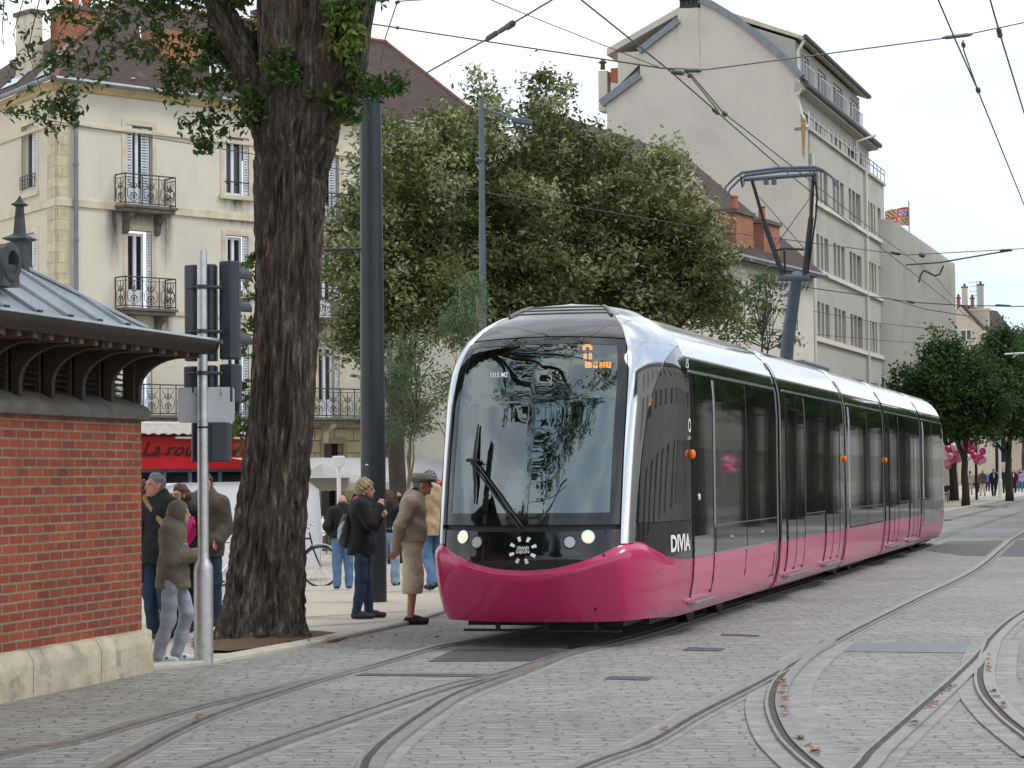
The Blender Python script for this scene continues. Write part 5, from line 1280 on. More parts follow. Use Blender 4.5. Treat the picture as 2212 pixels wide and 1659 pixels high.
# attic cheek seen above the verge
ch = [gp(1586, 46), gp(1636, 79), gp(1673, 111), gp(1700, 136), (yA, zat0), (yA, zat1)]; mb.prism(ch, 'x', .03, .20); mb.build('attic_cheek', M['plasterF'], bG)
mb = MB(); zs_ = zat1; ys_ = gp(1575, 42)
mb.prism([(.08, zs_-.02), (.08, zs_+.14), (ys_[0], ys_[1]+.35), (ys_[0], ys_[1]+.12)], 'x', .0, LG2+.3); mb.build('attic_roof_slab', M['stoneband'], bG)
mb = MB(); mb.tube([(-.1, .03, zs_+.12), (LG2+.35, .03, zs_+.12)], .11, 8); mb.build('gutter', M['zincdark'], bG)
for a, b, c, d in AW: make_window(bG, (a+b)/2, (b-a)/2-.02, c, d, yA+.15, glass='midglass'); mb = MB(); [mb.tube([(a-.2+(b-a+.4)*k/8, yA-.18, c-.3), (a-.2+(b-a+.4)*k/8, yA-.18, c+.55)], .02, 4) for k in range(9)]; mb.tube([(a-.2, yA-.18, c+.55), (b+.2, yA-.18, c+.55)], .03, 4); mb.build('window_guard', M['alu'], bG)
# main eave slab
mb = MB(); ye = .08; LGe = ar_(1897, 300, ye)[0]; mb.prism([(yA, zeave+.18), (ye, zeave-.05), (ye, zeave-.22), (.55, zeave-.28), (yA+.1, zeave-.28)], 'x', -.02, LGe); mb.build('eave_slab', M['plasterF'], bG)
mb = MB(); mb.tube([(-.12, ye-.05, zeave), (LGe+.1, ye-.08, zeave)], .13, 8); mb.build('gutter', M['zincdark'], bG)
# recessed top floor
y5 = .55; W5 = []
def pxrow(groups, y0, y1, yl):
    out = []
    for x0, x1 in groups:
        a = GF.px(x0, 600, yl)[0]; b = GF.px(x1, 600, yl)[0]; out.append((a, b))
    return out
g5 = pxrow([(1729, 1733), (1737, 1741), (1746, 1750), (1766, 1770), (1774, 1778), (1782, 1786), (1800, 1804), (1808, 1813), (1817, 1822), (1836, 1852), (1861, 1869)], 0, 0, y5)
zw0 = zbal+.25; zw1 = zeave-.75
W5 = [(max(a, .1), b, zw0, zw1) for a, b in g5 if b > .15]
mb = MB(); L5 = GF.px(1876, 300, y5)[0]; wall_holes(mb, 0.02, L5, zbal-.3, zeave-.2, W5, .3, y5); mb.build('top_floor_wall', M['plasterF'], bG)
for a, b, c, d in W5: mb = MB(); mb.box(a, b, y5+.25, y5+.3, c, d); mb.build('pane', M['midglass'], bG)
# main facade
zr = {}
xg = [[(1763.5, 1769.5), (1772.5, 1777.5), (1780.5, 1789)], [(1800, 1806), (1808.5, 1814), (1816.5, 1824)], [(1834.5, 1840), (1842, 1848.5), (1850, 1860)], [(1874.5, 1879), (1881, 1886), (1888, 1891)], [(1896.5, 1903)]]
zrow = []
for y0, y1 in ((359, 433), (505, 578), (650, 724), (800, 872)):
    zrow.append((GF.px(1765, y1)[1], GF.px(1765, y0)[1]))
MW = []
for (c, d) in zrow:
    for g in xg:
        for x0, x1 in g:
            a, b = GF.px(x0, 500)[0], GF.px(x1, 500)[0]; MW.append((a, b, c, d))
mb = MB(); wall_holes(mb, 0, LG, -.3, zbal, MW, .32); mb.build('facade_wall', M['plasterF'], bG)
gpane = [M['midglass'], M['darkglass'], pbr('net_curtain_pane', (.28, .275, .26), .25, 0, .2, 1)]
for k, (a, b, c, d) in enumerate(MW):
    mb = MB(); mb.box(a, b, .26, .31, c, d); o = mb.build('window', gpane[2] if (k*7) % 5 < 3 else gpane[(k*3) % 2], bG)
    if k < 40: mb = MB(); mb.box(a, b, .22, .27, c, c+.06); mb.box(a, b, .22, .27, (c+d)/2-.02, (c+d)/2+.03); mb.build('frame', M['stoneband'], o)
for (c, d) in zrow:
    for x0, x1 in ((1754, 1868), (1870, 1909)):
        a, b = GF.px(x0, 500)[0], GF.px(x1, 500)[0]; mb = MB(); mb.box(a, b, -.14, .02, c-.28, c-.10); mb.build('window_sill', M['plasterC'], bG)
# balcony railing of the top floor + slab
mb = MB(); mb.box(0, LG, -.12, y5+.05, zbal-.02, zbal+.12); mb.build('balcony_slab', M['plasterF'], bG)
mb = MB()
for z in (.45, .68): mb.tube([(.05, -.05, zbal+.12+z), (LG, -.05, zbal+.12+z)], .03, 5)
for k in range(19): mb.tube([(.05+(LG-.1)*k/18, -.05, zbal+.1), (.05+(LG-.1)*k/18, -.05, zbal+.8)], .03, 5)
mb.build('roof_railing', M['alu'], bG)
for x_ in (1753, 1869):
    u_ = GF.px(x_, 600)[0]; mb = MB(); mb.tube([(u_, -.12, zbal if x_ > 1800 else zbal-1), (u_, -.12, 0)], .085, 8); mb.build('downpipe', M['plasterC'], bG)
mb = MB(); mb.tube([(GF.px(1860, 250, ye)[0], .35, zbal), (GF.px(1860, 250, ye)[0], .35, zeave-.5), (GF.px(1866, 250, ye)[0], -.5, zeave-.1)], .07, 6); mb.tube([(.05, .12, zeave), (.02, .45, zeave-.45)], .07, 6); mb.tube([(.1, .1, zs_), (.05, yA-.1, zs_-.5), (.05, yA-.1, zeave)], .07, 6); mb.build('downpipe', M['plasterC'], bG)
mb = MB(); mb.box(LG-.1, LG, 0, 9, 0, zbal); mb.box(L5-.1, L5, y5, 9, zbal, zeave); mb.build('end_wall', M['plasterF'], bG)
# rust streak on the corner
yr0, zr0_ = gp(1733, 250); mb = MB(); mb.add([(-.012, gp(1730, 300)[0], gp(1730, 246)[1]), (-.012, gp(1741, 300)[0], gp(1741, 262)[1]), (-.012, gp(1736, 300)[0], gp(1736, 345)[1]), (-.012, gp(1733, 300)[0], gp(1733, 330)[1])], [(0, 1, 2, 3)]); mb.build('rust_stain', pbr('rust_stain_on_render', (.42, .26, .12), .9, 0, .35, 6), bG)
# ------------------------------------------------------------------ long building with folded concrete fins
f0 = at(1914, 486, 124); DF = Frame((f0.x, f0.y), (.30, .95)); LD = DF.px(2043, 700)[0]; zD = f0.z
bD = thing('finned_building', 'long pale building with a folded concrete front beyond the grey block', 'building', (DF.O.x, DF.O.y, 0), DF.rz)
mb = MB(); nF = 30; P = []
for k in range(nF):
    a = -3+(LD+3)*k/nF; b = -3+(LD+3)*(k+1)/nF
    for (u_, y) in ((a, 0), (a+.06, -.75), (b-.02, 0)): P.append([Vector((u_, y, -.5)), Vector((u_, y, zD)), Vector((u_, 3, zD+.01))])
mb.grid(P); mb.add([(LD, 0, -.5), (LD, 12, -.5), (LD, 12, zD), (LD, 0, zD)], [(0, 1, 2, 3)]); mb.build('folded_front', M['corrug'], bD)
fx, fzz = DF.px(1965, 612, 2); mb = MB(); mb.cyl((fx+1, 3.2, zD-1), (fx+1, 3.2, zD+1.2), 2.0, 24); mb.build('roof_drum', M['zincdark'], bD)
fp = at(1966, 612, 130); zf0 = zD
flg = thing('flag', 'quartered red, yellow and blue flag flying from a thin pole on the roof', 'flag', (fp.x, fp.y, zD))
zft = at(1966, 434, 130).z-zD; mb = MB(); mb.cyl((0, 0, 0), (0, 0, zft), .045, 8); mb.build('flag_pole', M['alu'], flg)
cR, cY, cB, cW_ = [pbr(n_, c_, .7, 0, .08) for n_, c_ in (('flag_red', (.55, .05, .04)), ('flag_yellow', (.62, .45, .05)), ('flag_blue', (.06, .09, .28)), ('flag_white', (.7, .7, .7)))]
fw, fh_ = 1.35, 1.05; mb = MB(); NX, NZ = 28, 20
def fpt(i, j, off): 
    u_ = i/NX; v_ = j/NZ; return (-fw*u_, .12*math.sin(u_*7+v_)+off, zft-.35-fh_*v_-(.25*u_*u_)*(1-v_)+.02*math.sin(u_*9))
for i in range(NX):
    for j in range(NZ):
        qx, qy = i*2//NX, j*2//NZ; lx, ly = (i % (NX//2))/(NX/2), (j % (NZ//2))/(NZ/2)
        if lx < .14 or lx > .85 or ly < .16 or ly > .84: m_ = 0 if (qx == qy or (i+j) % 3) else 3
        elif qx == qy: m_ = 2 if ((i+j) % 3 < 2) and ((i*3+j*5) % 4) else 3
        else: m_ = 2 if ((i+j) % 5 in (0, 1)) else 1
        mb.m = m_; mb.add([fpt(i, j, 0), fpt(i+1, j, 0), fpt(i+1, j+1, 0), fpt(i, j+1, 0)], [(0, 1, 2, 3)])
mb.build('flag_cloth', [cR, cY, cB, cW_], flg, fixn=False)
# ------------------------------------------------------------------ far house with gable and chimneys
e0 = at(2076, 800, 250); EF = Frame((e0.x, e0.y), (.965, -.26)); ex = lambda x, y: EF.px(x, y)
bE = thing('gabled_house', 'small far house with pale gable, brown roof and four chimneys', 'house', (EF.O.x, EF.O.y, 0), EF.rz)
pl = [ex(2000, 1040), ex(2000, 735), ex(2045, 684), ex(2075.5, 661), ex(2146, 737), ex(2150, 1040)]
mb = MB(); mb.prism(pl, 'y', 0, .4); mb.build('gable_wall', M['plasterE'], bE)
mb = MB(); a = Vector((ex(2075.5, 660)[0], -.1, ex(2075, 660)[1]+.1)); b = Vector((ex(2150, 741)[0], -.1, ex(2150, 741)[1]+.1)); mb.add([a, b, b+Vector((3, 12, -.5)), a+Vector((3.2, 12, 0))], [(0, 1, 2, 3)]); a2 = Vector((ex(2000, 738)[0], -.1, ex(2000, 738)[1]+.1)); mb.add([a, a2, a2+Vector((0, 12, 0)), a+Vector((3.2, 12, 0))], [(0, 1, 2, 3)]); mb.build('tiled_roof', M['tiles'], bE)
for x0, x1 in ((2076, 2099), (2056, 2070)):
    a, z1_ = ex(x0, 712); b, z0_ = ex(x1, 735); make_window(bE, (a+b)/2, (b-a)/2, z0_, z1_, -.06, glass='midglass')
for x0, x1, y0, m_ in ((2078, 2091, 622, 'plasterE'), (2067, 2075, 645, 'terracotta'), (2097, 2105, 646, 'terracotta'), (2112, 2126, 617, 'plasterF')):
    a, z1_ = EF.px(x0, y0, 2.); b, z0_ = EF.px(x1, 700, 2.); mb = MB(); mb.box(a, b, 1.5, 2.2, z0_-1, z1_); o = mb.build('chimney', M[m_], bE)
    mb = MB(); mb.box(a-.08, b+.08, 1.42, 2.28, z1_, z1_+.12); mb.cyl(((a+b)/2, 1.85, z1_), ((a+b)/2, 1.85, z1_+.45), .13, 8); mb.build('chimney_pot', M['zincdark'], o)
a, z1_ = EF.px(2082, 668, 1.8); b, z0_ = EF.px(2137, 700, 1.8); mb = MB(); mb.box(a, b, 1.3, 2.4, z0_-.3, z1_-.25); mb.box(a-.1, b+.15, 1.2, 2.5, z1_-.25, z1_); mb.build('chimney_base', M['plasterE'], bE)
a, z1_ = EF.px(2110, 608, 1.9); z0_ = EF.px(2110, 672, 1.9)[1]; mb = MB(); mb.tube([(a, 1.9, z0_), (a, 1.9, z1_)], .03, 5)
for k, w_ in enumerate((1., .7, .8, .5)): z = z1_-.05-.5*k; mb.tube([(a-w_, 1.9, z), (a+.35, 1.9, z)], .022, 5)
mb.build('aerial', M['iron'], bE)
# pale low wall / buildings behind the far right trees
fpw = at(2080, 1010, 262); FW = Frame((fpw.x, fpw.y), (.97, .1)); bF = thing('pale_building', 'pale plain building just visible between the far tree trunks', 'building', (FW.O.x, FW.O.y, 0), FW.rz)
mb = MB(); wall_holes(mb, -6, 40, 0, 7.5, [(3.4, 4.2, .2, 4.6), (7.5, 8.3, .2, 2.3), (12, 13, .5, 3)], .3); mb.build('wall', M['plasterE'], bF); mb = MB(); mb.box(-3, 30, .3, .4, 0, 5.4); mb.build('dark_openings', M['darkglass'], bF)
# ------------------------------------------------------------------ vegetation
def leafcloud(cent, n_per, rad, size, tint, name, mat_, parent, shape='diamond', flat=.75, up=.25, rng=RNG):
    cent = np.asarray(cent, float); K = len(cent); n_per = np.asarray([n_per]*K if np.isscalar(n_per) else n_per); idx = np.repeat(np.arange(K), n_per); N_ = len(idx)
    rad = np.asarray([rad]*K if np.isscalar(rad) else rad)[idx][:, None]
    p = cent[idx]+rng.normal(0, 1, (N_, 3))*rad*np.array([.55, .55, .42])
    nrm = rng.normal(0, 1, (N_, 3)); nrm[:, 2] = np.abs(nrm[:, 2])*1.1+up; nrm /= np.linalg.norm(nrm, axis=1, keepdims=True)
    a = rng.normal(0, 1, (N_, 3)); a -= nrm*(a*nrm).sum(1, keepdims=True); a /= np.linalg.norm(a, axis=1, keepdims=True); b = np.cross(nrm, a)
    s = (size*rng.uniform(.6, 1.35, N_))[:, None]
    fold = nrm*s*.22
    V = np.stack([p-a*s, p+b*s*flat*.62+fold-a*s*.1, p+a*s*1.05, p-b*s*flat*.62+fold-a*s*.1], 1).reshape(-1, 3)
    i = np.arange(N_)[:, None]*4; Fq = i+np.array([[0, 1, 2, 3]])
    t = np.asarray(tint)[idx]+rng.normal(0, .05, N_); t = np.clip(t, 0, .95)
    return npmesh(name, V, Fq, mat_, parent, attr=np.repeat(t, 4))
def limb(mb, a, b, r0, r1, wob=.12, n=6, nseg=6):
    a = Vector(a); b = Vector(b); L = (b-a).length; P = []
    ox, oy = random.uniform(-1, 1), random.uniform(-1, 1)
    for k in range(n+1):
        t = k/n; q = a.lerp(b, t); s_ = math.sin(t*math.pi); q = q+Vector((ox*s_*wob*L+random.uniform(-.02, .02)*L*s_, oy*s_*wob*L, .10*L*s_)); P.append(q)
    mb.tube(P, [r0+(r1-r0)*k/n for k in range(n+1)], nseg, caps=False); return P
def tree(name, label, base, lobes, trunk_h, r, nclump, nleaf, lsize, mat_, crad=.32, group=None, barkm='branch', tint_up=.5, nlimb=46, lighttop=0, cat='tree'):
    t = thing(name, label, cat, base, 0, group); mb = MB()
    zt_ = trunk_h; mb.tube([(0, 0, -.1), (.02, .03, zt_*.3), (-.04, .02, zt_*.7), (0, 0, zt_)], [r*1.35, r*1.05, r*.95, r*.9], 12)
    C_ = []; 
    vol = [l[3]*l[4]*l[5] for l in lobes]; tot = sum(vol)
    for l, v in zip(lobes, vol):
        k = int(nclump*v/tot)+3
        for _ in range(k):
            d = RNG.normal(0, 1, 3); d /= np.linalg.norm(d); q = RNG.random()**.38
            C_.append((l[0]+d[0]*l[3]*q, l[1]+d[1]*l[4]*q, l[2]+d[2]*l[5]*q, q))
    C_ = np.array(C_); top = C_[:, 2].max(); bot = C_[:, 2].min()
    forks = []
    for k in range(5):
        l = lobes[k % len(lobes)]; e = (l[0]*.6+random.uniform(-.3, .3), l[1]*.5+random.uniform(-.5, .5), zt_+(l[2]-zt_)*.55+random.uniform(-.4, .4)); P = limb(mb, (0, 0, zt_*.92), e, r*.6, r*.28, .06, 6, 8); forks.append(P)
    sel = RNG.choice(len(C_), min(nlimb, len(C_)), replace=False)
    for i in sel:
        e = Vector(C_[i, :3]); bst = min(((q-e).length, q) for P in forks for q in P[2:]); limb(mb, bst[1], e, r*.17, .012, .10, 5, 5)
    mb.build('trunk', M[barkm], t, smooth=True)
    nz_ = np.array([mnoise.noise(Vector((c[0]*.55, c[1]*.55, c[2]*.55))) for c in C_])
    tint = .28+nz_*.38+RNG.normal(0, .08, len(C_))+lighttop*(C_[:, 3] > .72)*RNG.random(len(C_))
    np_ = RNG.integers(int(nleaf*.6), int(nleaf*1.4), len(C_))
    leafcloud(C_[:, :3], np_, crad*RNG.uniform(.7, 1.3, len(C_)), lsize, tint, 'crown', mat_, t)
    return t
def lobe(x, y, Y, rx_px, rz_px, ry, base):
    p = at(x, y, Y); s = Y/F; return (p.x-base[0], p.y-base[1], p.z-base[2], rx_px*s, ry, rz_px*s)
# three lime trees behind the tram
def spot(x, Y): p = at(x, 1030, Y); return (p.x, p.y, gz(p.x, p.y))
b1 = spot(860, 52); tree('lime_tree', 'olive green lime tree behind the dark pole, lowest and leftmost of the big limes', b1,
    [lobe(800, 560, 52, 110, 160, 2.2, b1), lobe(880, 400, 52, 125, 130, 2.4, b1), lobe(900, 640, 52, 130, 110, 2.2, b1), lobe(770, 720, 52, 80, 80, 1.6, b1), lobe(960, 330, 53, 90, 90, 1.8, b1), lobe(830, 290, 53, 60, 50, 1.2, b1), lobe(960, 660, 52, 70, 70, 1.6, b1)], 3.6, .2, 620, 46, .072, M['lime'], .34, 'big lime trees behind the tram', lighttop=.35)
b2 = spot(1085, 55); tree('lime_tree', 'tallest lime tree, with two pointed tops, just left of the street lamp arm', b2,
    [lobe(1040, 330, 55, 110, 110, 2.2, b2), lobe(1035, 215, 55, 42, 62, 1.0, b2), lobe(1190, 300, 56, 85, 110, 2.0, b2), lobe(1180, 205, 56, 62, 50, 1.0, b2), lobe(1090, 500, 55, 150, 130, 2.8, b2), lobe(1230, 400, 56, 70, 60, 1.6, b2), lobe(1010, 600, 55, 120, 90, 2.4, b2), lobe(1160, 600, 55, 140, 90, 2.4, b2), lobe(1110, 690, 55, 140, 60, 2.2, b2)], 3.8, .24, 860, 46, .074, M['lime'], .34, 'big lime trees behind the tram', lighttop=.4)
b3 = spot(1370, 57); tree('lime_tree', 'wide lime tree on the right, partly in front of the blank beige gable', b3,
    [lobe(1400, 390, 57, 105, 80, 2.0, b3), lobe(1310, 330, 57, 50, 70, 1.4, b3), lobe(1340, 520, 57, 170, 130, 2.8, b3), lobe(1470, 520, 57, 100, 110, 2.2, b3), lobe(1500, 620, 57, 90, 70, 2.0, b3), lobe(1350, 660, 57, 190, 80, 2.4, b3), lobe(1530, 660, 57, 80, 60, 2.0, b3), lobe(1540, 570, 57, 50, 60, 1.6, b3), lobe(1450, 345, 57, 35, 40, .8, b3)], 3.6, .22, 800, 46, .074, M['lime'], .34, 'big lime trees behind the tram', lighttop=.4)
b4 = spot(1640, 60); tree('lime_tree', 'sparse light leafy branches left of the pantograph foot', b4,
    [lobe(1645, 640, 60, 55, 55, 1.4, b4), lobe(1600, 720, 60, 60, 30, 1.4, b4), lobe(1690, 735, 60, 45, 18, 1, b4)], 3.2, .07, 44, 20, .075, M['young'], .3, nlimb=36)
# young tree and its neighbour on the pavement
b5 = spot(884, 39); tree('young_tree', 'slender young ash tree with airy pale green leaves beside the dark pole', b5,
    [lobe(885, 790, 39, 55, 55, .6, b5), lobe(890, 850, 39, 70, 50, .7, b5), lobe(905, 900, 39, 62, 40, .6, b5), lobe(880, 930, 39, 45, 30, .5, b5), lobe(880, 740, 39, 25, 35, .4, b5)], 1.75, .035, 190, 26, .028, M['young'], .16, nlimb=60, barkm='youngbark')
b6 = spot(975, 41); tree('young_tree', 'bright leafed sapling half hidden behind the left edge of the tram', b6,
    [lobe(962, 830, 41, 25, 50, .4, b6), lobe(990, 700, 41, 40, 60, .6, b6), lobe(1020, 640, 42, 40, 50, .6, b6)], 2.2, .03, 90, 24, .04, M['young'], .18, nlimb=24, barkm='youngbark')
# row of dark trees at the far right
for k, (x, Y, ls, tr) in enumerate([
    (2085, 112, [(2010, 850, 95, 75), (2070, 800, 75, 60), (2030, 760, 45, 50), (2110, 850, 90, 70), (2040, 885, 90, 50), (1960, 870, 45, 45), (2105, 920, 70, 40)], 2.2),
    (2180, 128, [(2150, 790, 60, 60), (2190, 860, 75, 80), (2135, 900, 65, 60), (2170, 730, 35, 35)], 2.4),
    (2250, 150, [(2215, 790, 50, 50), (2220, 880, 60, 70), (2260, 800, 60, 90)], 2.7),
    (2060, 135, [(2060, 900, 70, 40), (1990, 830, 60, 50), (2120, 880, 60, 50)], 2.7)]):
    b = spot(x, Y); p0 = at(x, 1030, Y)
    lab = ['nearest dark leafy tree behind the end of the tram', 'second dark tree, beyond the white lamp post', 'dark tree cut by the right edge of the picture', 'dark tree behind the pink balloons'][k]
    tree('street_tree', lab, b, [lobe(a, c, Y, d, e, d*Y/F*.9, b) for a, c, d, e in ls], tr, .17+.02*k, 620, 40, .115, M['dense'], .5, 'dark trees along the far street', nlimb=24)
bx = spot(2212, 240); tree('street_tree', 'tiny far tree top at the right edge above the others', bx, [lobe(2215, 735, 240, 30, 22, 3, bx), lobe(2230, 760, 240, 30, 40, 3, bx)], 4, .2, 90, 40, .18, M['dense'], .7, nlimb=8)
# ---------------- big foreground trunk
bt = grd(562, 1385); trunk_o = thing('plane_tree', 'huge foreground tree with deeply furrowed bark and ivy at its fork', 'tree', bt)
def tp(x, y, dy=0): p = at(x, y, bt.y+dy); return Vector((p.x-bt.x, dy, p.z-bt.z))
def barktube(mb, pts, rs, nseg=56, per=26, furrow=.03, flare=0):
    # centre points and radii resampled; surface furrowed with ridged noise, real geometry
    m = len(pts); rows = []
    for i in range((m-1)*per+1):
        s_ = i/per; k = min(int(s_), m-2); t = s_-k
        p0, p1, p2, p3 = [pts[min(max(k+q, 0), m-1)] for q in (-1, 0, 1, 2)]
        c = .5*((2*p1)+(-p0+p2)*t+(2*p0-5*p1+4*p2-p3)*t*t+(-p0+3*p1-3*p2+p3)*t**3); r_ = rs[k]+(rs[k+1]-rs[k])*(t*t*(3-2*t)*.6+t*.4)
        d = (p2-p1).normalized(); u = Vector((1, 0, 0))-d*d.x; u.normalize(); v = d.cross(u)
        row = []
        for j in range(nseg+1):
            a = 2*math.pi*j/nseg; dr = math.cos(a)*u+math.sin(a)*v
            q = Vector((math.cos(a)*2.6+c.x*1.2, math.sin(a)*2.6, c.z*.55)); n1 = mnoise.noise(q); 
            q2 = Vector((math.cos(a)*9.5*r_/.33, math.sin(a)*9.5*r_/.33, c.z*1.3+n1*1.5)); n2 = 1-abs(mnoise.noise(q2))*2
            q3 = Vector((math.cos(a)*20*r_/.33, math.sin(a)*20*r_/.33, c.z*3.5)); n3 = mnoise.noise(q3)
            row.append(c+dr*(r_*(1+.10*n1)+furrow*(n2-.6)+furrow*.35*n3))
        rows.append(row)
    mb.grid(rows)
mb = MB()
main = [(563, 1392, .50), (566, 1340, .435), (574, 1260, .40), (583, 1150, .365), (594, 1040, .345), (606, 920, .33), (613, 780, .325), (620, 640, .325), (624, 500, .335), (628, 380, .365), (640, 290, .42), (652, 230, .44)]
barktube(mb, [tp(x, y) for x, y, r_ in main], [r_ for x, y, r_ in main], 120, 26, .055)
# root flare
for a in np.linspace(0, 6.28, 8)[:-1]:
    barktube(mb, [Vector((.46*math.cos(a), .46*math.sin(a), -.12))+tp(563, 1385), Vector((.36*math.cos(a), .36*math.sin(a), .12))+tp(563, 1385), Vector((.22*math.cos(a), .22*math.sin(a), .6))+tp(566, 1385)], [.16, .13, .10], 20, 8, .02)
lims = [[(600, 300, .26, 0), (560, 190, .20, .1), (505, 80, .155, .1), (455, -30, .13, .1), (400, -200, .11, 0)],
        [(640, 260, .34, 0), (622, 140, .30, 0), (612, 20, .27, -.05), (600, -150, .24, -.1)],
        [(645, 300, .32, -.05), (678, 170, .28, -.12), (700, 60, .25, -.1), (712, -60, .22, -.1), (720, -220, .18, -.1)],
        [(655, 285, .22, .05), (705, 225, .21, .0), (752, 155, .17, .0), (772, 60, .14, .0), (792, -40, .13, .0), (810, -200, .10, .0)]]
for L in lims: barktube(mb, [tp(x, y, dy) for x, y, r_, dy in L], [r_ for x, y, r_, dy in L], 64, 18, .036)
# burl on the right limb
bc = tp(725, 62, -.14)
mb.build('trunk', M['bark'], trunk_o, smooth=True)
mb = MB(); P = []
for i in range(15):
    th = math.pi*i/14; P.append([bc+Vector((math.sin(th)*math.cos(a)*.19, math.sin(th)*math.sin(a)*.19, math.cos(th)*.27))*(1+.25*mnoise.noise(Vector((math.cos(a)*2, math.sin(a)*2, th*2)))) for a in np.linspace(0, 2*math.pi, 25)])
mb.grid(P); mb.build('burl', M['bark'], trunk_o, smooth=True)
# hanging twigs and leaf sprays of the tree, top left; ivy round the fork
tw = MB(); CL = []; TI = []; NL = []; RD = []
def spray(pts, depth, n, rad=.09, per=9, tint=.35, r_=.008):
    P = [tp(x, y, depth+random.uniform(-.1, .1)) for x, y in pts]; tw.tube(P, [r_*(1-.7*i/len(P)) for i in range(len(P))], 4, caps=False)
    for _ in range(n):
        k = random.randrange(len(P)-1); q = P[k].lerp(P[k+1], random.random())+Vector((random.gauss(0, rad), random.gauss(0, rad*1.5), random.gauss(-.02, rad*.8)))
        CL.append(q); TI.append(tint+random.gauss(0, .12)); NL.append(random.randint(int(per*.5), int(per*1.5))); RD.append(random.uniform(.05, .10))
for pts, dp, n, rad, per in [
    ([(440, -60), (380, 20), (330, 80), (310, 130)], .3, 30, .14, 12), ([(440, -40), (420, 60), (400, 150), (395, 200)], .2, 44, .16, 13), ([(470, -40), (450, 60), (440, 130), (430, 190)], .1, 34, .14, 12),
    ([(430, -50), (340, 0), (250, 20), (190, 60)], .5, 30, .12, 10), ([(200, -60), (170, 20), (130, 70), (110, 150)], .6, 26, .12, 10), ([(60, -80), (50, 0), (30, 70), (40, 140)], .8, 8, .08, 6),
    ([(320, 60), (260, 100), (200, 150), (150, 200), (140, 260)], .4, 32, .11, 9), ([(140, 180), (110, 230), (60, 240), (25, 250)], .4, 14, .07, 8), ([(140, 210), (135, 250), (125, 290)], .4, 12, .07, 9),
    ([(545, 200), (500, 230), (450, 250), (400, 270), (385, 275)], -.2, 18, .07, 8), ([(540, 220), (500, 260), (450, 300), (425, 320)], -.2, 18, .07, 8), ([(530, 200), (545, 240), (540, 275)], -.2, 12, .06, 8), ([(470, 180), (455, 230), (445, 270)], -.1, 8, .05, 6),
    ([(90, -20), (75, 40), (60, 110), (90, 200)], .6, 12, .1, 7), ([(10, -20), (5, 60), (8, 100)], .8, 5, .06, 5), ([(250, -40), (230, 30), (215, 100), (190, 160)], .5, 18, .1, 9), ([(480, 0), (520, -10), (560, -20)], .2, 26, .12, 12), ([(380, 0), (350, -20), (300, -40)], .3, 30, .14, 12),
    ([(365, 110), (370, 160), (370, 200)], .2, 14, .09, 10)]:
    spray(pts, dp, n, rad, per, .30)
# ivy on the fork
for x0, y0, sx_, sy_, n, ti in [(490, 90, 45, 50, 46, .22), (560, 95, 40, 50, 30, .2), (600, 150, 22, 40, 26, .35), (748, 40, 24, 60, 40, .62), (755, 90, 22, 34, 26, .75), (762, 150, 20, 40, 12, .3), (800, 190, 42, 20, 26, .3), (745, 235, 32, 24, 26, .45), (640, 160, 14, 22, 12, .4), (540, 230, 22, 40, 18, .35), (715, 20, 20, 26, 18, .5), (800, -10, 26, 26, 12, .5), (840, 180, 34, 14, 12, .3), (690, 200, 14, 20, 8, .35), (530, 160, 30, 40, 20, .25), (855, 190, 14, 9, 5, .3)]:
    for _ in range(n): CL.append(tp(x0+random.gauss(0, sx_*.55), y0+random.gauss(0, sy_*.55), random.uniform(-.50, -.15) if x0 > 590 or y0 > 200 else random.uniform(.05, .5))); TI.append(ti+random.gauss(0, .08)); NL.append(random.randint(6, 13)); RD.append(random.uniform(.05, .09))
# shoots from the lower trunk, left side
for x0, y0, n in ((538, 590, 8), (530, 640, 7), (534, 700, 8), (528, 760, 6), (524, 850, 8), (520, 930, 8), (515, 900, 5), (545, 560, 5), (508, 975, 3)):
    for _ in range(n): CL.append(tp(x0+random.gauss(0, 8), y0+random.gauss(0, 16), random.uniform(-.1, .25))); TI.append(.6+random.gauss(0, .1)); NL.append(random.randint(4, 8)); RD.append(.05)
tw.build('twigs', M['branch'], trunk_o)
uc_ = []
for lx, ly, lz, rx, ry, rz, n in ((-6, 17, 12.5, 4.5, 5, 2.6, 150), (-1.5, 14, 12.0, 3.5, 4.5, 2.0, 110), (-5, 10, 11.0, 3.5, 4, 2.0, 80), (-3, 24, 12.5, 4, 4, 2.4, 110), (3.5, 17, 13.5, 2.6, 3.2, 1.4, 50), (-.5, 9.5, 12.5, 3.2, 2.6, 1.6, 90), (2.5, 11.5, 12, 2.4, 2.4, 1.2, 50)):
    for _ in range(n):
        d = RNG.normal(0, 1, 3); d /= np.linalg.norm(d); q = RNG.random()**.4; uc_.append((lx+d[0]*rx*q-bt.x, ly+d[1]*ry*q-bt.y, lz+d[2]*rz*q-bt.z))
leafcloud(np.array(uc_), 26, .5, .13, RNG.normal(.35, .12, len(uc_)), 'upper_crown', M['ivy'], trunk_o)
mb = MB()
for a, b, r_ in (((-.2, -.1, 7.3), (-4, -6, 11.5), .16), ((.2, -.1, 7.3), (2.5, -9, 11.5), .16), ((0, 0, 7.6), (0, -3, 12.5), .2), ((-.1, 0, 7.4), (-4, -14, 10.5), .12), ((.3, 0, 7.4), (6, -7, 13), .12)): limb(mb, a, b, r_, .03, .05, 6, 8)
mb.build('upper_limbs', M['bark'], trunk_o)
leafcloud(np.array([tuple(c) for c in CL]), np.array(NL), np.array(RD)*1.3, .046, np.array(TI), 'crown', M['ivy'], trunk_o, up=.1)
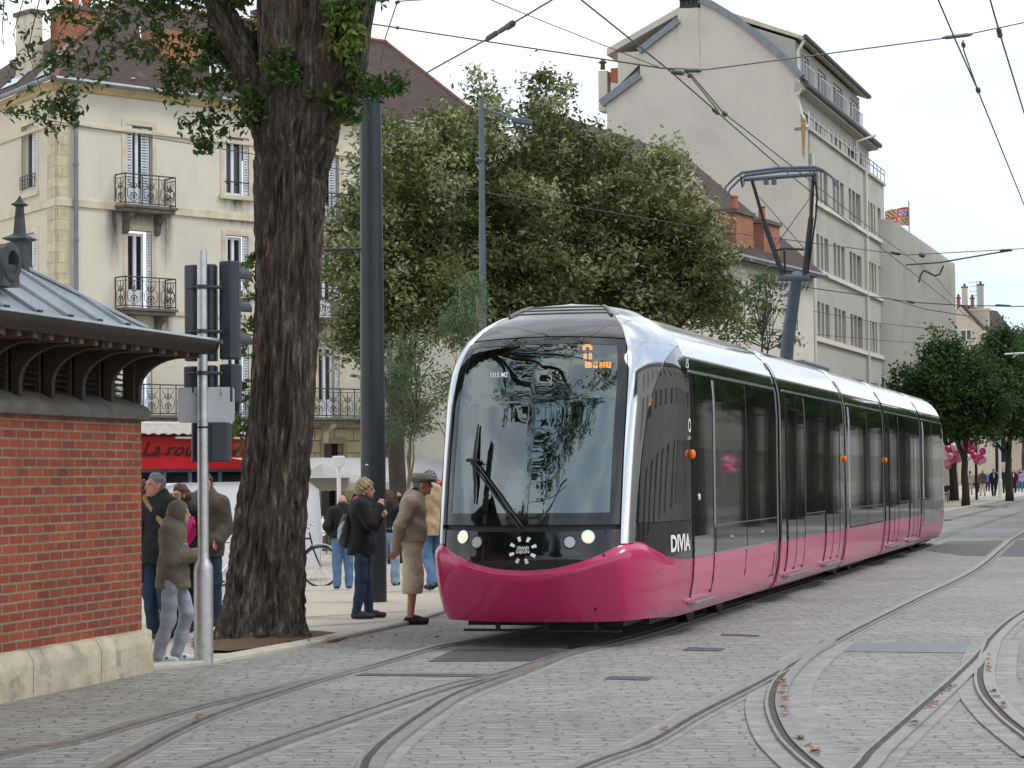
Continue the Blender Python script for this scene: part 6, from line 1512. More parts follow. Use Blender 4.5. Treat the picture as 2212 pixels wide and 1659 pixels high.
# ------------------------------------------------------------------ what the tram reflects: trees and houses on the near right side
def reflected_tree(x, y, k):
    p = (x, y, gz(x, y)); return p
proto = tree('plane_tree_across_the_street', 'broad first full tree of the row mirrored in the tram side', (22.5, 69, 0), [(0, 0, 7, 3.6, 3.6, 2.6), (1.5, .5, 8.6, 2.4, 2.4, 1.8), (-1.6, -.5, 8.2, 2.4, 2.4, 2.0), (0, 0, 5.4, 3.0, 3.0, 1.2)], 4.2, .28, 420, 36, .16, M['dense'], .6, 'trees mirrored in the tram', nlimb=20)
proto.name = 'plane_tree'
labs = ['second', 'third', 'fourth', 'fifth', 'sixth', 'seventh']
for k, (x, y, lab) in enumerate([(25.5, 79, 'second of the row of plane trees mirrored in the tram side'), (28.5, 89, 'third of the row of plane trees mirrored in the tram side'), (31.5, 100, 'fourth of the row of plane trees mirrored in the tram side'), (35, 113, 'fifth of the row of plane trees mirrored in the tram side'), (39.5, 128, 'sixth of the row of plane trees mirrored in the tram side'), (45, 147, 'seventh of the row of plane trees mirrored in the tram side'), (52, 170, 'eighth and farthest plane tree mirrored in the tram side'), (19.5, 59, 'plane tree nearest the tram in the mirrored row'), (27, 84, 'plane tree added between the second and third mirrored trees to darken the reflection'), (33, 106, 'plane tree added between the fourth and fifth mirrored trees to darken the reflection'), (37.5, 120, 'plane tree added between the fifth and sixth mirrored trees to darken the reflection'), (24, 74, 'plane tree added just behind the first mirrored one to darken the reflection'),  # unseen in-between trees are added to darken the side glass reflections
        (-5.2, -4, 'plane tree mirrored at the left of the windscreen'), (-11, 4, 'plane tree mirrored at the far left of the windscreen'),]):
    c = copy_tree(proto); c.location = (x, y, 0); c.rotation_euler[2] = random.uniform(0, 6); c['label'] = lab; s_ = random.uniform(.9, 1.15); c.scale = (s_, s_, s_)
op = Frame((20+.27*250, 27+.963*250), (-.27, -.963)); ob = thing('long_house_row', 'pale house row across the street, mirrored in the tram windows', 'building', (op.O.x, op.O.y, 0), op.rz)
ow = [(3+k*3.4, 4.2+k*3.4, z, z+1.9) for k in range(72) for z in (1, 4.2, 7.4)]
mb = MB(); wall_holes(mb, 0, 250, -.2, 11, ow, .25); mb.build('wall', M['plasterF'], ob); mb = MB(); mb.box(0, 250, .25, .3, 0, 10.8); mb.build('window_glass', M['midglass'], ob); mb = MB(); mb.prism([(-.4, 11), (5, 15), (10, 11)], 'x', 0, 250); mb.build('roof', M['tiles'], ob)
for o_ in (ob.children[0],): pass
# ------------------------------------------------------------------ people: one implicit surface per body / garment
def snets(f, lo, hi, h):
    lo = np.array(lo)-h*2; hi = np.array(hi)+h*2
    ax = [np.arange(lo[i], hi[i]+h, h) for i in range(3)]
    X, Y, Z = np.meshgrid(*ax, indexing='ij'); P = np.stack([X, Y, Z], -1).astype(np.float32)
    V = f(P); S = V < 0
    nx, ny, nz = V.shape
    cnt = np.zeros((nx-1, ny-1, nz-1), np.float32); acc = np.zeros((nx-1, ny-1, nz-1, 3), np.float32)
    cor = [(i, j, k) for i in (0, 1) for j in (0, 1) for k in (0, 1)]
    sl = lambda A, c: A[c[0]:c[0]+nx-1, c[1]:c[1]+ny-1, c[2]:c[2]+nz-1]
    for a in cor:
        for d in range(3):
            if a[d]: continue
            b = list(a); b[d] = 1; va, vb = sl(V, a), sl(V, b); cr = (va < 0) != (vb < 0)
            t = np.where(cr, va/np.where(cr, va-vb, 1), 0); cnt += cr
            for e in range(3): acc[..., e] += np.where(cr, (a[e]+(t if e == d else 0)), 0)
    m = cnt > 0; idx = -np.ones(m.shape, np.int64); idx[m] = np.arange(m.sum())
    I = np.argwhere(m); verts = lo+h*(I+acc[m]/cnt[m][:, None])
    Q = []
    for d in range(3):
        e, g = [(1, 2), (2, 0), (0, 1)][d]
        s0 = [slice(None)]*3; s1 = [slice(None)]*3; s0[d] = slice(0, -1); s1[d] = slice(1, None)
        A, B = S[tuple(s0)], S[tuple(s1)]; cr = A != B
        W = np.argwhere(cr); W = W[(W[:, e] > 0) & (W[:, g] > 0) & (W[:, e] < m.shape[e]) & (W[:, g] < m.shape[g])]
        if not len(W): continue
        def sh(a, b): w_ = W.copy(); w_[:, e] -= a; w_[:, g] -= b; return idx[w_[:, 0], w_[:, 1], w_[:, 2]]
        q = np.stack([sh(1, 1), sh(0, 1), sh(0, 0), sh(1, 0)], 1); ins = A[W[:, 0], W[:, 1], W[:, 2]]
        q[~ins] = q[~ins][:, ::-1]; Q.append(q)
    Q = np.concatenate(Q); Q = Q[(Q >= 0).all(1)]
    return verts, Q
def cap(a, b, r0, r1=None):
    a = np.array(a, np.float32); b = np.array(b, np.float32); r1 = r0 if r1 is None else r1; ba = b-a; L2 = max(float(ba@ba), 1e-9)
    def f(P):
        pa = P-a; t = np.clip((pa@ba)/L2, 0, 1); return np.linalg.norm(pa-t[..., None]*ba, axis=-1)-(r0+(r1-r0)*t)
    f.bb = (np.minimum(a, b)-max(r0, r1), np.maximum(a, b)+max(r0, r1)); return f
def ell(c, r, R3=None):
    c = np.array(c, np.float32); r = np.array(r, np.float32)
    def f(P):
        q = (P-c)
        if R3 is not None: q = q@R3
        q = q/r; n_ = np.linalg.norm(q, axis=-1); return (n_-1)*float(r.min())
    m_ = float(r.max()); f.bb = (c-m_, c+m_); return f
def union(fs, k=.03):
    def f(P):
        d = fs[0](P)
        for g in fs[1:]:
            e = g(P); h = np.clip(.5+.5*(e-d)/k, 0, 1); d = e+(d-e)*h-k*h*(1-h)
        return d
    f.bb = (np.min([g.bb[0] for g in fs], 0), np.max([g.bb[1] for g in fs], 0)); return f
def inter(f, g_, k=.01):
    def h_(P): return np.maximum(f(P), g_(P))
    h_.bb = f.bb; return h_
def wrinkle(f, amp=.006, fr=22, seed=0):
    def g(P):
        p = P*fr; return f(P)+amp*(np.sin(p[..., 2]*1.3+2.2*np.sin(p[..., 0]*.7+seed)+1.6*np.sin(p[..., 1]*.6))*.6+.5*np.sin(p[..., 2]*.5+p[..., 0]*1.1+p[..., 1]*.9+seed))
    g.bb = f.bb; return g
CLOTH = {}
def cloth(name, col, rough=.9, var=.18):
    if name not in CLOTH: CLOTH[name] = pbr(name, col, rough, 0, var, 9, bmp=.55, bscale=16, dist=.03)
    return CLOTH[name]
SKIN = pbr('skin', (.52, .27, .18), .55, 0, .12, 20); SKINR = pbr('ruddy_skin', (.52, .22, .15), .55, 0, .12, 20)
EYE = pbr('dark_eyes', (.03, .02, .015), .3, 0, 0); LIP = pbr('lips', (.35, .09, .07), .5, 0, 0)
def person(label, px_, py_, H, face, pose=None, wear=None, group=None, res=.012, name='person', base=None, nofeet=False, lod=0, skin=None, rotbody=0):
    """face: heading in degrees, 0 = away from the camera, 90 = to the picture's left, -90 = right, 180 = towards camera"""
    b = base if base is not None else grd(px_, py_)
    k = H/1.75; J_ = dict(head=(0, .02, 1.625), neck=(0, -.005, 1.49), chest=(0, 0, 1.33), waist=(0, .0, 1.10), pelvis=(0, 0, .96),
        shL=(.185, 0, 1.42), shR=(-.185, 0, 1.42), elL=(.235, -.02, 1.13), elR=(-.235, -.02, 1.13), wrL=(.235, .06, .90), wrR=(-.235, .06, .90),
        hiL=(.095, 0, .93), hiR=(-.095, 0, .93), knL=(.105, .02, .50), knR=(-.105, .02, .50), anL=(.11, -.02, .09), anR=(-.11, -.02, .09), toL=(.125, .15, .03), toR=(-.125, .15, .03))
    if pose: J_.update(pose)
    J_ = {q: np.array(v, float)*k for q, v in J_.items()}
    o = wear or {}; hd = J_['head']; t = []; fat = o.get('fat', 1.)
    kk = k
    hdir = o.get('look', 0.); ch, sh = math.cos(hdir), math.sin(hdir)
    R3 = np.array([[ch, -sh, 0], [sh, ch, 0], [0, 0, 1]], np.float32)
    hp_ = lambda x, y, z: hd+R3@(np.array([x, y, z])*kk)
    hr = np.array([.074, .095, .115])*kk
    headf = [ell(hd+np.array([0, 0, .01])*kk, hr, R3), ell(hp_(0, .035, -.06), np.array([.055, .062, .062])*kk, R3)]
    if lod == 0: headf += [cap(hp_(0, .092, .015), hp_(0, .112, -.022), .011*kk, .017*kk), ell(hp_(.075, 0, -.01), np.array([.014, .02, .032])*kk), ell(hp_(-.075, 0, -.01), np.array([.014, .02, .032])*kk), cap(hp_(-.03, .088, .035), hp_(.03, .088, .035), .012*kk), cap(hp_(-.018, .09, -.055), hp_(.018, .09, -.055), .012*kk), ell(hp_(0, .082, -.095), np.array([.022, .02, .018])*kk)]
    neck = cap(J_['neck']-np.array([0, .01, .06])*kk, hd-np.array([0, .0, .07])*kk, .062*kk, .055*kk)
    torso = [cap(J_['shL']*.75+J_['chest']*.25, J_['shR']*.75+J_['chest']*.25, .085*kk), ell(J_['chest'], np.array([.165, .115*fat, .20])*kk), ell(J_['waist'], np.array([.145*fat, .11*fat, .17])*kk), ell(J_['pelvis'], np.array([.165*fat, .12*fat, .13])*kk)]
    arms = []; legs = []; hands = []
    for s_ in 'LR':
        arms += [cap(J_['sh'+s_], J_['el'+s_], .052*kk, .042*kk), cap(J_['el'+s_], J_['wr'+s_], .042*kk, .028*kk)]
        legs += [cap(J_['hi'+s_], J_['kn'+s_], .085*kk, .058*kk), cap(J_['kn'+s_], J_['an'+s_], .055*kk, .036*kk)]
        w_ = J_['wr'+s_]; d = w_-J_['el'+s_]; d /= np.linalg.norm(d); bend = o.get('hand'+s_)
        if bend is not None: d = np.array(bend, float); d /= np.linalg.norm(d)
        up_ = np.array([0, 0, 1.]) if abs(d[2]) < .8 else np.array([0, 1., 0]); sd_ = np.cross(d, up_); sd_ /= np.linalg.norm(sd_); nr = np.cross(sd_, d)
        pm = w_+d*.05*kk; hands.append(union([cap(w_, pm, .026*kk, .030*kk), cap(pm-nr*.022*kk, pm+nr*.022*kk, .020*kk)], .02))
        if lod == 0:
            fl = [.058, .068, .064, .05]
            for q in range(4):
                a = pm+nr*(.028-.019*q)*kk+d*.02*kk; m1 = a+d*fl[q]*.55*kk; e = m1+(d*.45+sd_*(.55 if s_ == 'L' else -.55))*fl[q]*.75*kk
                hands += [cap(a, m1, .0105*kk, .0095*kk), cap(m1, e, .0095*kk, .008*kk)]
            a = w_+d*.02*kk+nr*.02*kk; m1 = a+(nr*.7+d*.6)*.04*kk; hands += [cap(a, m1, .013*kk, .011*kk), cap(m1, m1+d*.03*kk, .011*kk, .009*kk)]
    feet = [union([cap(J_['an'+s_], J_['to'+s_]*.4+J_['an'+s_]*.6-np.array([0, 0, .02])*kk, .036*kk, .034*kk), cap(J_['an'+s_]*np.array([1, 1, 0])+np.array([0, 0, J_['an'+s_][2]-.05*kk]), J_['to'+s_], .032*kk, .026*kk)], .02) for s_ in 'LR']
    body = union([union(headf, .018*kk), neck, union(torso, .05*kk), union(arms, .03*kk), union(legs, .04*kk)]+([] if lod else [union(hands, .008*kk)])+([union(hands, .01)] if lod else [])+feet, .022*kk)
    def mk(f, nm, mat_, parent, rs=None):
        V, Q = snets(f, f.bb[0], f.bb[1], (rs or res))
        ob = npmesh(nm, V, Q, mat_, parent, smooth=True); return ob
    root = mk(body, name, skin or SKIN, None)
    root.location = b; root.rotation_euler = (0, 0, R(face)); setp(root, label, 'person', group)
    gp_ = lambda c_: {'parent': c_}
    infl = lambda fs, e, kk2: union(fs, kk2)
    def offs(f, e):
        def g(P): return f(P)-e
        g.bb = (f.bb[0]-e, f.bb[1]+e); return g
    top = o.get('top')
    if top:
        mt, bot, puff, sleeve = top['mat'], top.get('hem', .88)*kk, top.get('puff', .018)*kk, top.get('sleeve', 1.)
        af = []
        for s_ in 'LR':
            e_ = J_['el'+s_]; w_ = J_['wr'+s_]; w2 = e_+(w_-e_)*.96*sleeve
            af += [cap(J_['sh'+s_], e_, .060*kk, .052*kk), cap(e_, w2, .052*kk, .040*kk)]
        tf = list(torso)+[cap(J_['neck']-np.array([0, .012, .05])*kk, J_['neck']+np.array([0, -.012, .005])*kk, .072*kk, .066*kk)]
        if top.get('skirt'): tf += [cap(J_['pelvis'], J_['pelvis']*np.array([1, 1, 0])+np.array([0, 0, bot]), .150*kk, .155*kk)]
        f = union([union(tf, .05*kk), union(af, .03*kk)], .03*kk); f = offs(f, puff)
        amp = top.get('wr', .006)*kk; f = wrinkle(f, amp, 24, top.get('seed', 1))
        armsf = offs(union(af, .03*kk), puff)
        g = f
        def cut(P):
            body_cut = bot-P[..., 2]; hang = armsf(P)
            return np.minimum(np.maximum(g(P), body_cut), hang+amp*0)
        cut.bb = f.bb; jk = mk(cut, top.get('name', 'jacket'), mt, root)
        if top.get('collar'): mk(offs(cap(J_['neck']+np.array([0, -.01, -.02])*kk, J_['neck']+np.array([0, .0, .035])*kk, .068*kk, .062*kk), .012*kk), 'collar', top['collar'], root)
        for (nm, c_, r_, m_) in top.get('patches', []): mk(inter(offs(cut, .006*kk), ell(np.array(c_)*kk, np.array(r_)*kk)), nm, m_, jk)
    bt_ = o.get('bottom')
    if bt_:
        zb = bt_.get('hem', .07)*kk; lf_ = []
        for s_ in 'LR':
            A, B = J_['kn'+s_], J_['an'+s_]; lf_ += [cap(J_['hi'+s_], A, .094*kk*fat, bt_.get('knee', .072)*kk), cap(A, B, bt_.get('knee', .072)*kk, bt_.get('ankle', .058)*kk)]
        f = union(lf_+[ell(J_['pelvis'], np.array([.172*fat, .128*fat, .13])*kk)], .03*kk); f = wrinkle(f, bt_.get('wr', .006)*kk, 26, 3)
        zz_ = {s_: J_['an'+s_][2] for s_ in 'LR'}
        def cut2(P):
            dmin = None; w_ = 1e9
            if 'hem' in bt_: return np.maximum(f(P), zb-P[..., 2])
            return f(P)
        cut2.bb = f.bb; tr_ = mk(cut2, bt_.get('name', 'trousers'), bt_['mat'], root)
        for (nm, c_, r_, m_) in bt_.get('patches', []): mk(inter(offs(cut2, .012*kk), ell(np.array(c_)*kk, np.array(r_)*kk)), nm, m_, tr_)
    sh_ = o.get('shoes')
    if sh_:
        for s_ in 'LR':
            a = J_['an'+s_]; to_ = J_['to'+s_]; heel = a+np.array([0, -.035, -.045])*kk; 
            fd = to_-a; fd[2] = 0; fd /= max(np.linalg.norm(fd), 1e-6); heel = a-fd*.035*kk-np.array([0, 0, .045])*kk
            f = union([cap(heel, to_+np.array([0, 0, .008])*kk, .042*kk, .036*kk), cap(a-np.array([0, 0, .02])*kk, (a*.5+to_*.5), .045*kk, .036*kk)], .03*kk)
            lowz = min(heel[2], to_[2])-.032*kk
            so_ = mk(f, 'shoe', sh_['mat'], root)
            if 'sole' in sh_: mk(offs(cap(heel-np.array([0, 0, .022])*kk, to_-np.array([0, 0, .014])*kk, .030*kk, .026*kk), .008*kk), 'sole', sh_['sole'], so_)
            if 'stripe' in sh_:
                mk(inter(offs(f, .004*kk), ell((a+to_)/2+np.array([0, 0, -.0])*kk, np.array([.06, .028, .022])*kk)), 'stripe', sh_['stripe'], so_)
    ha = o.get('hair')
    if ha:
        kind = ha.get('kind', 'short'); vol_ = ha.get('vol', .012)*kk
        base_ = [ell(hd+np.array([0, -.012, .022])*kk, hr+vol_, R3)]
        if kind == 'long': base_ += [cap(hp_(0, -.06, -.02), hp_(0, -.07, -.20), .075*kk, .06*kk)]
        if kind == 'shag': base_ += [ell(hp_(0, -.05, -.03), np.array([.10, .085, .12])*kk), ell(hp_(0, -.07, -.12), np.array([.07, .05, .06])*kk)]
        f = union(base_, .03*kk); cfy, cfz = ha.get('cut', (.045, .045))
        Ri = R3.T
        def hf(P):
            q = (P-hd)@R3; facecut = np.minimum(q[..., 1]-cfy*kk, (cfz*kk)-q[..., 2]); # in front of cfy and below cfz is removed
            low = (ha.get('low', -.06)*kk)-q[..., 2]
            n_ = ha.get('rough', .003)*kk*(np.sin(q[..., 0]*90/kk+q[..., 2]*60/kk)+np.sin(q[..., 2]*110/kk+q[..., 1]*80/kk))
            return np.maximum(np.maximum(f(P)+n_, facecut), low if kind == 'short' else low-9)
        hf.bb = f.bb; mk(hf, 'hair', ha['mat'], root)
    if o.get('hood'):
        f0 = union([ell(hd+np.array([0, -.015, .012])*kk, hr+.028*kk, R3), cap(hp_(0, -.05, -.05), J_['neck']+np.array([0, -.05, -.03])*kk, .085*kk, .085*kk), cap(J_['neck']+np.array([0, .01, -.01])*kk, hd+np.array([0, .03, -.12])*kk, .085*kk, .06*kk)], .04*kk); f0 = wrinkle(f0, .004, 20, 5)
        def hf2(P): q = (P-hd)@R3; return np.maximum(f0(P), -(ell(hp_(0, .13, -.015), np.array([.068, .085, .105])*kk)(P)))
        hf2.bb = f0.bb; mk(hf2, 'hood', o['hood'], root)
    if o.get('cap'):
        cf = union([ell(hp_(0, -.01, .055), np.array([.092, .118, .075])*kk, R3), ell(hp_(0, .075, .055), np.array([.075, .085, .022])*kk, R3)], .03*kk)
        def cf2(P): q = (P-hd)@R3; return np.maximum(cf(P), (.018*kk)-q[..., 2])
        cf2.bb = cf.bb; mk(cf2, 'flat_cap', o['cap'], root)
    if o.get('helmet'):
        hf_ = ell(hp_(0, -.01, .06), np.array([.105, .135, .095])*kk, R3)
        def hf3(P): q = (P-hd)@R3; return np.maximum(hf_(P), (.01*kk)-q[..., 2])
        hf3.bb = hf_.bb; mk(hf3, 'helmet', o['helmet'], root)
    if lod == 0:
        for sx_ in (-1, 1):
            mb = MB(); c = hp_(sx_*.031, .087, .018); mb.ball(c, .011*kk, 8, (1.3, .8, .6)); mb.build('eye', EYE, root, smooth=True)
        mb = MB(); c = hp_(0, .101, -.054); mb.ball(c, .016*kk, 8, (1.3, .5, .3)); mb.build('lips', LIP, root, smooth=True)
    for fn in o.get('extra', []): fn(root, J_, kk, mk, hp_, offs)
    return root
# ---- colours
jeansM = cloth('blue_jeans', (.10, .19, .34)); jeansD = cloth('dark_blue_jeans', (.020, .042, .085)); jeansL = cloth('light_jeans', (.26, .36, .50)); jeansG = cloth('pale_grey_jeans', (.30, .31, .37))
olive = cloth('olive_hoodie_cloth', (.150, .130, .093)); blackc = cloth('black_cloth', (.010, .010, .012)); taupe = cloth('taupe_shirt_cloth', (.36, .285, .215)); khaki = cloth('khaki_cotton', (.58, .49, .34)); tan = cloth('tan_jacket_cloth', (.52, .37, .21)); browng = cloth('grey_brown_jacket_cloth', (.095, .078, .062)); dbrown = cloth('dark_brown_coat_cloth', (.026, .018, .014))
pinkc = cloth('pink_cloth', (.62, .03, .18)); redc = cloth('dull_red_cloth', (.38, .06, .08)); navy = cloth('navy_suit_cloth', (.014, .016, .028)); greyh = cloth('grey_hair', (.17, .17, .18), .7); whiteg = cloth('light_grey_cloth', (.30, .29, .26)); bl_hair = cloth('ash_blond_hair', (.34, .25, .14), .7, .4); brownh = cloth('brown_hair', (.06, .03, .018), .7, .3); redh = cloth('auburn_hair', (.10, .03, .02), .7, .3); capc = cloth('grey_tweed', (.13, .125, .105)); whitec = cloth('white_trainer', (.62, .64, .68)); purp = cloth('purple_blue_stripe', (.09, .08, .26)); darksh = cloth('dark_shoe', (.02, .018, .018)); brownsh = cloth('brown_shoe', (.09, .06, .04)); bluec = cloth('royal_blue_jersey', (.03, .16, .55)); redhel = cloth('red_helmet_shell', (.35, .02, .03), .3); palegrey = cloth('pale_grey_webbing', (.42, .42, .44))
def patch_mk(nm, mat_, c, r_, e=.012):
    return (nm, c, r_, mat_)
# 1 boy in hooded top, facing right, hands together
person('boy in olive hooded top and pale grey jeans beside the silver pole, hands together', 374, 1432, 1.50, -90,
  dict(head=(0, .07, 1.60), neck=(0, .03, 1.46), elL=(.23, .02, 1.12), elR=(-.23, .02, 1.12), wrL=(.07, .25, 1.16), wrR=(-.06, .25, 1.16), hiL=(.10, 0, .93), hiR=(-.10, 0, .93), knL=(.11, -.03, .50), anL=(.11, -.14, .09), toL=(.12, .04, .03), knR=(-.11, .14, .52), anR=(-.11, .02, .09), toR=(-.12, .20, .03)),
  dict(top=dict(mat=olive, hem=.80, puff=.034, skirt=1, wr=.008, name='hooded_top', patches=[('blue_print', (.0, .16, 1.27), (.12, .07, .018), cloth('turquoise_print', (.05, .35, .42)))]), bottom=dict(mat=jeansG, knee=.082, ankle=.066, wr=.009), shoes=dict(mat=whitec, sole=whitec, stripe=purp), hood=olive, handL=(-.6, .5, .3), handR=(.6, .5, .3)), res=.010)
# 2 grey haired man behind him in a black coat
person('smiling grey haired man in a black coat with a tan strap, behind the hooded boy', 345, 1380, 1.75, 140,
  dict(head=(.0, .05, 1.62), knL=(.10, .05, .5)), dict(look=-.25, top=dict(mat=blackc, hem=.80, puff=.03, skirt=1), bottom=dict(mat=jeansD, knee=.085, ankle=.07), shoes=dict(mat=brownsh), hair=dict(mat=greyh, vol=.008, cut=(.045, .06)),
  extra=[lambda r, J, k, mk, hp, of: mk(inter(of(cap((.13*k, .04*k, 1.50*k), (-.24*k, -.02*k, 1.15*k), .10*k, .09*k), .03*k), ell((-.06*k, 0, 1.33*k), (.035*k, .24*k, .30*k), np.array([[.75, 0, .66], [0, 1, 0], [-.66, 0, .75]], np.float32))), 'strap', cloth('tan_strap', (.30, .22, .10)), r)]), res=.011, skin=SKINR)
# 3 woman with pink scarf between them
person('woman with brown hair and bright pink scarf, mostly hidden between the two men', 392, 1366, 1.62, 165, None, dict(look=-.5, top=dict(mat=blackc, hem=.75, puff=.03, skirt=1), bottom=dict(mat=blackc, knee=.08), shoes=dict(mat=darksh), hair=dict(mat=redh, kind='shag', vol=.014, cut=(.04, .055))), res=.013)
mb = MB(); P = grd(382, 1400); 
def scarf(r, J, k, mk, hp, of): pass
sc_b = at(386, 1175, 22.6); mb = MB(); PR = []
for i in range(12):
    t = i/11; PR.append([Vector((sc_b.x+.02+.06*math.sin(t*5+j*.8)+(.055-.02*abs(t-.5))*math.cos(j/11*2*math.pi), sc_b.y+.05*math.sin(j/11*2*math.pi)+.3, sc_b.z+.26-.42*t)) for j in range(12)])
mb.grid(PR); setp(mb.build('scarf', pinkc, smooth=True), 'bright pink scarf hanging between the hooded boy and the man in black', 'scarf')
# 4 man in grey brown jacket behind the silver pole
person('young man with short brown hair in a grey brown jacket behind the silver pole', 447, 1352, 1.74, 165, dict(wrL=(.20, .14, .98), wrR=(-.20, .14, .98)), dict(look=.2, top=dict(mat=browng, hem=.80, puff=.038, skirt=1, collar=redc), bottom=dict(mat=jeansD, knee=.085, ankle=.07), shoes=dict(mat=darksh), hair=dict(mat=brownh, vol=.008, cut=(.04, .06))), res=.011)
# 5 dark coat at the kiosk corner
person('person with long auburn hair and dark brown coat half hidden by the kiosk corner', 310, 1378, 1.66, 10, None, dict(top=dict(mat=dbrown, hem=.62, puff=.045, skirt=1, name='coat'), bottom=dict(mat=blackc), shoes=dict(mat=brownsh), hair=dict(mat=redh, kind='long', vol=.02)), res=.013)
# 6 blond woman with rucksack
def bag(r, J, k, mk, hp, of):
    f = union([ell((-.02*k, -.20*k, 1.12*k), (.13*k, .085*k, .20*k)), ell((-.02*k, -.22*k, 1.02*k), (.12*k, .075*k, .13*k))], .05); b_ = mk(f, 'rucksack', cloth('dark_grey_nylon', (.035, .037, .04), .6), r)
    for (y, z, L) in ((-.25, 1.16, .10), (-.29, 1.03, .14)):
        mk(inter(of(f, .006), ell((-.02*k, y*k, z*k), (.2*k, .03*k, L*k), np.array([[1, 0, 0], [0, .85, .52], [0, -.52, .85]], np.float32))), 'webbing', palegrey, b_)
    mk(cap((-.13*k, -.12*k, 1.28*k), (-.12*k, -.02*k, 1.46*k), .016*k), 'bag_strap', cloth('dark_grey_nylon', (0, 0, 0)), r)
    mk(wrinkle(union([cap((-.10*k, -.05*k, 1.49*k), (.10*k, -.05*k, 1.49*k), .052*k), cap((-.10*k, -.04*k, 1.49*k), (-.05*k, .10*k, 1.40*k), .045*k, .03*k), cap((.10*k, -.04*k, 1.49*k), (.05*k, .10*k, 1.40*k), .045*k, .03*k)], .03*k), .005, 30), 'hood', redc, r)
person('blond woman in black coat with small rucksack and red hood, hand near her mouth', 782, 1336, 1.66, -90,
  dict(head=(0, .05, 1.62), elL=(.22, .13, 1.20), wrL=(.09, .22, 1.40), elR=(-.23, .12, 1.16), wrR=(-.10, .21, 1.27), knR=(-.10, .05, .5), anR=(-.10, .08, .09), toR=(-.11, .27, .03), anL=(.11, -.06, .09), toL=(.12, .13, .03), knL=(.1, .0, .5)),
  dict(fat=1.08, top=dict(mat=blackc, hem=.80, puff=.034, skirt=1), bottom=dict(mat=jeansD, knee=.076, ankle=.058), shoes=dict(mat=cloth('grey_blue_slipon', (.05, .055, .075))), hair=dict(mat=bl_hair, kind='shag', vol=.022, cut=(.035, .05), rough=.006), handL=(-.2, .3, .6), handR=(.2, .6, .4), extra=[bag]), res=.010)
# 7 man with flat cap, hands behind his back
def specs(r, J, k, mk, hp, of):
    mb = MB()
    for s_ in (-1, 1): mb.tube([hp(s_*.033+.022*math.cos(a), .101, .012+.018*math.sin(a)) for a in np.linspace(0, 6.28, 13)], .002, 4); mb.tube([hp(s_*.055, .10, .014), hp(s_*.078, .0, .012)], .002, 4)
    mb.build('glasses', M['iron'], r)
    mk(inter(of(cap((.15*k, 0, .66*k), (.15*k, 0, .66*k), .001), .2), ell((0, 0, 0), (1, 1, 1))) if False else cap((-.195*k, -.03*k, .69*k), (-.195*k, .05*k, .69*k), .012*k), 'pocket_zip', brownsh, r)
person('older man in grey flat cap, taupe shirt and khaki shorts, hands behind his back', 890, 1349, 1.735, -90,
  dict(head=(0, .13, 1.615), neck=(0, .06, 1.48), chest=(0, .02, 1.32), waist=(0, .03, 1.10), shL=(.19, -.0, 1.41), shR=(-.19, -.0, 1.41), elL=(.26, -.12, 1.14), elR=(-.26, -.12, 1.14), wrL=(.07, -.17, .88), wrR=(-.10, -.17, .87), knL=(.10, .02, .5), knR=(-.10, .02, .5), toL=(.12, .16, .03), toR=(-.12, .16, .03)),
  dict(fat=1.2, top=dict(mat=taupe, hem=.95, puff=.02, wr=.009, name='shirt', collar=blackc, skirt=0), bottom=dict(mat=khaki, hem=.36, knee=.115, ankle=.12, wr=.010, name='three_quarter_shorts', patches=[('cargo_pocket', (-.2, .02, .62), (.06, .085, .085), cloth('khaki_pocket', (.52, .43, .29)))]), shoes=dict(mat=darksh), hair=dict(mat=greyh, vol=.004, cut=(.03, .05)), cap=capc, handL=(-.3, -.4, -.7), handR=(.3, -.4, -.7), extra=[specs]), res=.010, skin=SKINR)
# 8 bald man, back to us
person('shaven headed man in black jumper and blue jeans, back turned, behind the blond woman', 741, 1274, 1.50, 8, dict(head=(0, .06, 1.58), wrL=(.20, .12, 1.0), wrR=(-.20, .12, 1.0), elL=(.29, -.06, 1.15), elR=(-.29, -.06, 1.15)), dict(fat=1.12, top=dict(mat=blackc, hem=.93, puff=.024, name='jumper'), bottom=dict(mat=jeansM, knee=.088, ankle=.072), shoes=dict(mat=darksh, sole=whitec)), res=.012)
# 9 woman taking a photo
def stripes(r, J, k, mk, hp, of):
    mb = MB(); mb.box(-.05*k, .05*k, .16*k, .20*k, 1.60*k, 1.67*k); mb.build('camera', M['iron'], r)
person('woman in black top with white stripes and pale jeans taking a photograph', 842, 1265, 1.50, -15, dict(head=(0, .06, 1.61), elL=(.32, .10, 1.42), wrL=(.17, .15, 1.62), elR=(-.30, .12, 1.40), wrR=(-.12, .18, 1.60), knL=(.11, .0, .5), anR=(-.16, -.22, .14), toR=(-.17, -.10, .04), knR=(-.13, .02, .5)), dict(top=dict(mat=blackc, hem=.98, puff=.016, name='jumper', patches=[('white_stripe', (x, -.09, 1.06), (.012, .08, .05), whitec) for x in (-.10, -.05, 0, .05, .10)]), bottom=dict(mat=jeansL, knee=.085, ankle=.085), shoes=dict(mat=darksh), hair=dict(mat=brownh, kind='shag', vol=.01), extra=[stripes]), res=.012)
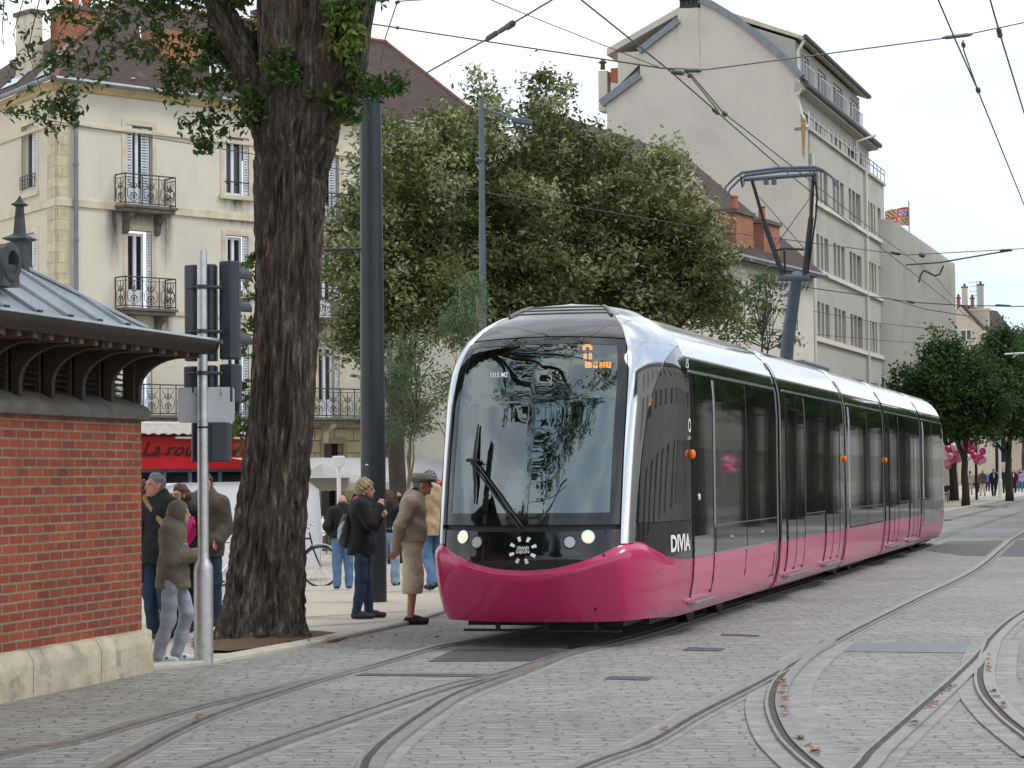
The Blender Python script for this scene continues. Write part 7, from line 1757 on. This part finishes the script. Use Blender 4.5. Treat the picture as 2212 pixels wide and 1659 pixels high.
# 10 man in tan jacket walking
person('man in tan jacket and blue jeans walking behind the flat cap man', 934, 1277, 1.76, 35, dict(head=(0, .06, 1.63), knL=(.10, .10, .52), anL=(.10, .18, .10), toL=(.11, .34, .04), knR=(-.11, -.02, .5), anR=(-.12, -.26, .16), toR=(-.13, -.12, .05)), dict(look=.6, top=dict(mat=tan, hem=.82, puff=.036, skirt=1, wr=.009, patches=[('chest_pocket', (-.10, .16, 1.33), (.05, .08, .055), cloth('tan_pocket', (.42, .29, .155)))]), bottom=dict(mat=jeansM, knee=.085, ankle=.075), shoes=dict(mat=darksh), hair=dict(mat=greyh, vol=.016, cut=(.04, .055), rough=.006)), res=.012, skin=SKINR)
# 11 cyclist
pc = spot(944, 47); person('cyclist with red helmet and royal blue jersey just left of the tram', 0, 0, 1.74, 0, dict(head=(0, .10, 1.60)), dict(look=-1.2, top=dict(mat=bluec, hem=.9, puff=.02, name='jersey'), bottom=dict(mat=blackc), shoes=dict(mat=darksh), helmet=redhel), base=pc, res=.02, lod=1)
# 12 driver (bust on the seat)
dl = tram_mat @ Vector((-1.05, -.18, .55)); person('blond woman driving the tram, seen through the windscreen', 0, 0, 1.70, 95, dict(hiL=(.1, .0, .93), knL=(.11, .38, .92), anL=(.11, .42, .50), toL=(.12, .55, .45), hiR=(-.1, 0, .93), knR=(-.11, .38, .92), anR=(-.11, .42, .50), toR=(-.12, .55, .45), wrL=(.2, .3, 1.1), wrR=(-.2, .3, 1.1)), dict(top=dict(mat=cloth('dark_uniform', (.02, .022, .03)), hem=.88, puff=.02, name='jacket', collar=whitec), bottom=dict(mat=blackc), shoes=dict(mat=darksh), hair=dict(mat=cloth('golden_hair', (.75, .55, .30), .7, .2), kind='shag', vol=.02, cut=(.03, .045))), base=Vector((dl.x, dl.y, .50)), res=.014)
# 13 distant crowd
CROWD = [  # px x, feet y, H, top, bottom, label, heading
 (2147, 1073, 1.80, navy, blackc, 'man in dark suit and tie walking towards us, left of the white lamp post', 180),
 (2190, 1066, 1.78, blackc, blackc, 'man in a black suit hurrying, right of the white lamp post', 170),
 (2096, 1070, 1.78, whiteg, cloth('beige_trousers', (.36, .31, .25)), 'person in a pale jacket beside the tree trunk under the balloons', 0),
 (2123, 1072, 1.78, browng, khaki, 'person in a dark top and khaki trousers holding a bunch of balloons', 150),
 (2165, 1066, 1.82, blackc, blackc, 'tall person in black behind the suited man, next to the lamp post', 180),
 (2176, 1064, 1.74, navy, navy, 'person in navy with a red face shadow just right of the lamp post', 170),
 (2204, 1060, 1.82, navy, navy, 'person in a navy blue suit at the right edge', 180),
 (2134, 1062, 1.74, bluec, navy, 'person in a light blue shirt behind the suited man', 180),
 (2111, 1064, 1.70, redc, blackc, 'person in dull red between the trunk and the balloon holder', 160),
 (2084, 1066, 1.74, dbrown, blackc, 'person in brown just left of the trunk', 180),
 (2050, 1078, 1.80, blackc, blackc, 'waiter in black and white at the end of the tram', 170),
 (2060, 1076, 1.78, blackc, blackc, 'second person in black at the end of the tram, by the chairs', 150),
 (2198, 1062, 1.66, pinkc, jeansM, 'person in pink at the far right of the crowd', 180),
 (2211, 1064, 1.68, jeansL, jeansM, 'person in light blue at the right edge, cut by the frame', 180),
 (2155, 1058, 1.80, blackc, navy, 'person in black behind the lamp post, farther back', 180),
 (2118, 1058, 1.76, redc, navy, 'person in red farther back under the small bunch of balloons', 180),
 (2184, 1058, 1.84, dbrown, navy, 'person in dark brown farther back at the right', 180),
 (2104, 1058, 1.80, navy, navy, 'person in navy farther back beside the trunk', 180)]
CROWD += [(x, y, h, t_, b_, 'person deep in the far crowd, small and dark', 180) for x, y, h, t_, b_ in ((2090, 1055, 1.75, blackc, navy), (2099, 1054, 1.7, greyh, blackc), (2113, 1055, 1.8, navy, blackc), (2128, 1055, 1.7, dbrown, navy), (2140, 1054, 1.75, blackc, blackc), (2150, 1055, 1.65, redc, navy), (2170, 1054, 1.8, browng, navy), (2180, 1055, 1.7, blackc, blackc), (2192, 1055, 1.75, jeansD, blackc), (2206, 1054, 1.7, blackc, navy), (2200, 1056, 1.8, whiteg, navy))]
for i, (x, y, H_, tm, bm_, lab, hd_) in enumerate(CROWD):
    wp_ = dict(anL=(.10, .16, .10), toL=(.1, .3, .04), anR=(-.10, -.16, .12), toR=(-.1, -.04, .03)) if i in (0, 1, 3) else None
    pts = [('shirt_front', (0, .13, 1.32), (.07, .08, .20), whitec)] if i in (0, 1, 10, 5) else []
    person(lab, x, y, H_, hd_, wp_, dict(top=dict(mat=tm, hem=.84, puff=.025, skirt=1, patches=pts), bottom=dict(mat=bm_, knee=.082, ankle=.066), shoes=dict(mat=darksh), hair=dict(mat=[brownh, greyh, blackc, bl_hair][i % 4], vol=.012)), group='people in the far crowd', res=.035, lod=1)
# ------------------------------------------------------------------ poles, signals, wires, furniture
# silver signal post
bp = grd(440, 1437, 0); post = thing('signal_post', 'silver metal post with the backs of two dark traffic signals and a blank white plate', 'signal post', bp)
Yp = bp.y; zp_ = lambda y, x=440: at(x, y, Yp).z-bp.z
xp_ = lambda x, y=900: at(x, y, Yp).x-bp.x
xt = xp_(438, 540)
mb = MB(); mb.lathe([(.088, -.02), (.088, zp_(1232)), (.084, zp_(1222)), (.062, zp_(1212)), (.052, zp_(1205)), (.050, zp_(1190)), (.046, zp_(545)), (.043, zp_(541)), (0, zp_(540))], 28); mb.build('pole', M['galv'], post, smooth='auto')
def sigbox(x0, x1, y0, y1, dy, name='signal_head', visors=0):
    a, b = xp_(x0), xp_(x1); z1, z0 = zp_(y0), zp_(y1); mb = MB(); c = (a+b)/2; w_ = (b-a)/2
    mb.prism([(a, dy+.02), (a+.02, dy), (c+w_*.15, dy-.05), (b-.02, dy-.03), (b, dy), (b, dy+.14), (a, dy+.14)], 'z', z0, z1)
    o = mb.build(name, M['signal'], post, bevel=.012)
    for k in range(visors):
        zc = z1-(k+.5)*(z1-z0)/visors+.02; mb = MB()
        P = [[Vector((c+.085*math.sin(a_)*(1), dy+y_, zc+.085*math.cos(a_))) for a_ in np.linspace(-1.9, 1.9, 13)] for y_ in (.14, .26)]
        P = [[Vector((c+(p.x-c)*.9+ (y_-.14)*.9, p.y, p.z-(.0 if p.z > zc-.05 else 0))) for p in row] for row, y_ in zip(P, (.14, .26))]
        mb.grid(P); mb.build('visor', M['signal'], o)
    return o
sigbox(395, 432, 570, 778, .10); sigbox(434, 464, 568, 778, .12); sigbox(471, 515, 562, 775, .10, visors=3)
sigbox(393, 430, 790, 850, .10); sigbox(434, 464, 788, 850, .12); sigbox(471, 517, 786, 870, .10)
for y_ in (620, 716, 806):
    mb = MB(); z = zp_(y_); mb.tube([(xp_(402), .06, z), (xp_(415), .02, z), (xp_(430), .0, z)], .013, 6); mb.tube([(xp_(446), 0, z), (xp_(462), .02, z), (xp_(478), .06, z)], .016, 6); mb.cyl((0, 0, z-.02), (0, 0, z+.02), .054, 16)
    for x_ in (425, 452, 478): mb.ball((xp_(x_), -.0, z+.04), .008, 6)
    mb.build('bracket', M['signal'], post)
a, b, z0, z1 = xp_(382), xp_(505), zp_(913), zp_(836); mb = MB(); r_ = .03; pts = []
for cx_, cz_, a0 in ((b-r_, z1-r_, 0), (a+r_, z1-r_, 90), (a+r_, z0+r_, 180), (b-r_, z0+r_, 270)):
    for q in range(6): an = R(a0+q*18); pts.append((cx_+r_*math.cos(an), cz_+r_*math.sin(an)))
mb.prism(pts, 'y', .055, .062); o = mb.build('blank_plate', M['whiteplate'], post)
mb = MB(); [mb.ball((xp_(x_), .053, zp_(y_)), .006, 6) for x_ in (420, 476) for y_ in (843, 849, 852)]; mb.build('rivets', M['iron'], o)
sb = sigbox(410, 494, 912, 998, .07, 'back_board')
mb = MB(); mb.box(xp_(456), xp_(467), .045, .05, zp_(932), zp_(921)); mb.build('small_tag', M['white'], post)
mb = MB(); mb.cyl((0, 0, zp_(925)), (0, 0, zp_(921)), .052, 16); mb.build('band_clamp', M['iron'], post)
# dark catenary pole
bd = grd(808, 1300); dp = thing('catenary_pole', 'thick dark grey pole standing behind the blond woman, rising past the plane tree fork', 'pole', bd)
zt_d = at(800, 172, bd.y).z-bd.z; mb = MB(); mb.lathe([(.175, -.02), (.168, 3.0), (.166, 3.0), (.145, zt_d), (0, zt_d+.02)], 28); mb.build('pole', M['pole'], dp, smooth='auto')
mb = MB(); z = at(760, 538, bd.y).z-bd.z; mb.cyl((-.05, 0, z), (at(700, 538, bd.y).x-bd.x, .1, z), .022, 8); mb.build('side_bar', M['pole'], dp)
mb = MB(); mb.cyl((0, 0, zt_d-.3), (0, 0, zt_d-.15), .17, 16); mb.box(-.2, .2, -.05, .05, zt_d-.28, zt_d-.2); mb.build('wire_collar', M['wirehw'], dp)
mb = MB(); q = at(794, 1004, bd.y); mb.box(q.x-bd.x-.02, q.x-bd.x+.02, -.180, -.172, q.z-bd.z-.01, q.z-bd.z+.01); mb.build('small_tag', M['white'], dp)
# grey street lamp
bl_ = at(1044, 1030, 46); bl_.z = gz(bl_.x, bl_.y); lp = thing('street_lamp', 'slim grey blue street lamp with flat head in front of the lime trees', 'street lamp', bl_)
L_ = lambda x, y, dy=0: (lambda p: Vector((p.x-bl_.x, dy, p.z-bl_.z)))(at(x, y, bl_.y+dy))
mb = MB(); mb.tube([(0, 0, 0), L_(1043, 640), L_(1041, 400), L_(1040, 213)], [.09, .075, .06, .055], 12); mb.build('pole', M['lamppole'], lp, smooth='auto')
mb = MB(); mb.tube([L_(1041, 232), L_(1120, 262)], .025, 8); mb.tube([L_(1041, 218), L_(1115, 256)], .012, 6); mb.build('arm', M['lamppole'], lp)
mb = MB(); a, b = L_(1109, 260), L_(1150, 266); mb.beam(a, b, .26, .10); mb.build('lamp_head', M['lamppole'], lp, bevel=.02)
mb = MB(); c = L_(1034, 345, -.05); mb.ball(c, .06, 10, (1.3, 1, 1)); mb.cyl(c, c+Vector((.1, 0, 0)), .03, 8); mb.build('spot_light', M['lamppole'], lp)
# white lamp post far right, with road sign beside it, and a second arm
bw = grd(2161, 1075); wl = thing('lamp_post', 'slim white lamp post among the far crowd with a narrow dark blue sign', 'lamp post', bw)
zw = at(2159, 943, bw.y).z-bw.z; mb = MB(); mb.lathe([(.13, 0), (.13, 1.1), (.09, 1.18), (.075, zw), (0, zw)], 12); mb.build('post', M['white'], wl)
mb = MB(); mb.box(.10, .40, -.03, .03, zw-1.6, zw-.2); mb.build('blue_sign', cloth('dark_blue_sign', (.02, .03, .10)), wl)
bz = at(2225, 1035, 120); bz.z = 0; sl2 = thing('street_lamp', 'pale lamp arm reaching in from the right edge above the dark trees', 'street lamp', bz)
S_ = lambda x, y: (lambda p: Vector((p.x-bz.x, 0, p.z)))(at(x, y, 120))
mb = MB(); mb.tube([(0, 0, 0), S_(2226, 760)], [.1, .07], 8); mb.tube([S_(2226, 762), S_(2170, 765)], .05, 6); mb.tube([S_(2200, 764), S_(2188, 772)], .03, 6); mb.build('pole_and_arm', M['white'], sl2)
# white panel sign in the balloons
bs = at(2100, 1030, 135); bs.z = 0; ps = thing('panel_sign', 'white poster panel behind the pink balloons', 'sign', bs)
mb = MB(); a = at(2076, 985, 135); b = at(2115, 955, 135); mb.box(a.x-bs.x, b.x-bs.x, -.05, .05, a.z, b.z); mb.build('panel', M['white'], ps); mb = MB(); mb.cyl((b.x-bs.x-.2, 0, 0), (b.x-bs.x-.2, 0, b.z), .08, 8); mb.cyl((a.x-bs.x+.2, 0, 0), (a.x-bs.x+.2, 0, b.z), .08, 8); mb.build('legs', M['iron'], ps)
# balloons
balm = [pbr(n_, c_, .25, 0, 0, coat=.4) for n_, c_ in (('hot_pink_balloon', (.72, .04, .22)), ('light_pink_balloon', (.80, .30, .45)), ('white_balloon', (.75, .72, .74)), ('magenta_balloon', (.60, .03, .16)))]
def balloon(p, r, m_, lab, grp):
    mb = MB(); mb.lathe([(0, -1.18), (.10, -1.15), (.04, -1.08), (.35, -.92), (.72, -.6), (.96, -.15), (1, .2), (.86, .6), (.55, .88), (.2, .99), (0, 1.0)], 14); o = mb.build('balloon', m_, smooth=True); o.scale = (r, r, r); o.location = p; o.rotation_euler = (random.uniform(-.6, .6), random.uniform(-.6, .6), 0); setp(o, lab, 'balloon', grp); return o
g1 = [(2048, 970, 0), (2060, 965, 2), (2052, 985, 1), (2065, 978, 1), (2075, 968, 0), (2077, 985, 1), (2085, 972, 3), (2090, 962, 0), (2097, 978, 3), (2101, 966, 0), (2091, 988, 2), (2056, 994, 0), (2046, 1000, 1), (2082, 958, 2), (2048, 1006, 3), (2070, 993, 1), (2094, 958, 3), (2104, 985, 3)]
for x, y, m_ in g1: balloon(at(x, y, 118+random.uniform(-.4, .4)), .19, balm[m_], {0: 'hot pink balloon in the cluster behind the end of the tram', 1: 'light pink balloon in the cluster behind the end of the tram', 2: 'white balloon in the cluster behind the end of the tram', 3: 'deep pink balloon in the cluster behind the end of the tram'}[m_], 'balloon cluster behind the tram')
for x, y, m_ in [(2123, 975, 0), (2112, 992, 3), (2118, 988, 0), (2124, 994, 1), (2117, 998, 1), (2110, 996, 0)]: balloon(at(x, y, 128), .19, balm[m_], {0: 'hot pink balloon in the small bunch held above the crowd', 1: 'light pink balloon in the small bunch held above the crowd', 3: 'deep pink balloon in the small bunch held above the crowd'}[m_], 'small balloon bunch')
for k in range(30):
    s_ = k/29; q = Vector((17.5+6.5*s_, 57+14*s_, 1.85+.10*math.sin(k*1.1)+.10*(k % 3))); balloon(q, .10, balm[k % 2], 'pink balloon of the garland mirrored in the tram windows', 'mirrored garland')
# waiting bins of the brown kerb side: café tables
def table(x, y, W_, D_, H_, lab, clothm=None):
    b = grd(x, y); t = thing('trestle_table', lab, 'table', b, .75); mb = MB(); mb.box(-W_/2, W_/2, -D_/2, D_/2, H_-.03, H_); mb.build('table_top', cloth('varnished_wood', (.40, .24, .11)), t)
    for s_ in (-1, 1):
        mb = MB(); mb.tube([(s_*W_*.38, -D_/2+.05, 0), (s_*W_*.38, -D_/2+.05, H_)], .02, 5); mb.tube([(s_*W_*.38, D_/2-.05, 0), (s_*W_*.38, D_/2-.05, H_)], .02, 5); mb.tube([(s_*W_*.38, -D_/2+.05, .1), (s_*W_*.38, D_/2-.05, H_-.1)], .012, 5); mb.build('leg', cloth('green_steel', (.03, .09, .045)), t)
    if clothm:
        mb = MB(); P = []
        for j, z in enumerate((0, -.02, -.18, -.34)):
            e = .012 if j == 0 else .02+.03*j; row = []
            for k in range(49):
                a = k/48*4; i = int(a) % 4; f_ = a-int(a); C4 = [(-1, -1), (1, -1), (1, 1), (-1, 1)]; c0, c1 = C4[i], C4[(i+1) % 4]; xx = (c0[0]+(c1[0]-c0[0])*f_)*(W_/2+e); yy = (c0[1]+(c1[1]-c0[1])*f_)*(D_/2+e); row.append(Vector((xx+(.02*math.sin(k*1.7) if j > 1 else 0), yy, H_+.008+z*(1+.25*math.sin(k*.9)))))
            P.append(row)
        mb.grid(P); mb.add([Vector((-W_/2, -D_/2, H_+.008)), Vector((W_/2, -D_/2, H_+.008)), Vector((W_/2, D_/2, H_+.008)), Vector((-W_/2, D_/2, H_+.008))], [(0, 1, 2, 3)]); tcl = mb.build('tablecloth', M['white'], loc=b); tcl.rotation_euler[2] = .75; setp(tcl, 'white cloth hanging over the trestle table right of the trunk', 'tablecloth')
    return t, b
t1, tb1 = table(700, 1190, 2.3, .9, .80, 'trestle table under a white cloth, right of the big trunk', 1)
t2, tb2 = table(760, 1194, 1.9, .7, .62, 'low brown wooden trestle table behind the shaven headed man')
t3, tb3 = table(790, 1165, 2.6, .8, .78, 'far wooden table with bottles under the cafe awning')
for k, (x, y, c_) in enumerate([(675, 1128, (.5, .08, .05)), (686, 1125, (.6, .3, .05)), (697, 1127, (.75, .75, .75)), (707, 1128, (.02, .02, .025)), (720, 1125, (.1, .25, .06)), (745, 1122, (.6, .28, .04))]):
    p = at(x, y+12, tb1.y); mb = MB(); mb.lathe([(0, 0), (.05, 0), (.05, .14), (.02, .2), (.02, .26), (0, .26)], 10); o = mb.build('bottle', pbr('bottle_%d' % k, c_, .3, 0, 0)); o.location = (p.x, tb1.y+.0, tb1.z+.82); setp(o, ['red bottle on the white tablecloth, leftmost', 'orange bottle on the white tablecloth', 'white carton on the white tablecloth', 'black box shaped bottle on the white tablecloth', 'green bottle on the white tablecloth', 'amber bottle rightmost on the white tablecloth'][k], 'bottle')
for k, (x, y) in enumerate([(690, 1188), (738, 1192)]):
    b = grd(x, y); mb = MB(); mb.box(-.28, .28, -.2, .2, 0, .50); o = mb.build('cardboard_box', cloth('cardboard', (.36, .24, .15)), bevel=.01); o.location = b; setp(o, ['cardboard box under the white tablecloth', 'cardboard box beside the low brown table'][k], 'box')
# white van behind the group at left
vb = at(425, 1100, 42); vb.z = gz(vb.x, vb.y); van = thing('white_van', 'white van parked behind the people at the left, partly hidden by the trunk', 'van', vb, .25)
mb = MB(); pr_ = [(-2.1, .35), (-2.15, .9), (-1.95, 1.05), (-1.25, 1.18), (-.75, 1.78), (-.45, 1.88), (1.9, 1.90), (2.1, 1.75), (2.15, .9), (2.12, .35)]
P = []
for y_, sc2 in ((-.86, .97), (-.90, 1), (-.86, 1), (.86, 1), (.90, 1), (.86, .97)): P.append([Vector((x*(1 if abs(y_) > .87 else .995), y_*(1-.13*max(0, (z-1.1))), z)) for x, z in pr_])
mb.grid(P); mb.add(P[0], [tuple(range(10))]); mb.add(P[-1], [tuple(range(10))]); mb.build('body', M['white'], van, smooth='auto')
mb = MB(); mb.add([Vector((x, -.905*(1-.13*max(0, z-1.1)), z)) for x, z in ((-1.15, 1.22), (-.72, 1.70), (-.1, 1.72), (-.1, 1.22))], [(0, 1, 2, 3)]); mb.build('side_window', M['darkglass'], van, fixn=False)
mb = MB(); mb.add([Vector((x, y, z)) for x, y, z in ((-1.27, -.7, 1.2), (-.79, -.66, 1.74), (-.79, .66, 1.74), (-1.27, .7, 1.2))], [(0, 1, 2, 3)]); mb.build('windscreen', M['darkglass'], van, fixn=False)
for x_ in (-1.35, 1.4):
    for y_ in (-.82, .82): mb = MB(); mb.cyl((x_, y_-.1, .32), (x_, y_+.1, .32), .32, 20); w_ = mb.build('wheel', M['rubber'], van); mb = MB(); mb.cyl((x_, y_-.105, .32), (x_, y_+.105, .32), .18, 14); mb.build('rim', M['alu'], w_)
mb = MB(); mb.tube([(1.2, 0, 1.9), (1.25, 0, 2.15)], .01, 5); mb.build('aerial', M['iron'], van)
# bicycles
def bicycle(b, rz, lab, fc):
    t = thing('bicycle', lab, 'bicycle', b, rz)
    for x_ in (-.52, .52):
        mb = MB(); mb.tube([(x_+.33*math.cos(a), 0, .34+.33*math.sin(a)) for a in np.linspace(0, 2*math.pi, 33)], .019, 6, caps=False); w_ = mb.build('wheel', M['rubber'], t)
        mb = MB()
        for k in range(16): a = k*math.pi/8; mb.tube([(x_, .02*(-1)**k, .34), (x_+.32*math.cos(a), 0, .34+.32*math.sin(a))], .0035, 3)
        mb.tube([(x_+.31*math.cos(a), 0, .34+.31*math.sin(a)) for a in np.linspace(0, 2*math.pi, 33)], .010, 5, caps=False); mb.build('spokes', M['alu'], w_)
        mb = MB(); mb.tube([(x_+.37*math.cos(a), 0, .34+.37*math.sin(a)) for a in np.linspace(.2, 2.9, 15)], .016, 5); mb.build('mudguard', M['alu'], t)
    mb = MB(); bb_ = (-.05, 0, .29); st_ = (-.22, 0, .80); hd_ = (.36, 0, .82); mb.tube([bb_, st_], .017, 6); mb.tube([st_, (.34, 0, .80)], .017, 6); mb.tube([bb_, (.37, 0, .68)], .018, 6); mb.tube([bb_, (-.52, 0, .34)], .013, 6); mb.tube([st_, (-.52, 0, .34)], .012, 6); mb.tube([(.33, 0, .90), (.40, 0, .62), (.52, 0, .34)], .016, 6); mb.build('frame', fc, t)
    mb = MB(); mb.tube([(.33, -.26, 1.02), (.26, -.20, 1.03), (.33, 0, .96), (.26, .20, 1.03), (.33, .26, 1.02)], .014, 6); mb.build('handlebar', M['alu'], t)
    mb = MB(); mb.ball((-.26, 0, .90), .11, 10, (1.3, .8, .35)); mb.build('saddle', M['rubber'], t)
    mb = MB(); mb.tube([(-.05, 0, .29), (.05, .08, .15)], .01, 5); mb.box(.02, .12, .08, .16, .13, .16); mb.build('pedal', M['iron'], t); return t
bb1 = grd(482, 1276); bicycle(bb1, .9, 'silver grey bicycle between the jacketed man and the big trunk', M['alu'])
bb2 = grd(628, 1268); bicycle(bb2, -.25, 'dark bicycle whose front wheel sticks out right of the big trunk', M['iron'])
bb3 = spot(948, 46.8); bicycle(bb3, 1.2, 'bicycle of the cyclist in blue', M['iron'])
# person in blue hidden by trunk: a blue parasol/sleeve edge
# chairs at the far right behind the tram
for k, (x, y) in enumerate([(2052, 1082), (2062, 1080), (2048, 1086)]):
    b = grd(x, y); t = thing('folding_chair', ['dark cafe chair nearest the tram end', 'dark cafe chair right of the pair, by the tree', 'dark cafe chair at the very edge of the tram'][k], 'chair', b, k*1.1)
    mb = MB(); mb.box(-.2, .2, -.2, .2, .43, .46); mb.build('seat', M['iron'], t); mb = MB(); mb.box(-.2, .2, .18, .21, .6, .9); mb.build('backrest', M['iron'], t)
    for sx_, sy_ in ((-1, -1), (1, -1), (-1, 1), (1, 1)): mb = MB(); mb.tube([(sx_*.2, sy_*.2, 0), (sx_*.18, sy_*.18, .45 if sy_ < 0 else .9)], .015, 5); mb.build('leg', M['iron'], t)
# ------------------------------------------------------------------ overhead wires
def wire(label, pts, r=.012, hw=(), name='overhead_wire'):
    c = pts[0]; t = thing(name, label, 'wire', c); mb = MB()
    P = []
    for a, b in zip(pts, pts[1:]):
        for k in range(8): P.append(a.lerp(b, k/8)-c)
    P.append(pts[-1]-c); mb.tube(P, r*.72, 6); mb.build('cable', M['wire'], t)
    for a, b, rr in hw: mb = MB(); mb.tube([a-c, a.lerp(b, .15)-c, a.lerp(b, .85)-c, b-c], [rr*.35, rr*.65, rr*.65, rr*.35], 8); mb.build('insulator', M['wirehw'], t)
    return t
hC = 6.64
def Wz_(x, y, z=6.64): return atz(x, y, z)
def cw(x, y, off=0.):   # point on the ray at the tram centre plane
    r = ray(x, y); q = T0+N*off; k = (q-Vector((0, 0, CAMZ))).dot(N)/r.dot(N); return Vector((0, 0, CAMZ))+r*k
wire('contact wire running over the tram from the top centre down to the far street', [Vector((T0.x-U.x*34, T0.y-U.y*34, 6.64)), cw(1150, -86), cw(1256, 0), cw(1441, 148), cw(1686.5, 362)]+[cw(x, 362+(x-1686.5)*.797) for x in (1850, 1973, 2100, 2250, 2380)], .014)
o2 = -3.75
wire('steep contact wire of the second track at the upper right', [cw(1990, -80, o2), cw(2027, 0, o2), cw(2061.5, 81, o2), cw(2108, 185, o2), cw(2212, 442, o2), cw(2300, 655, o2)], .014, [(cw(2112, 192, o2), cw(2114, 198, o2), .05)])
wire('short dropper wire beside the second contact wire', [cw(2080, 87, o2), cw(2082, 110, o2), cw(2110, 188, o2)], .012, [(cw(2080, 94, o2), cw(2082, 100, o2), .04)])
wire('thin rightmost wire crossing the upper right corner', [cw(2120, -70, -5.3), cw(2139, 0, -5.3), cw(2159, 70, -5.3), cw(2212, 243, -5.3), cw(2260, 390, -5.3)], .006, [(cw(2157, 62, -5.3), cw(2161, 80, -5.3), .018)])
YS = 34
wire('second contact wire forking right of the first above the pantograph', [at(1441, 148, 27), at(1492, 160, 27.5), at(1562, 243, 30), at(1713, 361, 36), at(1800, 430, 44), at(1908, 515, 55), at(2016, 593, 75), at(2073, 660, 100)], .012, [(at(1561, 242, 30), at(1570, 250, 30), .05)])
wire('short dropper from the bracket to the first contact wire', [at(1490, 163, 27), at(1552, 240, 29.6)], .012, [(at(1489, 160, 27), at(1492, 167, 27), .05), (at(1540, 236, 29), at(1552, 246, 29.3), .04)])
wire('span wire from the dark pole across to the right edge of the picture', [at(806, 52, 30.5), at(1428, 147, 27), at(1524, 150.5, 27.2), at(2036, 83, 29.5), at(2101, 72, 29.7), at(2320, 26, 31)], .013, [(at(1450, 156, 27), at(1478, 158, 27), .045), (at(1478, 153, 27), at(1516, 153, 27), .035), (at(2036, 82, 29.5), at(2100, 74, 29.7), .04), (at(855, 59, 30.2), at(862, 61, 30.2), .035)])
wire('thick span wire with a long insulator at the top centre', [at(800, 222, 31), at(895, 172, 29), at(1051, 85, 26), at(1110, 49, 25), at(1192, 0, 24), at(1330, -82, 22)], .014, [(at(1051, 85, 26), at(1076, 69, 25.6), .05), (at(1076, 70, 25.6), at(1098, 56, 25.2), .045), (at(1094, 60, 25.3), at(1110, 49, 25), .06)])
wire('thin wire crossing down from the top centre to the bracket', [at(960, -46, 24), at(1061, 0, 24.6), at(1138, 32, 25), at(1335, 110, 26), at(1428, 147, 27)], .008)
wire('short stay wire right of the plane tree fork', [at(820, 150, 31), at(832, 83, 29), at(858.5, 3, 28), at(900, 0, 27), at(960, -4, 26)], .010, [(at(857, 2, 28), at(860, 8, 28), .05)])
wire('thin wire in front of the cream building, left of the trunk', [at(-60, 228, 60), at(0, 241, 60), at(162, 270, 60), at(560, 335, 58), at(811, 380, 57), at(996, 404, 50), at(1088, 423, 48), at(1237, 444.5, 47), at(1561, 500, 50), at(1885.6, 541.7, 60), at(1960, 551, 62), at(2212, 537, 64), at(2330, 530, 66)], .016, [(at(1925, 545, 61), at(1945, 549, 61.5), .07), (at(1985, 549, 62), at(1998, 553, 62), .10), (at(2160, 541, 63), at(2185, 540, 63.4), .06)])
wire('lower stay wire converging on the far span', [at(1958, 572, 60), at(2030, 567, 61), at(2152, 546, 63), at(2186, 541, 63.4)], .03)
wire('drooping thick cable linking two wires at the right', [at(1985, 610, 62), at(1988, 595, 62), at(1995, 584, 62), at(2008, 590, 62), at(2020, 596, 62), at(2030, 592, 62), at(2038, 574, 62)], .035)
wire('far span wire from behind the pantograph foot to the right edge', [at(1724, 618, 80), at(1872, 639, 80), at(1973.6, 653, 80), at(2085, 660, 80), at(2212, 662, 80), at(2320, 664, 80)], .025, [(at(1960, 651, 80), at(1976, 654, 80), .08), (at(2150, 659, 80), at(2185, 661, 80), .06)])
wire('thin far wire just below the far span', [at(1917, 644, 84), at(2000, 668, 84), at(2098, 684, 84)], .022)
wire('lowest thin wire in front of the grey block', [at(1757, 672, 85), at(1900, 698, 85), at(2060, 716, 85)], .014)
wire('very thin wire above the tram roof, in front of the grey block', [at(1760, 722, 85), at(1900, 735, 85), at(2000, 742, 85)], .012)

# the pole and bracket arm that carry the wire just outside the left of the view: mirrored in the windscreen
cp = thing('bracket_pole', 'dark pole with a curved bracket arm, seen mirrored in the tram windscreen', 'pole', (-5.4, 12.0, 0))
mb = MB(); mb.lathe([(.17, 0), (.15, 7.6), (0, 7.62)], 16); mb.build('pole', M['pole'], cp, smooth='auto')
mb = MB(); mb.tube([(0, 0, 6.2), (1.6, .3, 6.7), (3.6, .7, 7.2), (5.0, .9, 7.2)], .05, 8); mb.tube([(0, 0, 7.4), (2.6, .5, 7.1), (5.0, .9, 6.9)], .02, 6); mb.tube([(0, 0, 5.6), (2.2, .4, 6.8)], .015, 6); mb.build('bracket_arm', M['pole'], cp, smooth='auto')
